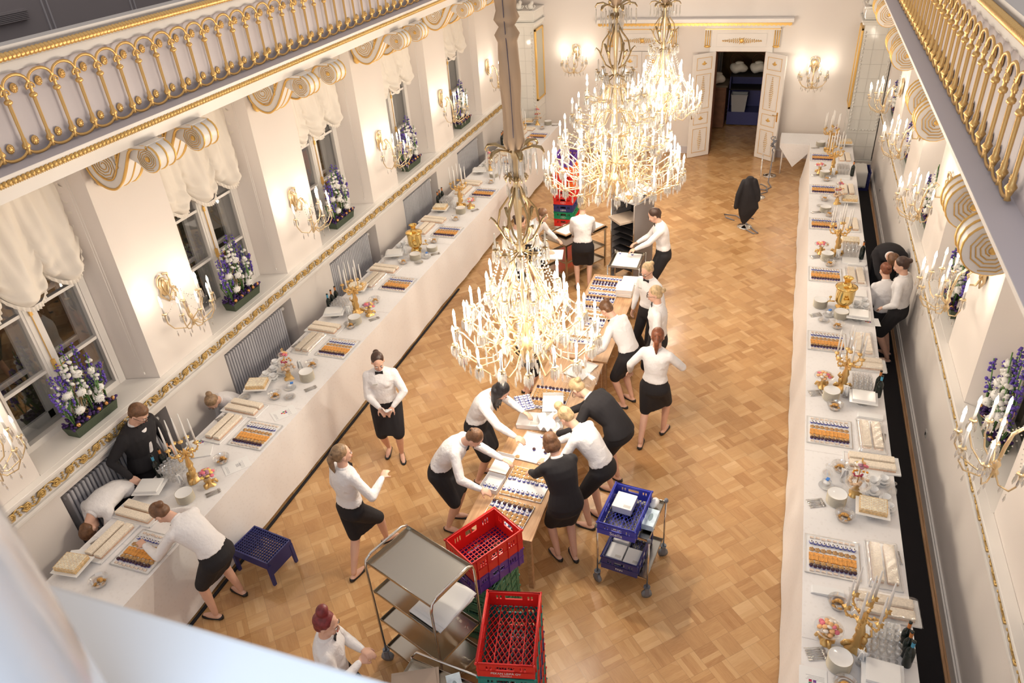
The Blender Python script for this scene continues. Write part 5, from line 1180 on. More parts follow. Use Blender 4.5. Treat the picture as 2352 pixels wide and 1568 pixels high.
# ---- lay out the left buffet (platters every 1.93 m)
LN = ['first', 'second', 'third', 'fourth', 'fifth', 'sixth', 'seventh', 'last']
LY = [3.63, 5.51, 7.48, 9.42, 11.48, 13.42, 15.30, 17.19]
for i, y in enumerate(LY):
    w = '%s on left buffet' % LN[i]; fill_platter(-5.515, y, w)
    logs(-5.97 + 0.0, y + 0.01, pi / 2 - 0.02, w, wrap=(i in (2, 3))); logs(-5.97, y + 0.42, -0.03, w + ', crosswise')
cake(-6.04, 3.24, 'near end of left buffet'); bowl(-5.65, 3.17, 'near end of left buffet'); napkink((-6.14, 3.42, T), 0.3, 'crumpled white napkins behind the near end crumble cake, left buffet')
for i, (x, y) in enumerate([(-6.11, 3.62), (-6.15, 5.70), (-6.15, 7.42)]): forks(x, y, 'behind %s cream plate, left buffet' % LN[i], 1.2, 7)
for y, n in ((4.66, 'near'), (8.46, 'middle'), (12.66, 'far'), (16.48, 'farthest')):
    w = 'beside the %s candelabrum, left buffet' % n
    candel((-5.73, y, T), 0.4 + y, 'gilt candelabrum with seven white candles, the %s on left buffet' % n, 'gilt candelabra')
    compote(-5.50, y - 0.03, w, ('pink', 'mauve', 'yellow') if y < 9 else ('orange', 'white', 'pink')); bowl(-5.60, y + 0.33, w); plates(-5.60, y - 0.30, w); forks(-5.38, y - 0.13, w, 0.9)
    bottles([(-6.17, y - 0.06), (-6.18, y + 0.06), (-6.18, y + 0.18)], 'by the %s candelabrum, left buffet' % n); glasses(-6.03, y + 0.03, 4, 5, w, 0.058, 0.058)
    napk((-5.80, y - 0.12, T), 0, 'folded napkins standing in a glass ' + w, 'napkin glasses')
sqstack(-6.07, 4.36, 'left buffet, near candelabrum', 0.3); sqstack(-5.97, 5.08, 'left buffet beyond near candelabrum', 0.5, 2, False)
sqstack(-6.02, 8.28, 'left buffet, middle candelabrum', 0.35); sqstack(-6.02, 10.33, 'left buffet near samovar', 0.35); sqstack(-6.02, 14.5, 'left buffet before tiered stand', 0.3)
sqstack(-6.0, 16.1, 'left buffet, farthest candelabrum', 0.2, 3, False)
paper_sheet(-5.40, 4.98, 0.9, 'white printed sheet beside near macaron dish, left buffet', False); paper_sheet(-5.42, 5.98, 0.9, 'printed sheet with coloured squares beyond the second pastry platter'); paper_sheet(-6.10, 5.22, 0.9, 'printed sheet with coloured squares behind the near candelabrum, left buffet', True)
cake(-6.04, 6.33, 'left buffet by tea cups', 0.3); bowl(-5.71, 6.23, 'near the first tea cups, left buffet'); bowl(-5.62, 6.98, 'beyond first tiered stand, left buffet'); saucerk((-5.53, 6.28, T), 0, 'glass dish of white sweets near the first tiered stand'); saucerk((-6.11, 6.12, T), 0, 'small glass dish behind the crumble cake, left buffet')
tier(-5.78, 6.66, 'near, left buffet'); plates(-5.52, 6.70, 'by near tiered stand, left buffet', 14); forks(-5.37, 6.52, 'by near tiered stand, left buffet', 0.9); sugark((-5.63, 6.46, T), 0, 'sugar jar with blue label near the first tiered stand, left buffet')
cups([(-5.97, 6.58), (-6.10, 6.60), (-5.93, 6.72), (-6.08, 6.74), (-6.14, 6.88), (-5.99, 6.86)], 'left buffet, near'); napk((-5.72, 6.86, T), 0, 'folded napkins in a glass beside the near tiered stand')
bowl(-5.61, 8.03, 'beyond third platter, left buffet'); cake(-6.05, 9.06, 'left buffet beyond middle candelabrum', 0.2)
samovark((-5.74, 10.62, T), 0.35 + pi, 'polished brass samovar on the left buffet'); plates(-5.62, 10.33, 'before left samovar', 11); plates(-5.47, 10.70, 'under left samovar tap', 9)
bowl(-5.58, 11.02, 'beyond left samovar'); bowl(-5.76, 10.13, 'before left samovar'); sugark((-5.45, 10.42, T), 1, 'sugar jar with blue label before the left samovar'); saucerk((-5.50, 10.20, T), 0, 'glass dish before the left samovar'); forks(-5.36, 10.58, 'beside left samovar', 0.6, 8)
cups([(-6.08, 10.62), (-6.06, 10.76), (-5.95, 10.85)], 'left buffet, behind samovar'); napk((-5.86, 10.45, T), 0, 'folded napkins in a glass before the left samovar'); carafek((-6.10, 10.05, T), 0, 'clear glass carafe behind the cookie bowl, left buffet')
bowl(-5.57, 12.03, 'beyond fifth platter, left buffet'); cake(-6.02, 12.36, 'left buffet by far candelabrum'); tier(-5.86, 14.72, 'far, left buffet'); plates(-5.64, 14.36, 'by far tiered stand, left buffet', 8); bowl(-5.57, 13.98, 'beyond sixth platter, left buffet')
cups([(-6.08, 14.75), (-6.05, 14.9), (-5.98, 15.0)], 'left buffet, far'); bowl(-5.58, 17.75, 'beyond last platter, left buffet'); tier(-5.80, 18.08, 'farthest, left buffet'); plates(-5.53, 18.12, 'at far end, left buffet', 10); cake(-6.05, 18.09, 'far end of left buffet'); forks(-5.34, 18.08, 'at far end, left buffet', 0.3, 7)
# ---- right buffet
RN = ['first', 'second', 'third', 'fourth', 'fifth', 'sixth', 'seventh']
RYP = [5.35, 7.22, 9.15, 11.10, 13.04, 14.68, 16.52]
for i, y in enumerate(RYP):
    w = '%s on right buffet' % RN[i]; fill_platter(0.965, y, w); logs(1.395, y + 0.02, pi / 2 + 0.03, w, wrap=(i < 4))
for i, y in enumerate((4.90, 6.80, 8.71)): logs(1.375, y - 0.02, 0.03, '%s crosswise on right buffet' % RN[i], wrap=(i != 1))
cake(1.335, 6.03, 'right buffet by tea cups', -0.05); cake(1.30, 8.50, 'right buffet by middle candelabrum', -0.05) if False else None
for y, n in ((4.42, 'nearest'), (8.10, 'second'), (11.86, 'third'), (15.60, 'farthest')):
    w = 'beside the %s candelabrum, right buffet' % n
    candel((1.13, y, T), 0.9 + y, 'gilt candelabrum with seven white candles, the %s on right buffet' % n, 'gilt candelabra')
    compote(0.90, y + 0.0, w, ('orange', 'pink', 'orange', 'white') if y < 9 else ('orange', 'pink', 'white')); plates(0.99, y - 0.22, w, 13); forks(0.82, y - 0.15, w, 0.35, 11); bowl(1.03, y - 0.42, w)
    glasses(1.33, y + 0.06, 4, 5, w, 0.058, 0.058); napk((1.15, y - 0.15, T), 0, 'folded napkins standing in a glass ' + w, 'napkin glasses')
    bottles([(1.50, y - 0.06), (1.495, y + 0.03), (1.49, y + 0.12)] if y < 5 else ([(1.515, y - 0.05), (1.51, y + 0.05)] if y < 9 else [(1.50, y - 0.08)]), 'by the %s candelabrum, right buffet' % n)
    if y > 5: sqstack(1.34, y - 0.22, 'right buffet, %s candelabrum' % n, -0.03, 4, y < 9)
    else: sqstack(1.30, y - 0.26, 'right buffet, nearest candelabrum', -0.05, 4, True)
bowl(1.0, 4.80, 'behind nearest macaron dish, right buffet'); napkink((0.91, 4.92, T), -0.05, 'white napkin stack behind the nearest cookie bowls, right buffet'); napkink((1.40, 7.61, T), -0.1, 'white napkin stack beyond the second cream plate, right buffet'); napkink((1.42, 11.55, T), 0.0, 'white napkin stack before the third candelabrum, right buffet')
paper_sheet(0.80, 3.98, pi / 2, 'printed sheet with coloured squares at the near end of right buffet'); paper_sheet(1.50, 9.80, 0.1, 'printed sheet hanging over the right buffet edge beyond second candelabrum')
sqstack(1.36, 4.66, 'right buffet behind nearest candelabrum', -0.06, 2, False); forks(1.52, 5.50, 'beside first cream plate, right buffet', 1.7, 6); tongk((1.53, 7.25, T), 1.5, 'silver serving tongs beside the second cream plate, right buffet')
tier(1.19, 6.27, 'near, right buffet'); plates(1.01, 6.10, 'by near tiered stand, right buffet', 13); bowl(1.08, 5.88, 'before near tiered stand, right buffet'); bowl(1.06, 6.60, 'behind near tiered stand, right buffet'); napk((1.09, 6.44, T), 0, 'folded napkins in a glass beside the near tiered stand, right buffet')
carafek((0.93, 6.47, T), 0, 'clear glass carafe left of the near tiered stand, right buffet'); sugark((0.92, 6.31, T), 0.5, 'sugar jar with blue label, right buffet near tiered stand'); forks(0.82, 6.04, 'by near tiered stand, right buffet', 0.4, 11); carafek((1.53, 6.36, T), 0, 'clear glass carafe behind the tea cups, right buffet')
cups([(1.36, 6.30), (1.47, 6.22), (1.37, 6.45), (1.47, 6.50), (1.49, 6.10)], 'right buffet, near'); sqstack(1.36, 6.62, 'right buffet, near tea cups', 0.0, 2, False)
samovark((1.18, 10.08, T), 0.1, 'polished brass samovar on the right buffet'); plates(0.88, 10.10, 'under right samovar tap', 12); plates(1.15, 9.84, 'before right samovar', 11); bowl(1.10, 9.55, 'before right samovar'); sugark((0.99, 9.86, T), 0.2, 'sugar jar with blue label before the right samovar'); saucerk((0.93, 9.70, T), 0, 'glass dish before the right samovar'); forks(0.82, 9.84, 'before right samovar', 0.35, 9)
cups([(1.36, 10.18), (1.47, 10.30), (1.48, 10.14)], 'right buffet, behind samovar'); sqstack(1.37, 9.84, 'right buffet before samovar', -0.05, 4); sqstack(1.40, 10.60, 'right buffet beyond samovar', 0, 2, False)
cake(1.35, 12.22, 'right buffet beyond third candelabrum', 0.0); bowl(1.05, 13.42, 'beyond fifth platter, right buffet'); plates(0.99, 13.62, 'beyond fifth platter, right buffet', 10); forks(0.83, 13.55, 'beyond fifth platter, right buffet', 0.3, 8); saucerk((0.92, 13.85, T), 0, 'glass dish beyond the fifth platter, right buffet')
tier(1.19, 14.02, 'middle, right buffet'); bowl(0.98, 14.14, 'by middle tiered stand, right buffet'); cake(1.40, 14.06, 'right buffet behind middle tiered stand', 0.0); tier(1.20, 17.32, 'far, right buffet'); plates(0.93, 17.30, 'at far end, right buffet', 10); cake(1.42, 17.36, 'far end of right buffet'); forks(0.82, 17.14, 'at far end, right buffet', 0.3, 8); candel((1.08, 16.96, T), 0.3, 'gilt candelabrum before the far tiered stand, right buffet', 'gilt candelabra')
# ================================================================= people
def remesh(mb, voxel, mats, name, smooth=4):
    me = mb.mesh('tmp', mats); o = bpy.data.objects.new('tmp', me); COL.objects.link(o)
    md = o.modifiers.new('r', 'REMESH'); md.mode = 'VOXEL'; md.voxel_size = voxel; md.use_smooth_shade = True
    if smooth: sm = o.modifiers.new('s', 'SMOOTH'); sm.factor = 0.5; sm.iterations = smooth
    dg = bpy.context.evaluated_depsgraph_get(); dg.update()
    out = bpy.data.meshes.new_from_object(o.evaluated_get(dg)); out.name = name
    bpy.data.objects.remove(o); bpy.data.meshes.remove(me)
    if not out.materials:
        for m in (mats if isinstance(mats, list) else [mats]): out.materials.append(m)
    return out
def loft(mb, rings, n=16, wr=0.0, ph=0.0):
    vs = []; fs = []
    for i, (c, r, f, rx, ry) in enumerate(rings):
        for j in range(n):
            a = 2 * pi * j / n; k = 1 + wr * sin(3 * a + i * 1.7 + ph)
            vs.append(tuple(c + r * (rx * k * cos(a)) + f * (ry * k * sin(a))))
    m = len(rings)
    for i in range(m - 1):
        for j in range(n): j2 = (j + 1) % n; fs.append((i * n + j, i * n + j2, (i + 1) * n + j2, (i + 1) * n + j))
    fs.append(tuple(range(n - 1, -1, -1))); fs.append(tuple((m - 1) * n + j for j in range(n)))
    mb.add(vs, fs, True)
def limb(mb, pts, rad, n=12, sub=4, wr=0.0):
    P = []; R = []
    for i in range(len(pts) - 1):
        for k in range(sub): t = k / sub; P.append(pts[i].lerp(pts[i + 1], t)); R.append(lerp(rad[i], rad[i + 1], t) * (1 + wr * sin(len(P) * 1.9)))
    P.append(pts[-1]); R.append(rad[-1]); mb.tube([tuple(p) for p in P], R, n)
    for p, r in ((pts[0], rad[0]), (pts[-1], rad[-1])): mb.ell(tuple(p), r * 0.98, n, 8)
    for p, r in zip(pts[1:-1], rad[1:-1]): mb.ell(tuple(p), r * 1.0, n, 8)
def ik(S, W, l1, l2, hint):
    d = W - S; L = d.length
    if L > (l1 + l2) * 0.985: W = S + d.normalized() * (l1 + l2) * 0.985; d = W - S; L = d.length
    t = d.normalized(); a = (l1 * l1 - l2 * l2 + L * L) / (2 * L); h = math.sqrt(max(0.0, l1 * l1 - a * a)); u = hint - t * hint.dot(t)
    if u.length < 1e-4: u = t.orthogonal()
    return S + t * a + u.normalized() * h, W
def hand(mb, W, d, n, side, curl=0.5, s=1.0):
    d = d.normalized(); n = (n - d * n.dot(d)); n = n.normalized() if n.length > 1e-3 else d.orthogonal().normalized(); w = d.cross(n) * side
    M = Matrix((w, d, n)).transposed()
    mb.ell(tuple(W + d * 0.045 * s), (0.040 * s, 0.052 * s, 0.0155 * s), 10, 7, M)
    for k, (o, L) in enumerate(((0.030, 0.066), (0.010, 0.078), (-0.010, 0.072), (-0.029, 0.056))):
        p = W + d * (0.082 - 0.004 * abs(k - 1)) * s + w * o * s; dd = (d + w * o * 2.2).normalized(); P = [p - dd * 0.02]; ang = 0.15
        P.append(p)
        for q, fr in enumerate((0.45, 0.32, 0.23)):
            ang += curl * (0.5 + 0.1 * k); v = dd * cos(ang) + n * sin(ang); P.append(P[-1] + v * L * fr * s)
        mb.tube([tuple(x) for x in P], [0.0098 * s, 0.0095 * s, 0.0088 * s, 0.0082 * s, 0.0072 * s], 7); mb.ell(tuple(P[-1]), 0.0074 * s, 6, 5)
    p = W + d * 0.022 * s + w * 0.030 * s; v = (w * 0.75 + d * 0.7 + n * 0.25).normalized(); P = [p - v * 0.015, p + v * 0.022 * s, p + (v + n * 0.3 * curl).normalized() * 0.045 * s, p + (v + n * 0.5 * curl + d * 0.2).normalized() * 0.066 * s]
    mb.tube([tuple(x) for x in P], [0.012 * s, 0.0115 * s, 0.0098 * s, 0.008 * s], 7); mb.ell(tuple(P[-1]), 0.0082 * s, 6, 5)
def person(x, y, yaw, label, h=1.68, pitch=3, lean=0, twist=0, head=(5, 0), LH=None, RH=None, LF=None, RF=None, hip=None, hipoff=(0, 0), outfit='skirt', hair=('bun', 'dark'), male=False, fat=1.0,
           glasses=False, badge=False, vox=0.0085, curl=(0.5, 0.5), LE=None, RE=None, toe=(0, 0), tie=True, hem=0.54, knees=None, rest=None):
    s = h / 1.70; Rz = Matrix.Rotation(radians(yaw), 3, 'Z'); Ri = Rz.inverted(); B = Vector((x, y, 0))
    def loc(p): return Ri @ (Vector(p) - B)
    g = 1.12 if male else fat
    hh = (hip if hip is not None else 0.905 * s)
    P = Vector((hipoff[0], hipoff[1] - 0.13 * sin(radians(min(pitch, 90))) * s, hh)); ln = radians(lean)
    def dv(a): a = radians(a); return Vector((sin(ln) * cos(a) * 0.8, sin(a), cos(a))).normalized()
    def fr(t, tw): r = Vector((cos(radians(tw)), sin(radians(tw)), 0)); r = (r - t * r.dot(t)).normalized(); return r, t.cross(r)
    a1, a2, a3 = pitch * 0.55, pitch * 0.9, pitch * 1.08
    Wst = P + dv(a1) * 0.15 * s; Ch = Wst + dv(a2) * 0.17 * s; Sh = Ch + dv(a3) * 0.155 * s; Nk = Sh + dv(a3) * 0.045 * s
    fP, fW, fC, fS = fr(dv(a1 * .5), twist * .2), fr(dv((a1 + a2) / 2), twist * .5), fr(dv(a2), twist * .9), fr(dv(a3), twist)
    bw = 1.10 if male else 1.0
    hp, hy = head; MH = Matrix.Rotation(radians(hy), 3, 'Z') @ Matrix.Rotation(radians(-hp), 3, 'X'); upH = MH @ Vector((0, 0, 1)); fwH = MH @ Vector((0, 1, 0))
    Hc = Nk + dv(a3) * 0.035 * s + upH * 0.125 * s + fwH * 0.012
    rg = [(P - dv(a1 * .3) * 0.10 * s, *fP, 0.125 * s * g, 0.085 * s * g), (P - dv(a1 * .3) * 0.03 * s, *fP, 0.168 * s * g, 0.120 * s * g), (P + dv(a1) * 0.06 * s, *fP, 0.150 * s * g, 0.108 * s * g), (Wst, *fW, 0.125 * s * g, 0.095 * s * g),
          (Ch, *fC, 0.148 * s * g * bw, 0.112 * s * g), (Ch + dv(a3) * 0.08 * s, *fC, 0.160 * s * g * bw, 0.108 * s * g), (Sh - dv(a3) * 0.01 * s, *fS, 0.165 * s * bw, 0.085 * s), (Sh + dv(a3) * 0.022 * s, *fS, 0.12 * s * bw, 0.068 * s), (Nk, *fS, 0.066 * s, 0.060 * s)]
    body = MB(); loft(body, rg)
    limb(body, [Nk - dv(a3) * 0.02, Hc - upH * 0.05 * s - fwH * 0.015], [0.058 * s * bw, 0.050 * s * bw])
    def HP(px_, py_, pz_): return Hc + MH @ (Vector((px_, py_, pz_)) * s)
    def he(mb, c, r): mb.ell(tuple(HP(*c)), tuple(q * s for q in r), 16, 11, MH)
    he(body, (0, -0.014, 0.022), (0.073, 0.092, 0.094)); he(body, (0, 0.026, -0.030), (0.058, 0.062, 0.082)); he(body, (0, 0.055, -0.088), (0.029, 0.027, 0.024)); he(body, (0, 0.020, -0.068), (0.050, 0.050, 0.038))
    he(body, (0, 0.090, -0.018), (0.0105, 0.016, 0.026)); he(body, (0, 0.098, -0.034), (0.014, 0.014, 0.010)); he(body, (0, 0.080, -0.062), (0.021, 0.012, 0.011))
    for q in (-1, 1): he(body, (q * 0.075, -0.008, -0.016), (0.009, 0.018, 0.030)); he(body, (q * 0.033, 0.064, -0.026), (0.024, 0.022, 0.024)); he(body, (q * 0.028, 0.076, 0.020), (0.024, 0.010, 0.008))
    # arms
    clothes = MB(); cuffs = []
    rS = fS[0]; wr = []
    for side, T_, hint, cu in ((-1, LH, LE, curl[0]), (1, RH, RE, curl[1])):
        S_ = Sh - dv(a3) * 0.035 * s + rS * (side * 0.158 * s * bw)
        if T_ is None: Wt = S_ + Vector((side * 0.09, 0.05 + 0.10 * sin(radians(pitch)), -0.50)) * s
        else: Wt = loc(T_)
        hv = (Ri @ Vector(hint)) if hint else Vector((side * 0.7, -0.7, -0.35))
        E_, Wt = ik(S_, Wt, 0.275 * s, 0.245 * s, hv); d = (Wt - E_).normalized()
        limb(body, [S_, E_, Wt], [0.046 * s * g, 0.037 * s, 0.0245 * s])
        nrm = Vector((-side * 0.9, 0.1, -0.3)) if T_ is None else Vector((-side * 0.35, 0.1, -1.0))
        hand(body, Wt, d if T_ is None else (d + Vector((0, 0.15, 0.1))).normalized(), nrm, side * -1 if T_ is None else -side, cu, s * (1.08 if male else 1.0)); wr.append((S_, E_, Wt, d))
    # legs
    legs = []
    for side, F in ((-1, LF), (1, RF)):
        Hj = P + fP[0] * (side * 0.088 * s) - Vector((0, 0, 0.05 * s)); Fp = (loc((F[0], F[1], F[2] if len(F) > 2 else 0)) if F else Vector((side * 0.10, 0.02, 0)))
        A = Fp + Vector((0, -0.03, 0.085 * s)); kh = Vector((side * 0.15, 1, 0.1)) if knees is None else (Ri @ Vector(knees))
        Kn, A = ik(Hj, A, 0.425 * s, 0.405 * s, kh); ta = radians(toe[0 if side < 0 else 1]) ; fwd = Matrix.Rotation(ta - side * 0.15, 3, 'Z') @ Vector((0, 1, 0))
        limb(body, [Hj, Kn, Kn.lerp(A, 0.35), A], [0.082 * s * g, 0.054 * s, 0.050 * s, 0.031 * s])
        tip = A + fwd * 0.145 * s; pitchd = (A.z - 0.085 * s); tip.z = A.z - 0.065 * s - min(0.04, pitchd * 0.4); heel = A - fwd * 0.035 * s; heel.z = A.z - 0.055 * s
        limb(body, [heel, A.lerp(tip, 0.4) + Vector((0, 0, -0.022 * s)), tip], [0.030 * s, 0.034 * s, 0.024 * s]); legs.append((Hj, Kn, A, heel, tip, fwd))
    me = remesh(body, vox, [skin], 'person'); o = link('person', me, None, (x, y, 0), radians(yaw)); tag(o, label, 'person')
    def child(nm, mb, m, voxel=None, smooth=4): return link(nm, remesh(mb, voxel, m if isinstance(m, list) else [m], nm, smooth) if voxel else mb.mesh(nm, m), o)
    # garments
    jacket = outfit in ('jacket_skirt', 'tux')
    def torso(mb, add, lo, wrk=0.0):
        rr = [(c, r, f, rx + add * s, ry + add * s) for (c, r, f, rx, ry) in rg]
        loft(mb, rr[lo:], 20, wrk, x)
    sh = MB(); ad = 0.016; cm = blk if jacket else shirtm
    if jacket: torso(sh, 0.026, 0, 0.01)
    else:
        torso(sh, ad, 2, 0.015)
        if not male: limb(sh, [Wst + dv(a1) * 0.015 - fW[1] * 0.0 + fW[0] * 0.0, Wst + dv(a2) * 0.05], [0.10 * s * g, 0.118 * s * g])
    for (S_, E_, Wt, d) in wr:
        b0 = 0.062 if jacket else 0.058; limb(sh, [S_ - rS * 0.0, E_, E_.lerp(Wt, 0.45), Wt - d * 0.012], [b0 * s * g, 0.052 * s, 0.046 * s, (0.038 if jacket else 0.033) * s], sub=5, wr=0.03)
    if not male:
        for q in (-1, 1): sh.ell(tuple(Ch + fC[1] * 0.075 * s * g + fC[0] * (q * 0.062 * s) + dv(a3) * 0.03 * s), 0.058 * s * g, 12, 8)
    co_ = MB(); loft(co_, [(Nk - dv(a3) * 0.022, *fS, 0.076 * s, 0.070 * s), (Nk + dv(a3) * 0.018 * s - fS[1] * 0.002, *fS, 0.064 * s, 0.060 * s), (Nk + dv(a3) * 0.022 * s, *fS, 0.058 * s, 0.055 * s)], 18)
    child('jacket' if jacket else 'shirt', sh, cm, max(vox * 1.25, 0.011), 5); child('collar', co_, shirtm)
    if outfit == 'tux':
        sf = MB(); loft(sf, [(Wst + fW[1] * 0.085 * s, *fW, 0.045 * s, 0.055 * s), (Ch + fC[1] * 0.095 * s, *fC, 0.070 * s, 0.055 * s), (Sh + fS[1] * 0.060 * s, *fS, 0.060 * s, 0.058 * s)], 14); child('shirt_front', sf, shirtm, 0.010, 3)
    if tie:
        bt = MB(); c = Nk + fS[1] * 0.078 * s - dv(a3) * 0.004
        for q in (-1, 1):
            e = c + fS[0] * (q * 0.048 * s); v = dv(a3)
            bt.add([tuple(c + v * 0.008 + fS[1] * 0.008), tuple(c - v * 0.008 + fS[1] * 0.008), tuple(e - v * 0.022 + fS[1] * 0.006), tuple(e + v * 0.022 + fS[1] * 0.006), tuple(c + v * 0.008 - fS[1] * 0.006), tuple(c - v * 0.008 - fS[1] * 0.006), tuple(e - v * 0.022 - fS[1] * 0.006), tuple(e + v * 0.022 - fS[1] * 0.006)],
                   [(0, 1, 2, 3), (7, 6, 5, 4), (0, 3, 7, 4), (1, 5, 6, 2), (3, 2, 6, 7)])
        bt.ell(tuple(c + fS[1] * 0.004), 0.010, 8, 5); child('bow_tie', bt, blk)
    if badge:
        bd = MB(); c = Ch + fC[1] * (0.135 * s * g) + fC[0] * (0.065 * s) + dv(a3) * 0.075 * s; bd.box(tuple(c), (0.06, 0.008, 0.018)); child('name_badge', bd, chinaedge)
    (H0, K0, A0, h0, t0, f0), (H1, K1, A1, h1, t1, f1) = legs
    lw = MB()
    if outfit in ('skirt', 'jacket_skirt'):
        rr = [(Wst - dv(a1) * 0.012 * s, *fW, (0.137 + (0.0 if not jacket else -0.01)) * s * g, 0.107 * s * g), (P + dv(a1) * 0.06 * s, *fP, 0.163 * s * g, 0.120 * s * g), (P - dv(a1 * .3) * 0.04 * s, *fP, 0.182 * s * g, 0.133 * s * g), (P - dv(a1 * .3) * 0.11 * s, *fP, 0.180 * s * g, 0.130 * s * g)]
        for t in (0.35, 0.65, 0.95):
            zt = t; p0, p1 = H0.lerp(K0, zt), H1.lerp(K1, zt); c = (p0 + p1) / 2; ax = ((H0 - K0) + (H1 - K1)).normalized(); sp = (p1 - p0); r_ = sp - ax * sp.dot(ax); wd = r_.length / 2
            r_ = r_.normalized() if r_.length > 0.02 else fP[0]
            if r_.dot(fP[0]) < 0: r_ = -r_
            th = lerp(0.085, 0.072, t) * s * g
            rr.append((c, r_, ax.cross(r_), wd + th, th * (1.22 - 0.1 * t)))
        loft(lw, rr, 22, 0.012, y)
        for (Hj, Kn) in ((H0, K0), (H1, K1)): limb(lw, [Hj + (P - Hj) * 0.3, Hj, Hj.lerp(Kn, 0.5), Hj.lerp(Kn, 0.93)], [0.115 * s * g, 0.110 * s * g, 0.094 * s * g, 0.076 * s * g])
        child('skirt', lw, blk, 0.012, 5)
    else:
        loft(lw, [(Wst - dv(a1) * 0.01, *fW, 0.137 * s * g, 0.108 * s * g), (P, *fP, 0.175 * s * g, 0.130 * s * g), (P - dv(a1 * .3) * 0.09 * s, *fP, 0.17 * s * g, 0.128 * s * g), (P - dv(a1 * .3) * 0.13 * s, *fP, 0.15 * s * g, 0.11 * s * g)], 20)
        for (Hj, Kn, A, heel, tip, fw) in legs: limb(lw, [Hj, Kn, A + Vector((0, 0, 0.02))], [0.094 * s * g, 0.068 * s, 0.055 * s], sub=5, wr=0.02)
        child('trousers', lw, blk, 0.012, 5)
    for (Hj, Kn, A, heel, tip, fw) in legs:
        sm = MB(); c = heel.lerp(tip, 0.5); zz = -0.030 * s; up = Vector((0, 0, 1)); rt = fw.cross(up)
        dirf = (tip - heel).normalized(); nn = rt.cross(dirf)
        loft(sm, [(heel - dirf * 0.035 * s + nn * -0.012, rt, nn, 0.016 * s, 0.020 * s), (heel - dirf * 0.015 * s + nn * -0.010, rt, nn, 0.035 * s, 0.026 * s), (c - nn * 0.018, rt, nn, 0.037 * s, 0.021 * s), (tip - dirf * 0.02 * s - nn * 0.008, rt, nn, 0.042 * s, 0.026 * s), (tip + dirf * 0.022 * s - nn * 0.010, rt, nn, 0.028 * s, 0.019 * s), (tip + dirf * 0.036 * s - nn * 0.014, rt, nn, 0.010 * s, 0.008 * s)], 12)
        if outfit == 'tux': limb(sm, [A, heel], [0.045, 0.035])
        sm.v = [(a, b, max(c_, 0.002 - 0)) for a, b, c_ in sm.v]; child('shoe', sm, shoem)
    # hair
    st, col = hair; hm = HAIR[col]; H = MB()
    he(H, (0, -0.026, 0.036), (0.080, 0.092, 0.090)); he(H, (0, -0.045, -0.005), (0.074, 0.062, 0.070))
    dn = Vector((0, 0, -1)); bk = -fwH
    if st in ('bun', 'topbun', 'highbun'):
        c = {'bun': (0, -0.122, 0.035), 'topbun': (0, -0.045, 0.150), 'highbun': (0, -0.115, 0.085)}[st]; rr = {'bun': 0.036, 'topbun': 0.050, 'highbun': 0.040}[st]
        he(H, c, (rr * 1.1, rr, rr)); he(H, tuple(q * 0.86 for q in c), (rr * 0.9, rr * 0.9, rr * 0.9))
    elif st == 'ponytail':
        p0 = HP(0, -0.108, 0.05); limb(H, [HP(0, -0.085, 0.05), p0, p0 + bk * 0.03 + dn * 0.07, p0 + bk * 0.025 + dn * 0.17, p0 + bk * 0.01 + dn * 0.27], [0.024, 0.024, 0.034, 0.028, 0.006], sub=3)
    elif st in ('bob', 'long'):
        he(H, (0, -0.030, -0.030), (0.087, 0.080, 0.085))
        for q in (-1, 1): he(H, (q * 0.066, 0.012, -0.02), (0.022, 0.04, 0.07))
        if st == 'long':
            for q in (-0.05, 0.0, 0.05): p0 = HP(q, -0.05, -0.03); limb(H, [p0, p0 + dn * 0.12 + bk * 0.02, p0 + dn * 0.22 + bk * (0.03 + q * 0.3), p0 + dn * 0.30 + bk * 0.01], [0.05, 0.045, 0.034, 0.006], sub=3)
    elif st == 'short': he(H, (0, 0.018, 0.070), (0.064, 0.062, 0.052))
    elif st == 'braids':
        for q in (-0.03, 0, 0.03): limb(H, [HP(q, 0.03, 0.12), HP(q * 1.4, -0.06, 0.12), HP(q * 0.8, -0.12, 0.03)], [0.02, 0.022, 0.02], sub=3)
        he(H, (0, -0.03, 0.145), (0.035, 0.045, 0.030))
    child('hair', H, hm, vox, 2)
    if st == 'ponytail': tb = MB(); c = HP(0, -0.112, 0.045); tb.ell(tuple(c), (0.028, 0.016, 0.022), 10, 6, MH); child('hair_tie', tb, blk)
    # face
    for q in (-1, 1):
        e = MB(); e.mi = 0; e.ell(tuple(HP(q * 0.030, 0.0835, 0.000)), (0.0135, 0.007, 0.0075), 8, 6, MH); e.mi = 1; e.ell(tuple(HP(q * 0.030, 0.0885, -0.001)), (0.0065, 0.005, 0.0065), 7, 5, MH); child('eye', e, [eyew, eyed])
        e = MB(); e.tube([tuple(HP(q * 0.014, 0.092, 0.022)), tuple(HP(q * 0.030, 0.090, 0.028)), tuple(HP(q * 0.047, 0.078, 0.022))], [0.0032, 0.004, 0.0022], 5); child('eyebrow', e, browm)
    e = MB(); e.ell(tuple(HP(0, 0.0925, -0.061)), (0.020, 0.0065, 0.0055), 10, 6, MH); child('lips', e, lipm)
    if glasses:
        e = MB()
        for q in (-1, 1):
            e.tube([tuple(HP(q * 0.032 + 0.023 * cos(a), 0.104, 0.0 + 0.016 * sin(a))) for a in [i * pi / 6 for i in range(12)]], 0.0026, 5, True); e.tube([tuple(HP(q * 0.056, 0.102, 0.006)), tuple(HP(q * 0.080, 0.05, 0.004)), tuple(HP(q * 0.083, -0.01, -0.004))], 0.0024, 5)
        e.tube([tuple(HP(-0.010, 0.106, 0.004)), tuple(HP(0.010, 0.106, 0.004))], 0.0024, 5); child('glasses', e, blk)
    return o

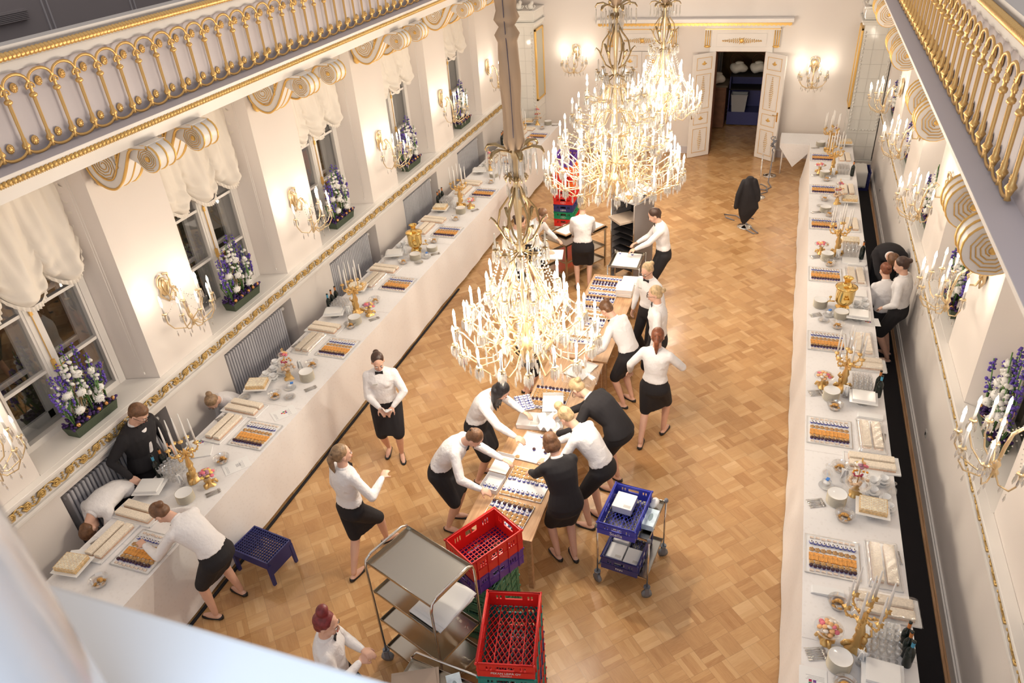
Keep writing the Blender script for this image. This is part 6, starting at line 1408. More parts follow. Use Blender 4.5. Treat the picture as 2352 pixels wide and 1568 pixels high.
V1, V2 = 0.008, 0.0105
person(-4.27, 6.52, 205, 'woman with dark tied hair, white shirt and bow tie, standing beside left buffet holding napkin', 1.68, 2, head=(22, 10), LH=(-4.06, 6.33, 0.99), RH=(-4.20, 6.26, 1.0), fat=1.12, hair=('bun', 'dark'), badge=True, LF=(-4.16, 6.49), RF=(-4.38, 6.55), LE=(1, 0.6, -0.6), RE=(-1, .2, -0.6), curl=(0.8, 0.8), vox=V1)
m = MB(); m.grid(lambda u, v: (-4.17 + 0.16 * u, 6.20 + 0.05 * v + 0.012 * sin(u * 9), 1.03 + 0.02 * sin(u * 7 + v * 4) - 0.03 * v), 12, 6); tag(obj('cloth_napkin', m, paper, solid=0.006), 'small white napkin held by the woman standing beside the left buffet', 'napkin')
person(-3.80, 4.78, -22, 'woman with long blonde ponytail, white shirt, black skirt, walking away across the floor', 1.70, 3, head=(4, -18), RH=(-3.48, 4.98, 1.18), LF=(-3.79, 4.58), RF=(-3.66, 5.12, 0.05), hair=('ponytail', 'ash'), RE=(0.6, -0.6, -1), vox=V1, curl=(0.4, 0.9), hem=0.56)
person(-4.90, 3.82, 88, 'woman with brown bun bending over the near end of the left buffet', 1.70, 52, head=(62, 14), LH=(-5.47, 3.62, 1.02), RH=(-5.62, 4.02, 1.03), LF=(-5.00, 3.68), RF=(-4.93, 4.02), hair=('bun', 'brown'), LE=(0.3, -0.6, -0.6), RE=(0.2, 0.8, -0.4), vox=V1, fat=1.05)
person(-6.455, 4.74, -90, 'man with glasses in black tuxedo standing behind the left buffet looking down', 1.82, 9, head=(38, 12), outfit='tux', hair=('short', 'brown'), male=True, glasses=True, LF=(-6.47, 4.86), RF=(-6.47, 4.62), RH=(-6.36, 4.40, 1.02), LH=(-6.38, 5.02, 0.98), vox=V1, hipoff=(0, 0.0))
person(-6.415, 4.22, 180, 'person in white shirt bending down behind the left buffet, head hidden', 1.72, 92, head=(150, 0), hip=0.88, LF=(-6.36, 4.28), RF=(-6.46, 4.28), outfit='trousers', hair=('short', 'brown'), LH=(-6.39, 3.75, 0.50), RH=(-6.44, 3.75, 0.50), fat=0.95, vox=V2, tie=False)
person(-6.43, 6.28, 172, 'woman with brown bun crouching behind the left buffet near the second radiator', 1.66, 48, head=(60, 20), hip=0.50, LF=(-6.38, 6.36), RF=(-6.48, 6.36), outfit='trousers', hair=('highbun', 'ash'), LH=(-6.38, 5.92, 0.42), RH=(-6.48, 5.92, 0.42), vox=V2, tie=False, knees=(0.1, -1, 0.3))
person(-2.93, 2.97, -62, 'woman with dark red topbun, white shirt, standing at the bottom beside the steel trolley', 1.70, 2, head=(14, -14), hair=('topbun', 'red'), LH=(-2.72, 3.12, 1.12), RH=(-2.70, 3.02, 1.10), LE=(-0.3, 0.5, -1), RE=(0.2, -0.8, -1), vox=V1, curl=(0.9, 0.9))
person(-2.93, 6.42, -96, 'woman with loose black hair reaching over the pastry table beneath the nearest chandelier', 1.70, 34, head=(52, 0), LH=(-2.46, 6.62, 1.0), RH=(-2.25, 6.06, 0.97), LF=(-2.98, 6.52), RF=(-2.97, 6.30), hair=('long', 'black'), vox=V1, fat=1.05)
person(-3.02, 5.58, -84, 'woman with tied brown hair and hairclip bending to place pastries at the near left', 1.68, 44, head=(56, -5), LH=(-2.24, 5.74, 0.93), RH=(-2.53, 5.34, 0.91), LF=(-3.02, 5.70), RF=(-3.03, 5.48), hair=('ponytail', 'brown'), vox=V1, fat=1.05)
person(-1.65, 5.47, 42, 'woman with short brown hair in black suit, seen from behind at the pastry table', 1.66, 24, head=(42, 10), LH=(-2.10, 5.72, 0.92), RH=(-1.86, 5.92, 0.95), LF=(-1.74, 5.44), RF=(-1.56, 5.48), outfit='jacket_skirt', hair=('bob', 'brown'), vox=V1, fat=1.08, tie=False)
person(-1.45, 6.07, 72, 'woman with messy blonde bun and white shirt leaning over the pastry table', 1.70, 46, head=(60, -5), LH=(-1.98, 5.92, 0.93), RH=(-2.02, 6.20, 0.93), LF=(-1.52, 5.95), RF=(-1.44, 6.14), hair=('topbun', 'blonde'), vox=V1)
person(-1.42, 6.70, 72, 'blonde woman with glasses in long black suit bending low over the pastry table', 1.74, 60, head=(72, -5), LH=(-1.98, 6.42, 0.92), RH=(-2.02, 6.75, 0.95), LF=(-1.40, 6.60), RF=(-1.38, 6.82), outfit='jacket_skirt', hair=('bun', 'blonde'), vox=V1, fat=1.12, glasses=True, tie=False)
person(-1.58, 8.34, 68, 'woman with brown bun bending to the pastry boxes from the right side', 1.70, 34, head=(52, 0), LH=(-2.00, 8.06, 0.93), RH=(-1.98, 8.40, 0.93), LF=(-1.60, 8.27), RF=(-1.52, 8.46), hair=('highbun', 'brown'), vox=V2, fat=1.04)
person(-1.07, 7.70, -8, 'woman with auburn ponytail walking away past the right side of the tables', 1.70, 2, head=(6, 12), LH=(-1.42, 7.86, 0.92), RH=(-0.80, 7.98, 1.0), LF=(-1.19, 7.52), RF=(-0.95, 7.88), hair=('ponytail', 'auburn'), vox=V1, RE=(1, -0.5, -0.3), hem=0.56)
person(-1.46, 9.50, 150, 'woman with glasses, pale hair and black trousers at the right of the far table', 1.70, 3, head=(24, 0), outfit='trousers', hair=('bun', 'blonde'), glasses=True, badge=True, vox=V2, LF=(-1.38, 9.52), RF=(-1.54, 9.60))
person(-1.22, 8.78, 96, 'woman with glasses and blonde bun facing left in front of the trousered woman', 1.70, 3, head=(14, 0), outfit='skirt', hair=('bun', 'blonde'), glasses=True, vox=V2, fat=1.05)
person(-1.58, 11.42, 104, 'woman with dark ponytail working at the tray trolley beside the tall rack', 1.72, 12, head=(34, 0), LH=(-2.02, 11.18, 1.0), RH=(-2.0, 11.42, 1.04), hair=('ponytail', 'dark'), vox=V2)
person(-2.96, 11.50, 14, 'woman with braided pale hair seen from behind at the steel worktable', 1.68, 8, head=(24, 0), LH=(-3.20, 11.80, 0.90), RH=(-2.92, 11.92, 0.90), hair=('braids', 'blonde'), vox=V2, fat=1.05)
person(-3.82, 11.30, -100, 'woman with brown ponytail leaning over the left end of the steel worktable', 1.68, 26, head=(40, -10), LH=(-3.40, 11.42, 0.98), RH=(-3.42, 11.00, 0.95), hair=('ponytail', 'brown'), vox=V2)
person(-2.96, 8.22, -80, 'woman in white shirt and black skirt hidden behind the nearest chandelier, legs visible', 1.70, 10, head=(25, 0), LH=(-2.62, 8.40, 0.95), RH=(-2.58, 8.10, 0.95), hair=('bun', 'brown'), vox=V2, LF=(-2.98, 8.28), RF=(-2.92, 8.12))
person(-3.98, 10.75, -70, 'person in black skirt standing behind the crown of the nearest chandelier', 1.68, 12, head=(30, 0), hair=('bun', 'dark'), vox=V2)
person(1.86, 11.76, 178, 'man in black suit bending down behind the right buffet', 1.80, 72, head=(82, 10), outfit='tux', hair=('short', 'brown'), male=True, hip=0.92, LF=(1.95, 11.7), RF=(1.76, 11.7), LH=(1.96, 11.18, 0.70), RH=(1.86, 11.18, 0.66), vox=V2, tie=False)
person(1.82, 10.80, 12, 'woman with brown hair and white shirt crouching behind the right buffet', 1.66, 26, head=(30, 10), hip=0.52, LF=(1.72, 10.62), RF=(1.92, 10.62), hair=('bun', 'auburn'), LH=(1.76, 11.02, 0.62), RH=(1.86, 11.02, 0.62), vox=V2, tie=False, knees=(0, 1, 0.35), hem=0.5)
person(1.92, 10.30, 68, 'woman with brown bun standing against the right wall behind the right buffet', 1.70, 4, lean=-4, head=(24, 12), hair=('bun', 'dark'), badge=True, vox=V2, LH=(1.72, 10.20, 0.93), LF=(1.90, 10.26), RF=(1.92, 10.46))
# ================================================================= work tables in the middle
def oak_table(x0, x1, y0, y1, lb):
    o = empty('work_table', ((x0 + x1) / 2, (y0 + y1) / 2, 0), 0, lb, 'table', 'oak work tables'); hx, hy = (x1 - x0) / 2, (y1 - y0) / 2
    m = MB(); m.b(-hx, hx, -hy, hy, 0.715, 0.745); obj('table_top', m, oak, o, bevel=0.004)
    m = MB(); m.b(-hx + 0.03, hx - 0.03, -hy + 0.03, -hy + 0.05, 0.64, 0.715); m.b(-hx + 0.03, hx - 0.03, hy - 0.05, hy - 0.03, 0.64, 0.715); m.b(-hx + 0.03, -hx + 0.05, -hy + 0.03, hy - 0.03, 0.64, 0.715); m.b(hx - 0.05, hx - 0.03, -hy + 0.03, hy - 0.03, 0.64, 0.715); obj('apron', m, oak, o)
    for sx in (-1, 1):
        for sy in (-1, 1): m = MB(); m.box((sx * (hx - 0.045), sy * (hy - 0.045), 0.358), (0.055, 0.055, 0.716)); obj('leg', m, oak, o, bevel=0.004)
oak_table(-2.60, -1.84, 4.93, 8.20, 'near oak work table covered with pastry trays in the middle of the hall')
oak_table(-2.57, -1.80, 8.24, 10.72, 'far oak work table with long pastry trays and white boxes')
TT = 0.7465
trayk = simple('baking_tray', 'tray', lambda m: (m.b(-0.5, 0.5, -0.5, 0.5, 0, 0.006), [m.b(*q) for q in ((-0.5, 0.5, -0.5, -0.488, 0, 0.018), (-0.5, 0.5, 0.488, 0.5, 0, 0.018), (-0.5, -0.488, -0.5, 0.5, 0, 0.018), (0.488, 0.5, -0.5, 0.5, 0, 0.018))]), card)
KD = dict(s=(swirl, 'walnut swirl pastry'), c=(chocblue, 'chocolate ball in blue cup'), w=(creamcup, 'white cream cup in blue paper'), b=(biscuit, 'tan biscuit pastry'))
def worktray(x, y, w, d, rz, rows, per, where, z=TT):
    t = trayk((x, y, z), rz, 'white paper lined tray, ' + where, 'white pastry trays'); t.scale = (w, d, 1)
    M = Matrix.Translation((x, y, z + 0.0065)) @ Matrix.Rotation(rz, 4, 'Z'); n = len(rows); j = random.Random(int(y * 1000))
    for i, ch in enumerate(rows):
        if ch == '.': continue
        k_, lb = KD[ch.lower()]; dy = -d / 2 + d * (i + 0.5) / n
        for q in range(per):
            if ch.isupper() and j.random() < 0.35: continue
            p = M @ Vector((-w / 2 + w * (q + 0.5) / per + j.uniform(-.004, .004), dy + j.uniform(-.005, .005), 0))
            k_(tuple(p), j.random() * 3, '%s on the tray %s' % (lb, where), '%s rows %s' % (lb, where), 1.12)
worktray(-2.20, 5.18, 0.47, 0.46, -0.10, 'scwsbbwcs'[::-1], 8, 'at the near table end')
worktray(-2.13, 5.70, 0.48, 0.46, -0.05, 'sw..wssb', 9, 'second from near table end')
worktray(-2.22, 6.30, 0.42, 0.50, -0.08, 'S.C..W', 3, 'third from near end, nearly empty')
worktray(-2.33, 7.26, 0.46, 0.46, 0.02, 'wsbcsssbc', 9, 'under the nearest chandelier')
worktray(-2.10, 7.98, 0.30, 0.40, -0.3, '..S.', 3, 'white one with few swirls')
worktray(-2.30, 10.36, 0.45, 0.50, 0.0, 'bwsccbw', 9, 'at the far table end')
worktray(-2.28, 9.84, 0.45, 0.50, 0.0, 'csbwcsw', 9, 'second from far table end')
worktray(-2.28, 9.32, 0.45, 0.46, 0.0, 'wcsb', 9, 'third from far table end')
worktray(-2.28, 8.82, 0.42, 0.44, 0.0, 'Ws.B', 8, 'fourth from far table end')
def openbox(x, y, w, d, rz, lb, lid=True, content=None, z=TT, h=0.06):
    o = empty('pastry_box', (x, y, z), rz, lb, 'box', 'white pastry boxes'); m = MB(); m.b(-w / 2, w / 2, -d / 2, d / 2, 0, 0.004)
    for q in ((-w / 2, w / 2, -d / 2, -d / 2 + 0.004), (-w / 2, w / 2, d / 2 - 0.004, d / 2), (-w / 2, -w / 2 + 0.004, -d / 2, d / 2), (w / 2 - 0.004, w / 2, -d / 2, d / 2)): m.b(*q, 0, h)
    obj('base', m, card, o)
    if lid == 'open': m = MB(); m.box((0, d / 2 + d * 0.46, h + 0.03), (w, d * 0.95, 0.005), 0, 0.12); m.box((0, d / 2 + d * 0.93, h + 0.075), (w, 0.004, 0.04)); obj('lid', m, card, o)
    elif lid: m = MB(); m.b(-w / 2 - 0.003, w / 2 + 0.003, -d / 2 - 0.003, d / 2 + 0.003, h - 0.02, h + 0.004); obj('lid', m, card, o, bevel=0.002); m = MB(); m.b(w * 0.05, w * 0.42, -d * 0.42, -d * 0.25, h + 0.0042, h + 0.0048); obj('printed_label', m, chinaedge, o)
    return o
openbox(-2.50, 5.60, 0.21, 0.26, -0.10, 'open white box half filled with cream cups at the near table', 'open')
for i in range(4):
    for k in range(2):
        M = Matrix.Translation((-2.50, 5.60, TT + 0.0045)) @ Matrix.Rotation(-0.1, 4, 'Z'); p = M @ Vector((-0.075 + 0.05 * i, -0.09 + 0.05 * k, 0)); creamcup(tuple(p), i, 'white cream cup in blue paper inside the open white box', 'cream cups in the open box', 1.1)
openbox(-2.42, 6.74, 0.30, 0.26, 0.1, 'closed white pastry box with tissue beside the leaning women')
openbox(-2.16, 6.80, 0.26, 0.30, 0.25, 'open white pastry box under tissue paper at the near table', 'open', h=0.05)
m = MB(); m.grid(lambda u, v: (-2.30 + 0.26 * u + 0.03 * sin(v * 7), 6.55 + 0.3 * v, TT + 0.10 + 0.05 * sin(u * 8 + v * 3) * v + 0.03 * sin(u * 19)), 24, 18); tag(obj('tissue_paper', m, paper, solid=0.002), 'crumpled white tissue paper over the boxes on the near table', 'paper')
m = MB(); m.grid(lambda u, v: (-2.22 + 0.42 * u, 7.50 + 0.42 * v + 0.05 * sin(u * 9), TT + 0.05 + 0.05 * abs(sin(u * 8 + v * 5)) + 0.02 * sin(u * 27 + v * 19)), 34, 34); tag(obj('plastic_sheet', m, PLASTIC), 'crumpled clear plastic sheet on the near work table', 'plastic')
for k, (x, y, rz) in enumerate([(-1.95, 10.18, 0.0), (-1.93, 10.50, 0.06)]): openbox(x, y, 0.25, 0.28, rz, ['nearer', 'farther'][k] + ' white box on the right edge of the far work table', True)
openbox(-1.95, 10.18, 0.25, 0.28, 0.05, 'white box stacked on top of the nearer one on the far table', True, z=TT + 0.065)
worktray(-2.50, 6.78, 0.20, 0.30, 0.55, 'wwwwww', 4, 'held by the black haired woman', z=1.00)
worktray(-3.34, 10.95, 0.34, 0.36, 0.2, '....', 3, 'empty one held by the leaning woman', z=0.90)
# ---- crates
def wallpanel(m, L, h, M, slots=True, th=0.012):
    m.T = M
    if not slots: m.b(-L / 2, L / 2, -th / 2, th / 2, 0, h)
    else:
        m.b(-L / 2, L / 2, -th / 2, th / 2, 0, h * 0.50); m.b(-L / 2, L / 2, -th / 2, th / 2, h * 0.78, h)
        x = -L / 2; step = 0.028; k = 0; hs = 0.065
        xs = []
        while x < L / 2: xs.append(x); x += step
        for x in xs:
            if abs(x + step / 2) < hs: continue
            open_ = 0.22 * L < abs(x + step / 2) < 0.36 * L
            m.b(x, min(L / 2, x + (step * 0.45 if open_ else step)), -th / 2, th / 2, h * 0.50, h * 0.78)
    m.T = None
def crate(x, y, z, rz, color, lb, lattice='diamond', w=0.40, d=0.60, h=0.15, group='plastic crates', text=None, tsize=0.05, name='plastic_crate', oval=None, parts=True, inverted=False):
    o = empty(name, (x, y, z), rz, lb, 'crate', group)
    m = MB()
    for (cx, cy, L, a) in ((0, -d / 2 + 0.008, w, 0), (0, d / 2 - 0.008, w, 0), (-w / 2 + 0.008, 0, d, pi / 2), (w / 2 - 0.008, 0, d, pi / 2)): wallpanel(m, L, h, Matrix.Translation((cx, cy, 0)) @ Matrix.Rotation(a, 4, 'Z'))
    m.tube([(-w / 2, -d / 2, h), (w / 2, -d / 2, h), (w / 2, d / 2, h), (-w / 2, d / 2, h)], 0.0095, 6, True); m.tube([(-w / 2, -d / 2, h * 0.46), (w / 2, -d / 2, h * 0.46), (w / 2, d / 2, h * 0.46), (-w / 2, d / 2, h * 0.46)], 0.006, 4, True)
    for sx in (-1, 1):
        for k in range(5): m.b(sx * w / 2 - 0.008, sx * w / 2 + 0.008, -d / 2 + d * (k + 0.5) / 5 - 0.005, -d / 2 + d * (k + 0.5) / 5 + 0.005, 0.0, h)
        for sy in (-1, 1): m.ell((sx * w / 2, sy * d / 2, h - 0.002), 0.013, 6, 4)
    obj('walls', m, color, o)
    m = MB(); zf = 0.008; t = 0.0035
    if lattice == 'grid':
        n1, n2 = 11, 15
        for i in range(1, n1): xx = -w / 2 + w * i / n1; m.b(xx - t, xx + t, -d / 2 + 0.01, d / 2 - 0.01, zf - 0.004, zf + 0.004)
        for i in range(1, n2): yy = -d / 2 + d * i / n2; m.b(-w / 2 + 0.01, w / 2 - 0.01, yy - t, yy + t, zf - 0.004, zf + 0.004)
    else:
        s_ = 0.042; k = -d
        while k < w + d:
            for sg in (1, -1):
                # line x = -w/2 + k + q*sg... clipped to the floor rectangle
                pts = []
                for yy in (-d / 2 + 0.01, d / 2 - 0.01):
                    xx = -w / 2 + k + (yy + d / 2) * (0.62 if sg > 0 else -0.62) + (0 if sg > 0 else d * 0.62); pts.append((xx, yy))
                (xa, ya), (xb, yb) = pts; lo, hi = -w / 2 + 0.01, w / 2 - 0.01
                if (xa < lo and xb < lo) or (xa > hi and xb > hi): continue
                def cl_(xa, ya, xb, yb):
                    if xa < lo: ya = ya + (lo - xa) / (xb - xa) * (yb - ya); xa = lo
                    if xa > hi: ya = ya + (hi - xa) / (xb - xa) * (yb - ya); xa = hi
                    return xa, ya
                A_ = cl_(xa, ya, xb, yb); B_ = cl_(xb, yb, xa, ya)
                m.tube([(A_[0], A_[1], zf), (B_[0], B_[1], zf)], 0.0035, 4)
            k += s_
        for xx in (-w / 4, 0, w / 4): m.b(xx - 0.003, xx + 0.003, -d / 2 + 0.01, d / 2 - 0.01, zf - 0.004, zf + 0.004)
    f = obj('lattice_floor', m, color, o)
    def letter(tx, size, zz, nm='lettering'):
        c = bpy.data.curves.new(nm, 'FONT'); c.body = tx; c.size = size; c.extrude = 0.0008; c.align_x = 'CENTER'; c.align_y = 'CENTER'; c.materials.append(ink)
        t_ = bpy.data.objects.new(nm, c); COL.objects.link(t_); bpy.context.view_layer.update(); me_ = bpy.data.meshes.new_from_object(t_.evaluated_get(bpy.context.evaluated_depsgraph_get())); bpy.data.objects.remove(t_)
        t_ = link(nm, me_, o, (0, -d / 2 - 0.0015, zz)); t_.rotation_euler = (pi / 2, 0, 0)
    if text:
        for i, tx in enumerate(text): letter(tx, tsize * (0.62 if i else 1), h * 0.25 - 0.028 * i + (0.012 if len(text) > 1 else 0))
    if oval:
        m = MB(); m.tube([(0.055 * cos(a), -d / 2 - 0.001, h * 0.28 + 0.020 * sin(a)) for a in [i * pi / 10 for i in range(20)]], 0.0018, 4, True); obj('oval_mark', m, ink, o); letter(oval, 0.026, h * 0.28)
    return o
# front right stack
cr = [(red, 'red'), (teal, 'teal'), (red, 'red'), (teal, 'teal'), (red, 'red'), (navy, 'navy'), (red, 'red'), (teal, 'teal'), (red, 'red')]
def dolly(x, y, rz, w, d, lb, hz=0.16):
    o = empty('crate_dolly', (x, y, 0), rz, lb, 'dolly', 'crate dollies'); m = MB()
    for q in ((-w / 2, w / 2, -d / 2, -d / 2 + 0.03), (-w / 2, w / 2, d / 2 - 0.03, d / 2), (-w / 2, -w / 2 + 0.03, -d / 2, d / 2), (w / 2 - 0.03, w / 2, -d / 2, d / 2)): m.b(*q, hz - 0.035, hz - 0.002)
    obj('frame', m, white, o)
    for sx in (-1, 1):
        for sy in (-1, 1): caster(o, sx * (w / 2 - 0.05), sy * (d / 2 - 0.06), hz - 0.035, 0.05)
def caster(o, x, y, top, r, rot=0.0):
    m = MB(); m.T = Matrix.Translation((x, y, 0)) @ Matrix.Rotation(rot, 4, 'Z')
    m.mi = 0; m.tube([(0.0, -0.014, r), (0.0, 0.014, r)], r, 14); m.mi = 1; m.b(-0.022, 0.022, -0.022, -0.016, r * 0.7, top); m.b(-0.022, 0.022, 0.016, 0.022, r * 0.7, top); m.lathe([(0.028, top - 0.012), (0.036, top - 0.008), (0.036, top)], (0, 0, 0), 10); m.T = None
    obj('caster', m, [rubber, greyp], o)
dolly(-1.47, 3.33, 0.22, 0.42, 0.62, 'wheeled dolly under the front red and teal crate stack')
for i in range(9):
    top = i == 8
    crate(-1.47, 3.33, 0.165 + i * 0.162, 0.22, cr[i][0], 'topmost red crate with diamond lattice floor at the bottom of the photo' if top else '%s crate in the front stack, %s' % (cr[i][1], ['lowest', 'second from the floor', 'third from the floor', 'fourth from the floor', 'fifth from the floor', 'sixth from the floor', 'third from the top', 'just under the top red crate'][i]),
          'diamond', 0.43, 0.65, 0.155, 'front crate stack', text=('PEKAN LEIPÄ OY', 'KOKKOLA') if top else None, tsize=0.030, oval='Oululainen'[:5] if i == 7 else None)
# leaning red crate on violet and green ones
ca = math.atan2(4.74 - 4.22, -2.17 + 2.48) - pi / 2
for k in range(5): crate(-2.14, 4.46, 0.02 + 0.155 * k, ca + 0.42, green, 'green lattice crate, %s in the stack by the steel trolley' % ['lowest', 'second', 'third', 'fourth', 'fifth and highest green'][k], 'diamond', 0.38, 0.55, 0.150, 'green crate stack')
crate(-2.14, 4.46, 0.80 + 0.0, ca, violet, 'violet crate directly under the red grid crate', 'diamond', 0.40, 0.60, 0.20)
crate(-2.14, 4.46, 1.006, ca, red, 'red crate with square grid floor beside the steel trolley', 'grid', 0.41, 0.60, 0.24)
# ---- steel trolley with four shelves
st = empty('steel_trolley', (-2.51, 3.86, 0), radians(-20), 'stainless steel trolley with four shelves at the bottom of the photo', 'trolley', 'service trolleys')
def shelf(o, w, d, z, mt=steel):
    m = MB(); m.b(-w / 2, w / 2, -d / 2, d / 2, z, z + 0.004); m.b(-w / 2, w / 2, -d / 2, -d / 2 + 0.004, z, z + 0.028); m.b(-w / 2, w / 2, d / 2 - 0.004, d / 2, z, z + 0.028); m.b(-w / 2, -w / 2 + 0.004, -d / 2, d / 2, z, z + 0.028); m.b(w / 2 - 0.004, w / 2, -d / 2, d / 2, z, z + 0.028)
    m.tube([(-w / 2, -d / 2, z + 0.028), (w / 2, -d / 2, z + 0.028), (w / 2, d / 2, z + 0.028), (-w / 2, d / 2, z + 0.028)], 0.006, 6, True); return obj('shelf', m, mt, o)
for z in (0.20, 0.60, 1.00, 1.38): shelf(st, 0.78, 0.52, z)
for sx in (-1, 1):
    m = MB(); X = sx * 0.405; m.tube([(X, -0.27, 0.16), (X, -0.27, 1.34), (X, -0.25, 1.42), (X, -0.19, 1.45), (X, 0.19, 1.45), (X, 0.25, 1.42), (X, 0.27, 1.34), (X, 0.27, 0.16)], 0.0125, 10); obj('post_frame', m, chrome, st)
    for sy in (-1, 1): caster(st, sx * 0.405, sy * 0.27, 0.165, 0.062, 0.6)
m = MB()
for k in range(5): m.grid(lambda u, v: (0.02 + 0.36 * u + 0.012 * k, -0.20 + 0.40 * v + 0.02 * sin(k * 2), 1.045 + 0.016 * k + 0.03 * sin(u * 5 + k) * v + 0.015 * sin(v * 11 + k)), 14, 12)
p0 = Matrix.Translation((-2.51, 3.86, 0)) @ Matrix.Rotation(radians(-20), 4, 'Z')
for i in range(5):
    m = MB(); m.grid(lambda u, v: (0.03 + 0.38 * u + 0.010 * i, -0.22 + 0.42 * v + 0.02 * sin(i * 2), 1.012 + 0.018 * i + 0.018 * (sin(u * 5 + i) + 1) * v + 0.004 * (sin(v * 11 + i) + 1)), 16, 12)
    o = obj('folded_cloth', m, paper, solid=0.004); o.matrix_world = p0; tag(o, ['lowest white cloth', 'second white cloth', 'middle white cloth', 'fourth white cloth', 'topmost white cloth'][i] + ' of the pile on the second shelf of the steel trolley', 'cloth', 'cloths on the steel trolley')
# ---- low trolley at the very bottom
lt = empty('service_trolley', (-2.09, 3.05, 0), radians(-6), 'low tubular trolley with boxes, cut by the bottom edge', 'trolley', 'service trolleys')
for z in (0.25, 0.80): shelf(lt, 0.70, 0.50, z)
for sy in (-1, 1):
    for sx in (-1, 1): m = MB(); m.tube([(sx * 0.36, sy * 0.26, 0.12), (sx * 0.36, sy * 0.26, 0.83)], 0.012, 8); obj('post', m, chrome, lt); caster(lt, sx * 0.36, sy * 0.26, 0.14, 0.05)
m = MB(); m.tube([(-0.36, 0.26, 0.83), (-0.33, 0.30, 0.86), (0.33, 0.30, 0.86), (0.36, 0.26, 0.83)], 0.011, 8); obj('handle', m, chrome, lt)
m = MB(); m.b(-0.20, 0.20, -0.15, 0.15, 0, 0.012); m.box((0.0, -0.01, 0.018), (0.36, 0.27, 0.008), 0.05); tag(obj('cardboard_sheets', m, cardb, loc=(-2.27, 3.10, 0.83), rz=0.45), 'brown cardboard sheets lying on the low trolley', 'cardboard')
def tissue(x, y, z, rz, lb):
    o = empty('tissue_box', (x, y, z), rz, lb, 'box', 'glove and tissue boxes'); m = MB(); m.b(-0.06, 0.06, -0.12, 0.12, 0, 0.07); obj('carton', m, mat('pale_blue_carton', (0.62, 0.74, 0.86), 0.5, vary=0.25, vscale=14), o, bevel=0.002)
    m = MB(); m.prism([(0.022 * cos(a), 0.055 * sin(a)) for a in [i * pi / 10 for i in range(20)]], 'z', 0.0702, 0.0712); obj('opening', m, mat('grey_green_opening', (0.25, 0.33, 0.36), 0.5), o); return o
tissue(-1.93, 3.16, 0.83, 0.6, 'pale blue glove box on the low trolley at the bottom edge')
crate(-1.875, 2.90, 0.83, 0.1, red, 'small red crate standing on the low trolley beside the tall stack', 'diamond', 0.25, 0.35, 0.14)
# ---- blue crate cart
bc = empty('crate_cart', (-0.93, 5.50, 0), radians(-7), 'small two shelf tubular cart carrying blue crates', 'trolley', 'service trolleys')
for z in (0.24, 0.80): shelf(bc, 0.52, 0.58, z)
for sx in (-1, 1):
    for sy in (-1, 1): m = MB(); m.tube([(sx * 0.27, sy * 0.30, 0.14), (sx * 0.27, sy * 0.30, 0.84)], 0.010, 8); m.mi = 1; m.ell((sx * 0.27, sy * 0.30, 0.83), (0.025, 0.025, 0.03), 8, 5); obj('post', m, [chrome, greyp], bc); caster(bc, sx * 0.27, sy * 0.30, 0.16, 0.055, 0.5 * sx)
crate(-0.99, 5.42, 0.835, radians(-6), blue, 'upper blue crate on the cart holding a white box', 'diamond', 0.39, 0.60, 0.15, 'blue crates on the cart', text=('Stella',), tsize=0.062)
crate(-0.96, 5.45, 0.275, radians(-7), navy, 'lower dark blue crate on the cart holding three white boxes', 'diamond', 0.39, 0.56, 0.17, 'blue crates on the cart', text=('FINN',), tsize=0.035)
openbox(-1.02, 5.55, 0.20, 0.22, -0.12, 'closed white box inside the upper blue crate', True, z=0.85, h=0.08)
for i, (x, y) in enumerate([(-1.06, 5.36), (-0.87, 5.33), (-1.03, 5.60)]): openbox(x, y, 0.17, 0.20, -0.12, ['front left', 'front right', 'rear'][i] + ' closed white box inside the lower dark blue crate', True, z=0.29, h=0.09)
tissue(-0.73, 5.42, 0.835, -0.12, 'pale blue tissue box on the blue crate cart')
m = MB(); m.ell((0, 0, 0.035), (0.05, 0.07, 0.035), 12, 8); m.v = [(a + 0.01 * sin(30 * b), b, c + 0.008 * sin(40 * a + 30 * b)) for a, b, c in m.v]; tag(obj('crumpled_paper', m, paper, loc=(-0.735, 5.66, 0.835)), 'crumpled white paper on the blue crate cart behind the tissue box', 'paper')
# ---- upturned blue crate used as a step
sp = empty('step_crate', (-4.86, 4.44, 0), -0.14, 'dark blue upturned plastic crate on the floor beside the left buffet', 'crate')
m = MB(); w, d, h = 0.52, 0.36, 0.34
for i in range(17): xx = -w / 2 + w * i / 16; m.b(xx - 0.0035, xx + 0.0035, -d / 2, d / 2, h - 0.02, h)
for i in range(12): yy = -d / 2 + d * i / 11; m.b(-w / 2, w / 2, yy - 0.0035, yy + 0.0035, h - 0.02, h)
obj('grid_top', m, navy, sp)
m = MB()
for s in (-1, 1):
    m.b(-w / 2 - 0.008, w / 2 + 0.008, s * d / 2 - 0.008, s * d / 2 + 0.008, h - 0.10, h + 0.006); m.b(s * w / 2 - 0.008, s * w / 2 + 0.008, -d / 2, d / 2, h - 0.20, h + 0.006)
    for q in (-1, 1): m.add([(s * w / 2 - 0.03, q * (d / 2 - 0.03), h - 0.05), (s * w / 2 + 0.012, q * (d / 2 - 0.03), h - 0.05), (s * w / 2 + 0.012, q * d / 2 + 0.01 * q, h - 0.05), (s * w / 2 - 0.03, q * d / 2 + 0.01 * q, h - 0.05), (s * w / 2 - 0.01, q * (d / 2 - 0.02), 0), (s * w / 2 + 0.02, q * (d / 2 - 0.02), 0), (s * w / 2 + 0.02, q * (d / 2 + 0.015), 0), (s * w / 2 - 0.01, q * (d / 2 + 0.015), 0)], [(0, 1, 2, 3), (4, 7, 6, 5), (0, 4, 5, 1), (1, 5, 6, 2), (2, 6, 7, 3), (3, 7, 4, 0)])
obj('sides', m, navy, sp)
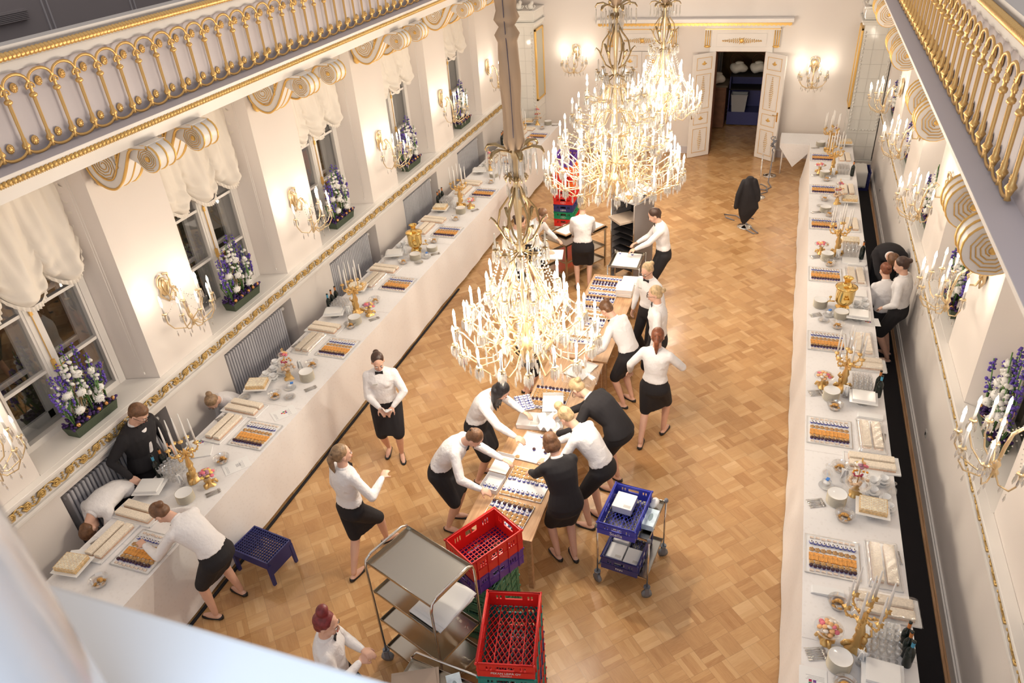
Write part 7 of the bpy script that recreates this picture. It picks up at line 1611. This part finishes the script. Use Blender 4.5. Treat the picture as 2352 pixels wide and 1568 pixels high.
# ---- far crate stack
dolly(-3.94, 14.02, 0.02, 0.40, 0.60, 'white wheeled dolly under the far crate stack')
for i, (c, n) in enumerate([(red, 'red'), (green, 'green'), (navy, 'dark blue'), (red, 'red'), (red, 'red'), (orange, 'orange'), (red, 'red'), (orange, 'orange'), (violet, 'violet')]):
    crate(-3.94, 14.02, 0.165 + i * 0.158, 0.02, mat('green_crate_plastic', (0.0, 0.26, 0.12), 0.4) if n == 'green' else c, '%s crate in the far stack, %s' % (n, ['lowest', 'second from the floor', 'third from the floor', 'fourth from the floor', 'fifth from the floor', 'sixth from the floor', 'third from the top', 'second from the top', 'topmost'][i]), 'diamond', 0.40, 0.60, 0.152, 'far crate stack', text=('LEIPÄ',) if i in (2, 4, 5) else None, tsize=0.05, oval='Oulu' if i in (0, 1, 3) else None)
# ---- steel worktable, tall rack, tray trolley
wt = empty('steel_worktable', (-3.30, 12.20, 0), radians(60), 'steel worktable with lower shelves in front of the blonde braided woman', 'table')
shelf(wt, 1.08, 0.66, 0.76); shelf(wt, 1.02, 0.60, 0.40); shelf(wt, 1.02, 0.60, 0.14)
for sx in (-1, 1):
    for sy in (-1, 1): m = MB(); m.box((sx * 0.51, sy * 0.30, 0.38), (0.03, 0.03, 0.76)); obj('leg', m, steel, wt)
for i, (x, y, c) in enumerate([(-3.42, 12.20, oak), (-3.02, 12.42, oak)]):
    m = MB(); m.b(-0.22, 0.22, -0.16, 0.16, 0, 0.02); tag(obj('wooden_tray', m, c, loc=(x, y, 0.792), rz=radians(62), bevel=0.003), ['wooden tray at the left of the steel worktable', 'wooden tray at the right of the steel worktable'][i], 'tray', 'wooden trays')
    m = MB(); m.b(-0.19, 0.19, -0.13, 0.13, 0, 0.005); tag(obj('baking_paper', m, paper, loc=(x, y, 0.813), rz=radians(62)), ['white paper on the left wooden tray of the steel worktable', 'white paper on the right wooden tray of the steel worktable'][i], 'paper', 'baking papers')
rk = empty('tray_rack', (-2.20, 12.02, 0), radians(-30), 'tall dark open tray rack with grey side panel beyond the work tables', 'rack')
grs = mat('grey_side_panel', (0.22, 0.20, 0.20), 0.5); m = MB(); m.b(0.245, 0.26, -0.26, 0.26, 0.10, 1.58); obj('side_panel', m, grs, rk); m = MB(); m.b(-0.26, -0.245, -0.26, 0.26, 0.10, 1.58); obj('side_panel', m, grs, rk)
m = MB(); m.b(-0.245, 0.245, 0.245, 0.26, 0.10, 1.58); obj('back_panel', m, blk, rk)
m = MB()
for z in [0.2 + 0.115 * k for k in range(12)]:
    for sx in (-1, 1): m.b(sx * 0.235 - 0.01, sx * 0.235 + 0.01, -0.25, 0.24, z, z + 0.006)
obj('tray_rails', m, chrome, rk)
for i, z in enumerate([0.31 + 0.115 * k for k in range(8)]): m = MB(); m.b(-0.235, 0.235, -0.23 + 0.02 * (i % 3), 0.24, z, z + 0.012); m.mi = 1; m.b(0.03, 0.2, -0.235 + 0.02 * (i % 3), -0.23 + 0.02 * (i % 3), z, z + 0.01); obj('tray', m, [blk, chrome], rk)
m = MB(); m.tube([(0.255, -0.26, 0.1), (0.255, -0.26, 1.58), (0.255, -0.22, 1.63), (0.255, 0.22, 1.63), (0.255, 0.26, 1.58)], 0.012, 8); m.tube([(-0.255, -0.26, 0.1), (-0.255, -0.26, 1.58)], 0.012, 8); obj('tube_frame', m, chrome, rk)
for sx in (-1, 1):
    for sy in (-1, 1): caster(rk, sx * 0.22, sy * 0.22, 0.11, 0.05)
m = MB(); m.b(-0.20, 0.20, -0.22, 0.22, 0, 0.035); tag(obj('wooden_board', m, cardb, loc=(-2.30, 11.88, 1.245), rz=radians(-48)), 'light brown board pulled half out of the tall rack', 'board')
m = MB(); m.b(-0.24, 0.24, -0.24, 0.24, 1.58, 1.585); obj('top_plate', m, grs, rk)
openbox(-2.26, 11.98, 0.36, 0.32, radians(-34), 'open white box of pastries on top of the tall rack', 'open', z=1.588, h=0.05)
for k in range(9): swirl((-2.30 + 0.05 * (k % 3), 11.93 + 0.05 * (k // 3), 1.594), k, 'brown pastry in the open box on top of the rack', 'pastries in the box on the rack', 1.2)
tc = empty('tray_trolley', (-2.10, 11.07, 0), 0.0, 'low tray trolley with a white lined tray before the tall rack', 'trolley', 'service trolleys'); shelf(tc, 0.50, 0.58, 0.86); shelf(tc, 0.48, 0.56, 0.30)
for sx in (-1, 1):
    for sy in (-1, 1): m = MB(); m.tube([(sx * 0.26, sy * 0.30, 0.12), (sx * 0.26, sy * 0.30, 0.90)], 0.011, 8); obj('post', m, chrome, tc); caster(tc, sx * 0.26, sy * 0.30, 0.14, 0.05)
worktray(-2.10, 11.07, 0.42, 0.50, 0.0, '.....W', 4, 'on the low tray trolley', z=0.866)
# ---- stanchions, coat, rope
def stanchion(x, y, h, lb):
    o = empty('stanchion', (x, y, 0), 0, lb, 'stanchion', 'rope stanchions'); m = MB(); m.lathe([(0.15, 0.0), (0.15, 0.012), (0.12, 0.022), (0.02, 0.035), (0.015, 0.05)], (0, 0, 0), 24); obj('base', m, chrome, o)
    m = MB(); m.tube([(0, 0, 0.04), (0, 0, h)], 0.014, 10); m.ell((0, 0, h), (0.02, 0.02, 0.015), 8, 5); obj('pole', m, chrome, o)
stanchion(-0.05, 17.77, 0.92, 'chrome rope stanchion nearest the open door with a rope tangle'); stanchion(-0.23, 16.38, 0.96, 'chrome rope stanchion, middle of the row right of the door'); stanchion(-0.40, 14.75, 0.98, 'chrome rope stanchion carrying the black coat')
ropem = mat('grey_blue_rope', (0.20, 0.21, 0.25), 0.7); m = MB(); r = random.Random(4)
m.tube([(-0.05 + 0.07 * cos(t * 2.3) * (0.5 + 0.5 * sin(t)), 17.75 + 0.05 * sin(t * 3.1), 0.88 - 0.012 * t + 0.06 * sin(t * 1.7)) for t in [i * 0.45 for i in range(44)]], 0.010, 5); tag(obj('rope_tangle', m, ropem), 'tangled grey blue rope hung on the stanchion by the open door', 'rope')
m = MB(); m.tube([(-0.03, 17.72, 0.6), (-0.04, 17.5, 0.25), (-0.06, 17.3, 0.02), (0.02, 17.0, 0.014), (-0.1, 16.8, 0.014), (-0.3, 16.85, 0.014), (-0.38, 17.0, 0.014), (-0.2, 17.15, 0.014), (-0.08, 17.0, 0.014), (-0.05, 16.7, 0.014), (-0.2, 16.55, 0.014), (-0.38, 16.2, 0.014), (-0.3, 15.6, 0.014), (-0.45, 15.3, 0.014), (-0.25, 15.15, 0.014)], 0.011, 6); tag(obj('barrier_rope', m, ropem), 'grey barrier rope lying on the floor between the stanchions', 'rope')
m = MB(); m.tube([(-0.62, 15.0, 0.014), (-0.80, 15.12, 0.014), (-0.85, 15.28, 0.014), (-0.6, 15.25, 0.014), (-0.42, 15.0, 0.014), (-0.22, 14.6, 0.014), (-0.12, 14.45, 0.014), (-0.2, 14.4, 0.014), (-0.36, 14.58, 0.014)], 0.011, 6); tag(obj('barrier_rope', m, ropem), 'grey barrier rope looped on the floor around the coat stanchion', 'rope')
ct = MB(); loft(ct, [(Vector((-0.42, 14.72, 0.10)), Vector((1, 0, 0)), Vector((0, 1, 0)), 0.05, 0.06), (Vector((-0.40, 14.70, 0.30)), Vector((1, 0, 0)), Vector((0, 1, 0)), 0.15, 0.08), (Vector((-0.36, 14.70, 0.45)), Vector((1, 0, 0)), Vector((0, 1, 0)), 0.20, 0.09), (Vector((-0.38, 14.72, 0.72)), Vector((1, 0, 0)), Vector((0, 1, 0)), 0.16, 0.10), (Vector((-0.40, 14.75, 0.93)), Vector((1, 0, 0)), Vector((0, 1, 0)), 0.13, 0.10), (Vector((-0.39, 14.75, 1.06)), Vector((1, 0, 0)), Vector((0, 1, 0)), 0.06, 0.06)], 16, 0.08)
limb(ct, [Vector((-0.50, 14.74, 0.95)), Vector((-0.58, 14.68, 0.70)), Vector((-0.60, 14.66, 0.45))], [0.06, 0.055, 0.05]); limb(ct, [Vector((-0.30, 14.74, 0.98)), Vector((-0.22, 14.70, 0.78)), Vector((-0.20, 14.70, 0.62))], [0.06, 0.055, 0.05])
me = remesh(ct, 0.012, [blk], 'black_coat', 3); tag(link('black_coat', me), 'black coat draped over the stanchion on the open floor', 'coat')
# ---- small table by the far wall, crate behind the right buffet
sm_ = empty('side_table', (0.72, 18.28, 0), 0, 'small side table under a diagonal white cloth by the far wall', 'table'); m = MB(); m.b(-0.60, 0.60, -0.38, 0.38, 0.70, 0.73); obj('table_top', m, white, sm_)
for sx in (-1, 1):
    for sy in (-1, 1): m = MB(); m.tube([(sx * 0.55, sy * 0.34, 0), (sx * 0.55, sy * 0.34, 0.70)], 0.016, 8); obj('leg', m, white, sm_)
m = MB(); m.add([(0.10, 17.88, 0.737), (1.34, 17.88, 0.737), (1.34, 18.68, 0.737), (0.10, 18.68, 0.737), (0.09, 17.87, 0.66), (0.42, 17.86, 0.20), (0.80, 17.87, 0.62), (1.34, 17.87, 0.70), (0.085, 18.68, 0.6)], [(0, 1, 2, 3), (0, 4, 5, 6), (0, 6, 7, 1), (0, 3, 8, 4)]); tag(obj('side_tablecloth', m, cloth, solid=0.004), 'white cloth laid diagonally on the small side table', 'tablecloth')
crate(1.84, 17.35, 0.014, 0.0, navy, 'dark blue crate on the carpet behind the far end of the right buffet, lower', 'diamond', 0.38, 0.50, 0.20, 'crates behind the right buffet'); crate(1.84, 17.35, 0.222, 0.0, navy, 'dark blue crate on the carpet behind the far end of the right buffet, upper', 'diamond', 0.38, 0.50, 0.20, 'crates behind the right buffet')
m = MB(); m.grid(lambda u, v: (1.66 + 0.30 * u, lerp(17.62, 17.06, min(1, v * 1.5)), 0.445 - (max(0, v - 0.667) * 1.05) + 0.006 * sin(u * 19)), 12, 20); tag(obj('linen_cloth', m, petal, solid=0.012), 'white linen hanging over the dark blue crates behind the right buffet', 'cloth')

for k_ in Many.all: k_.flush()
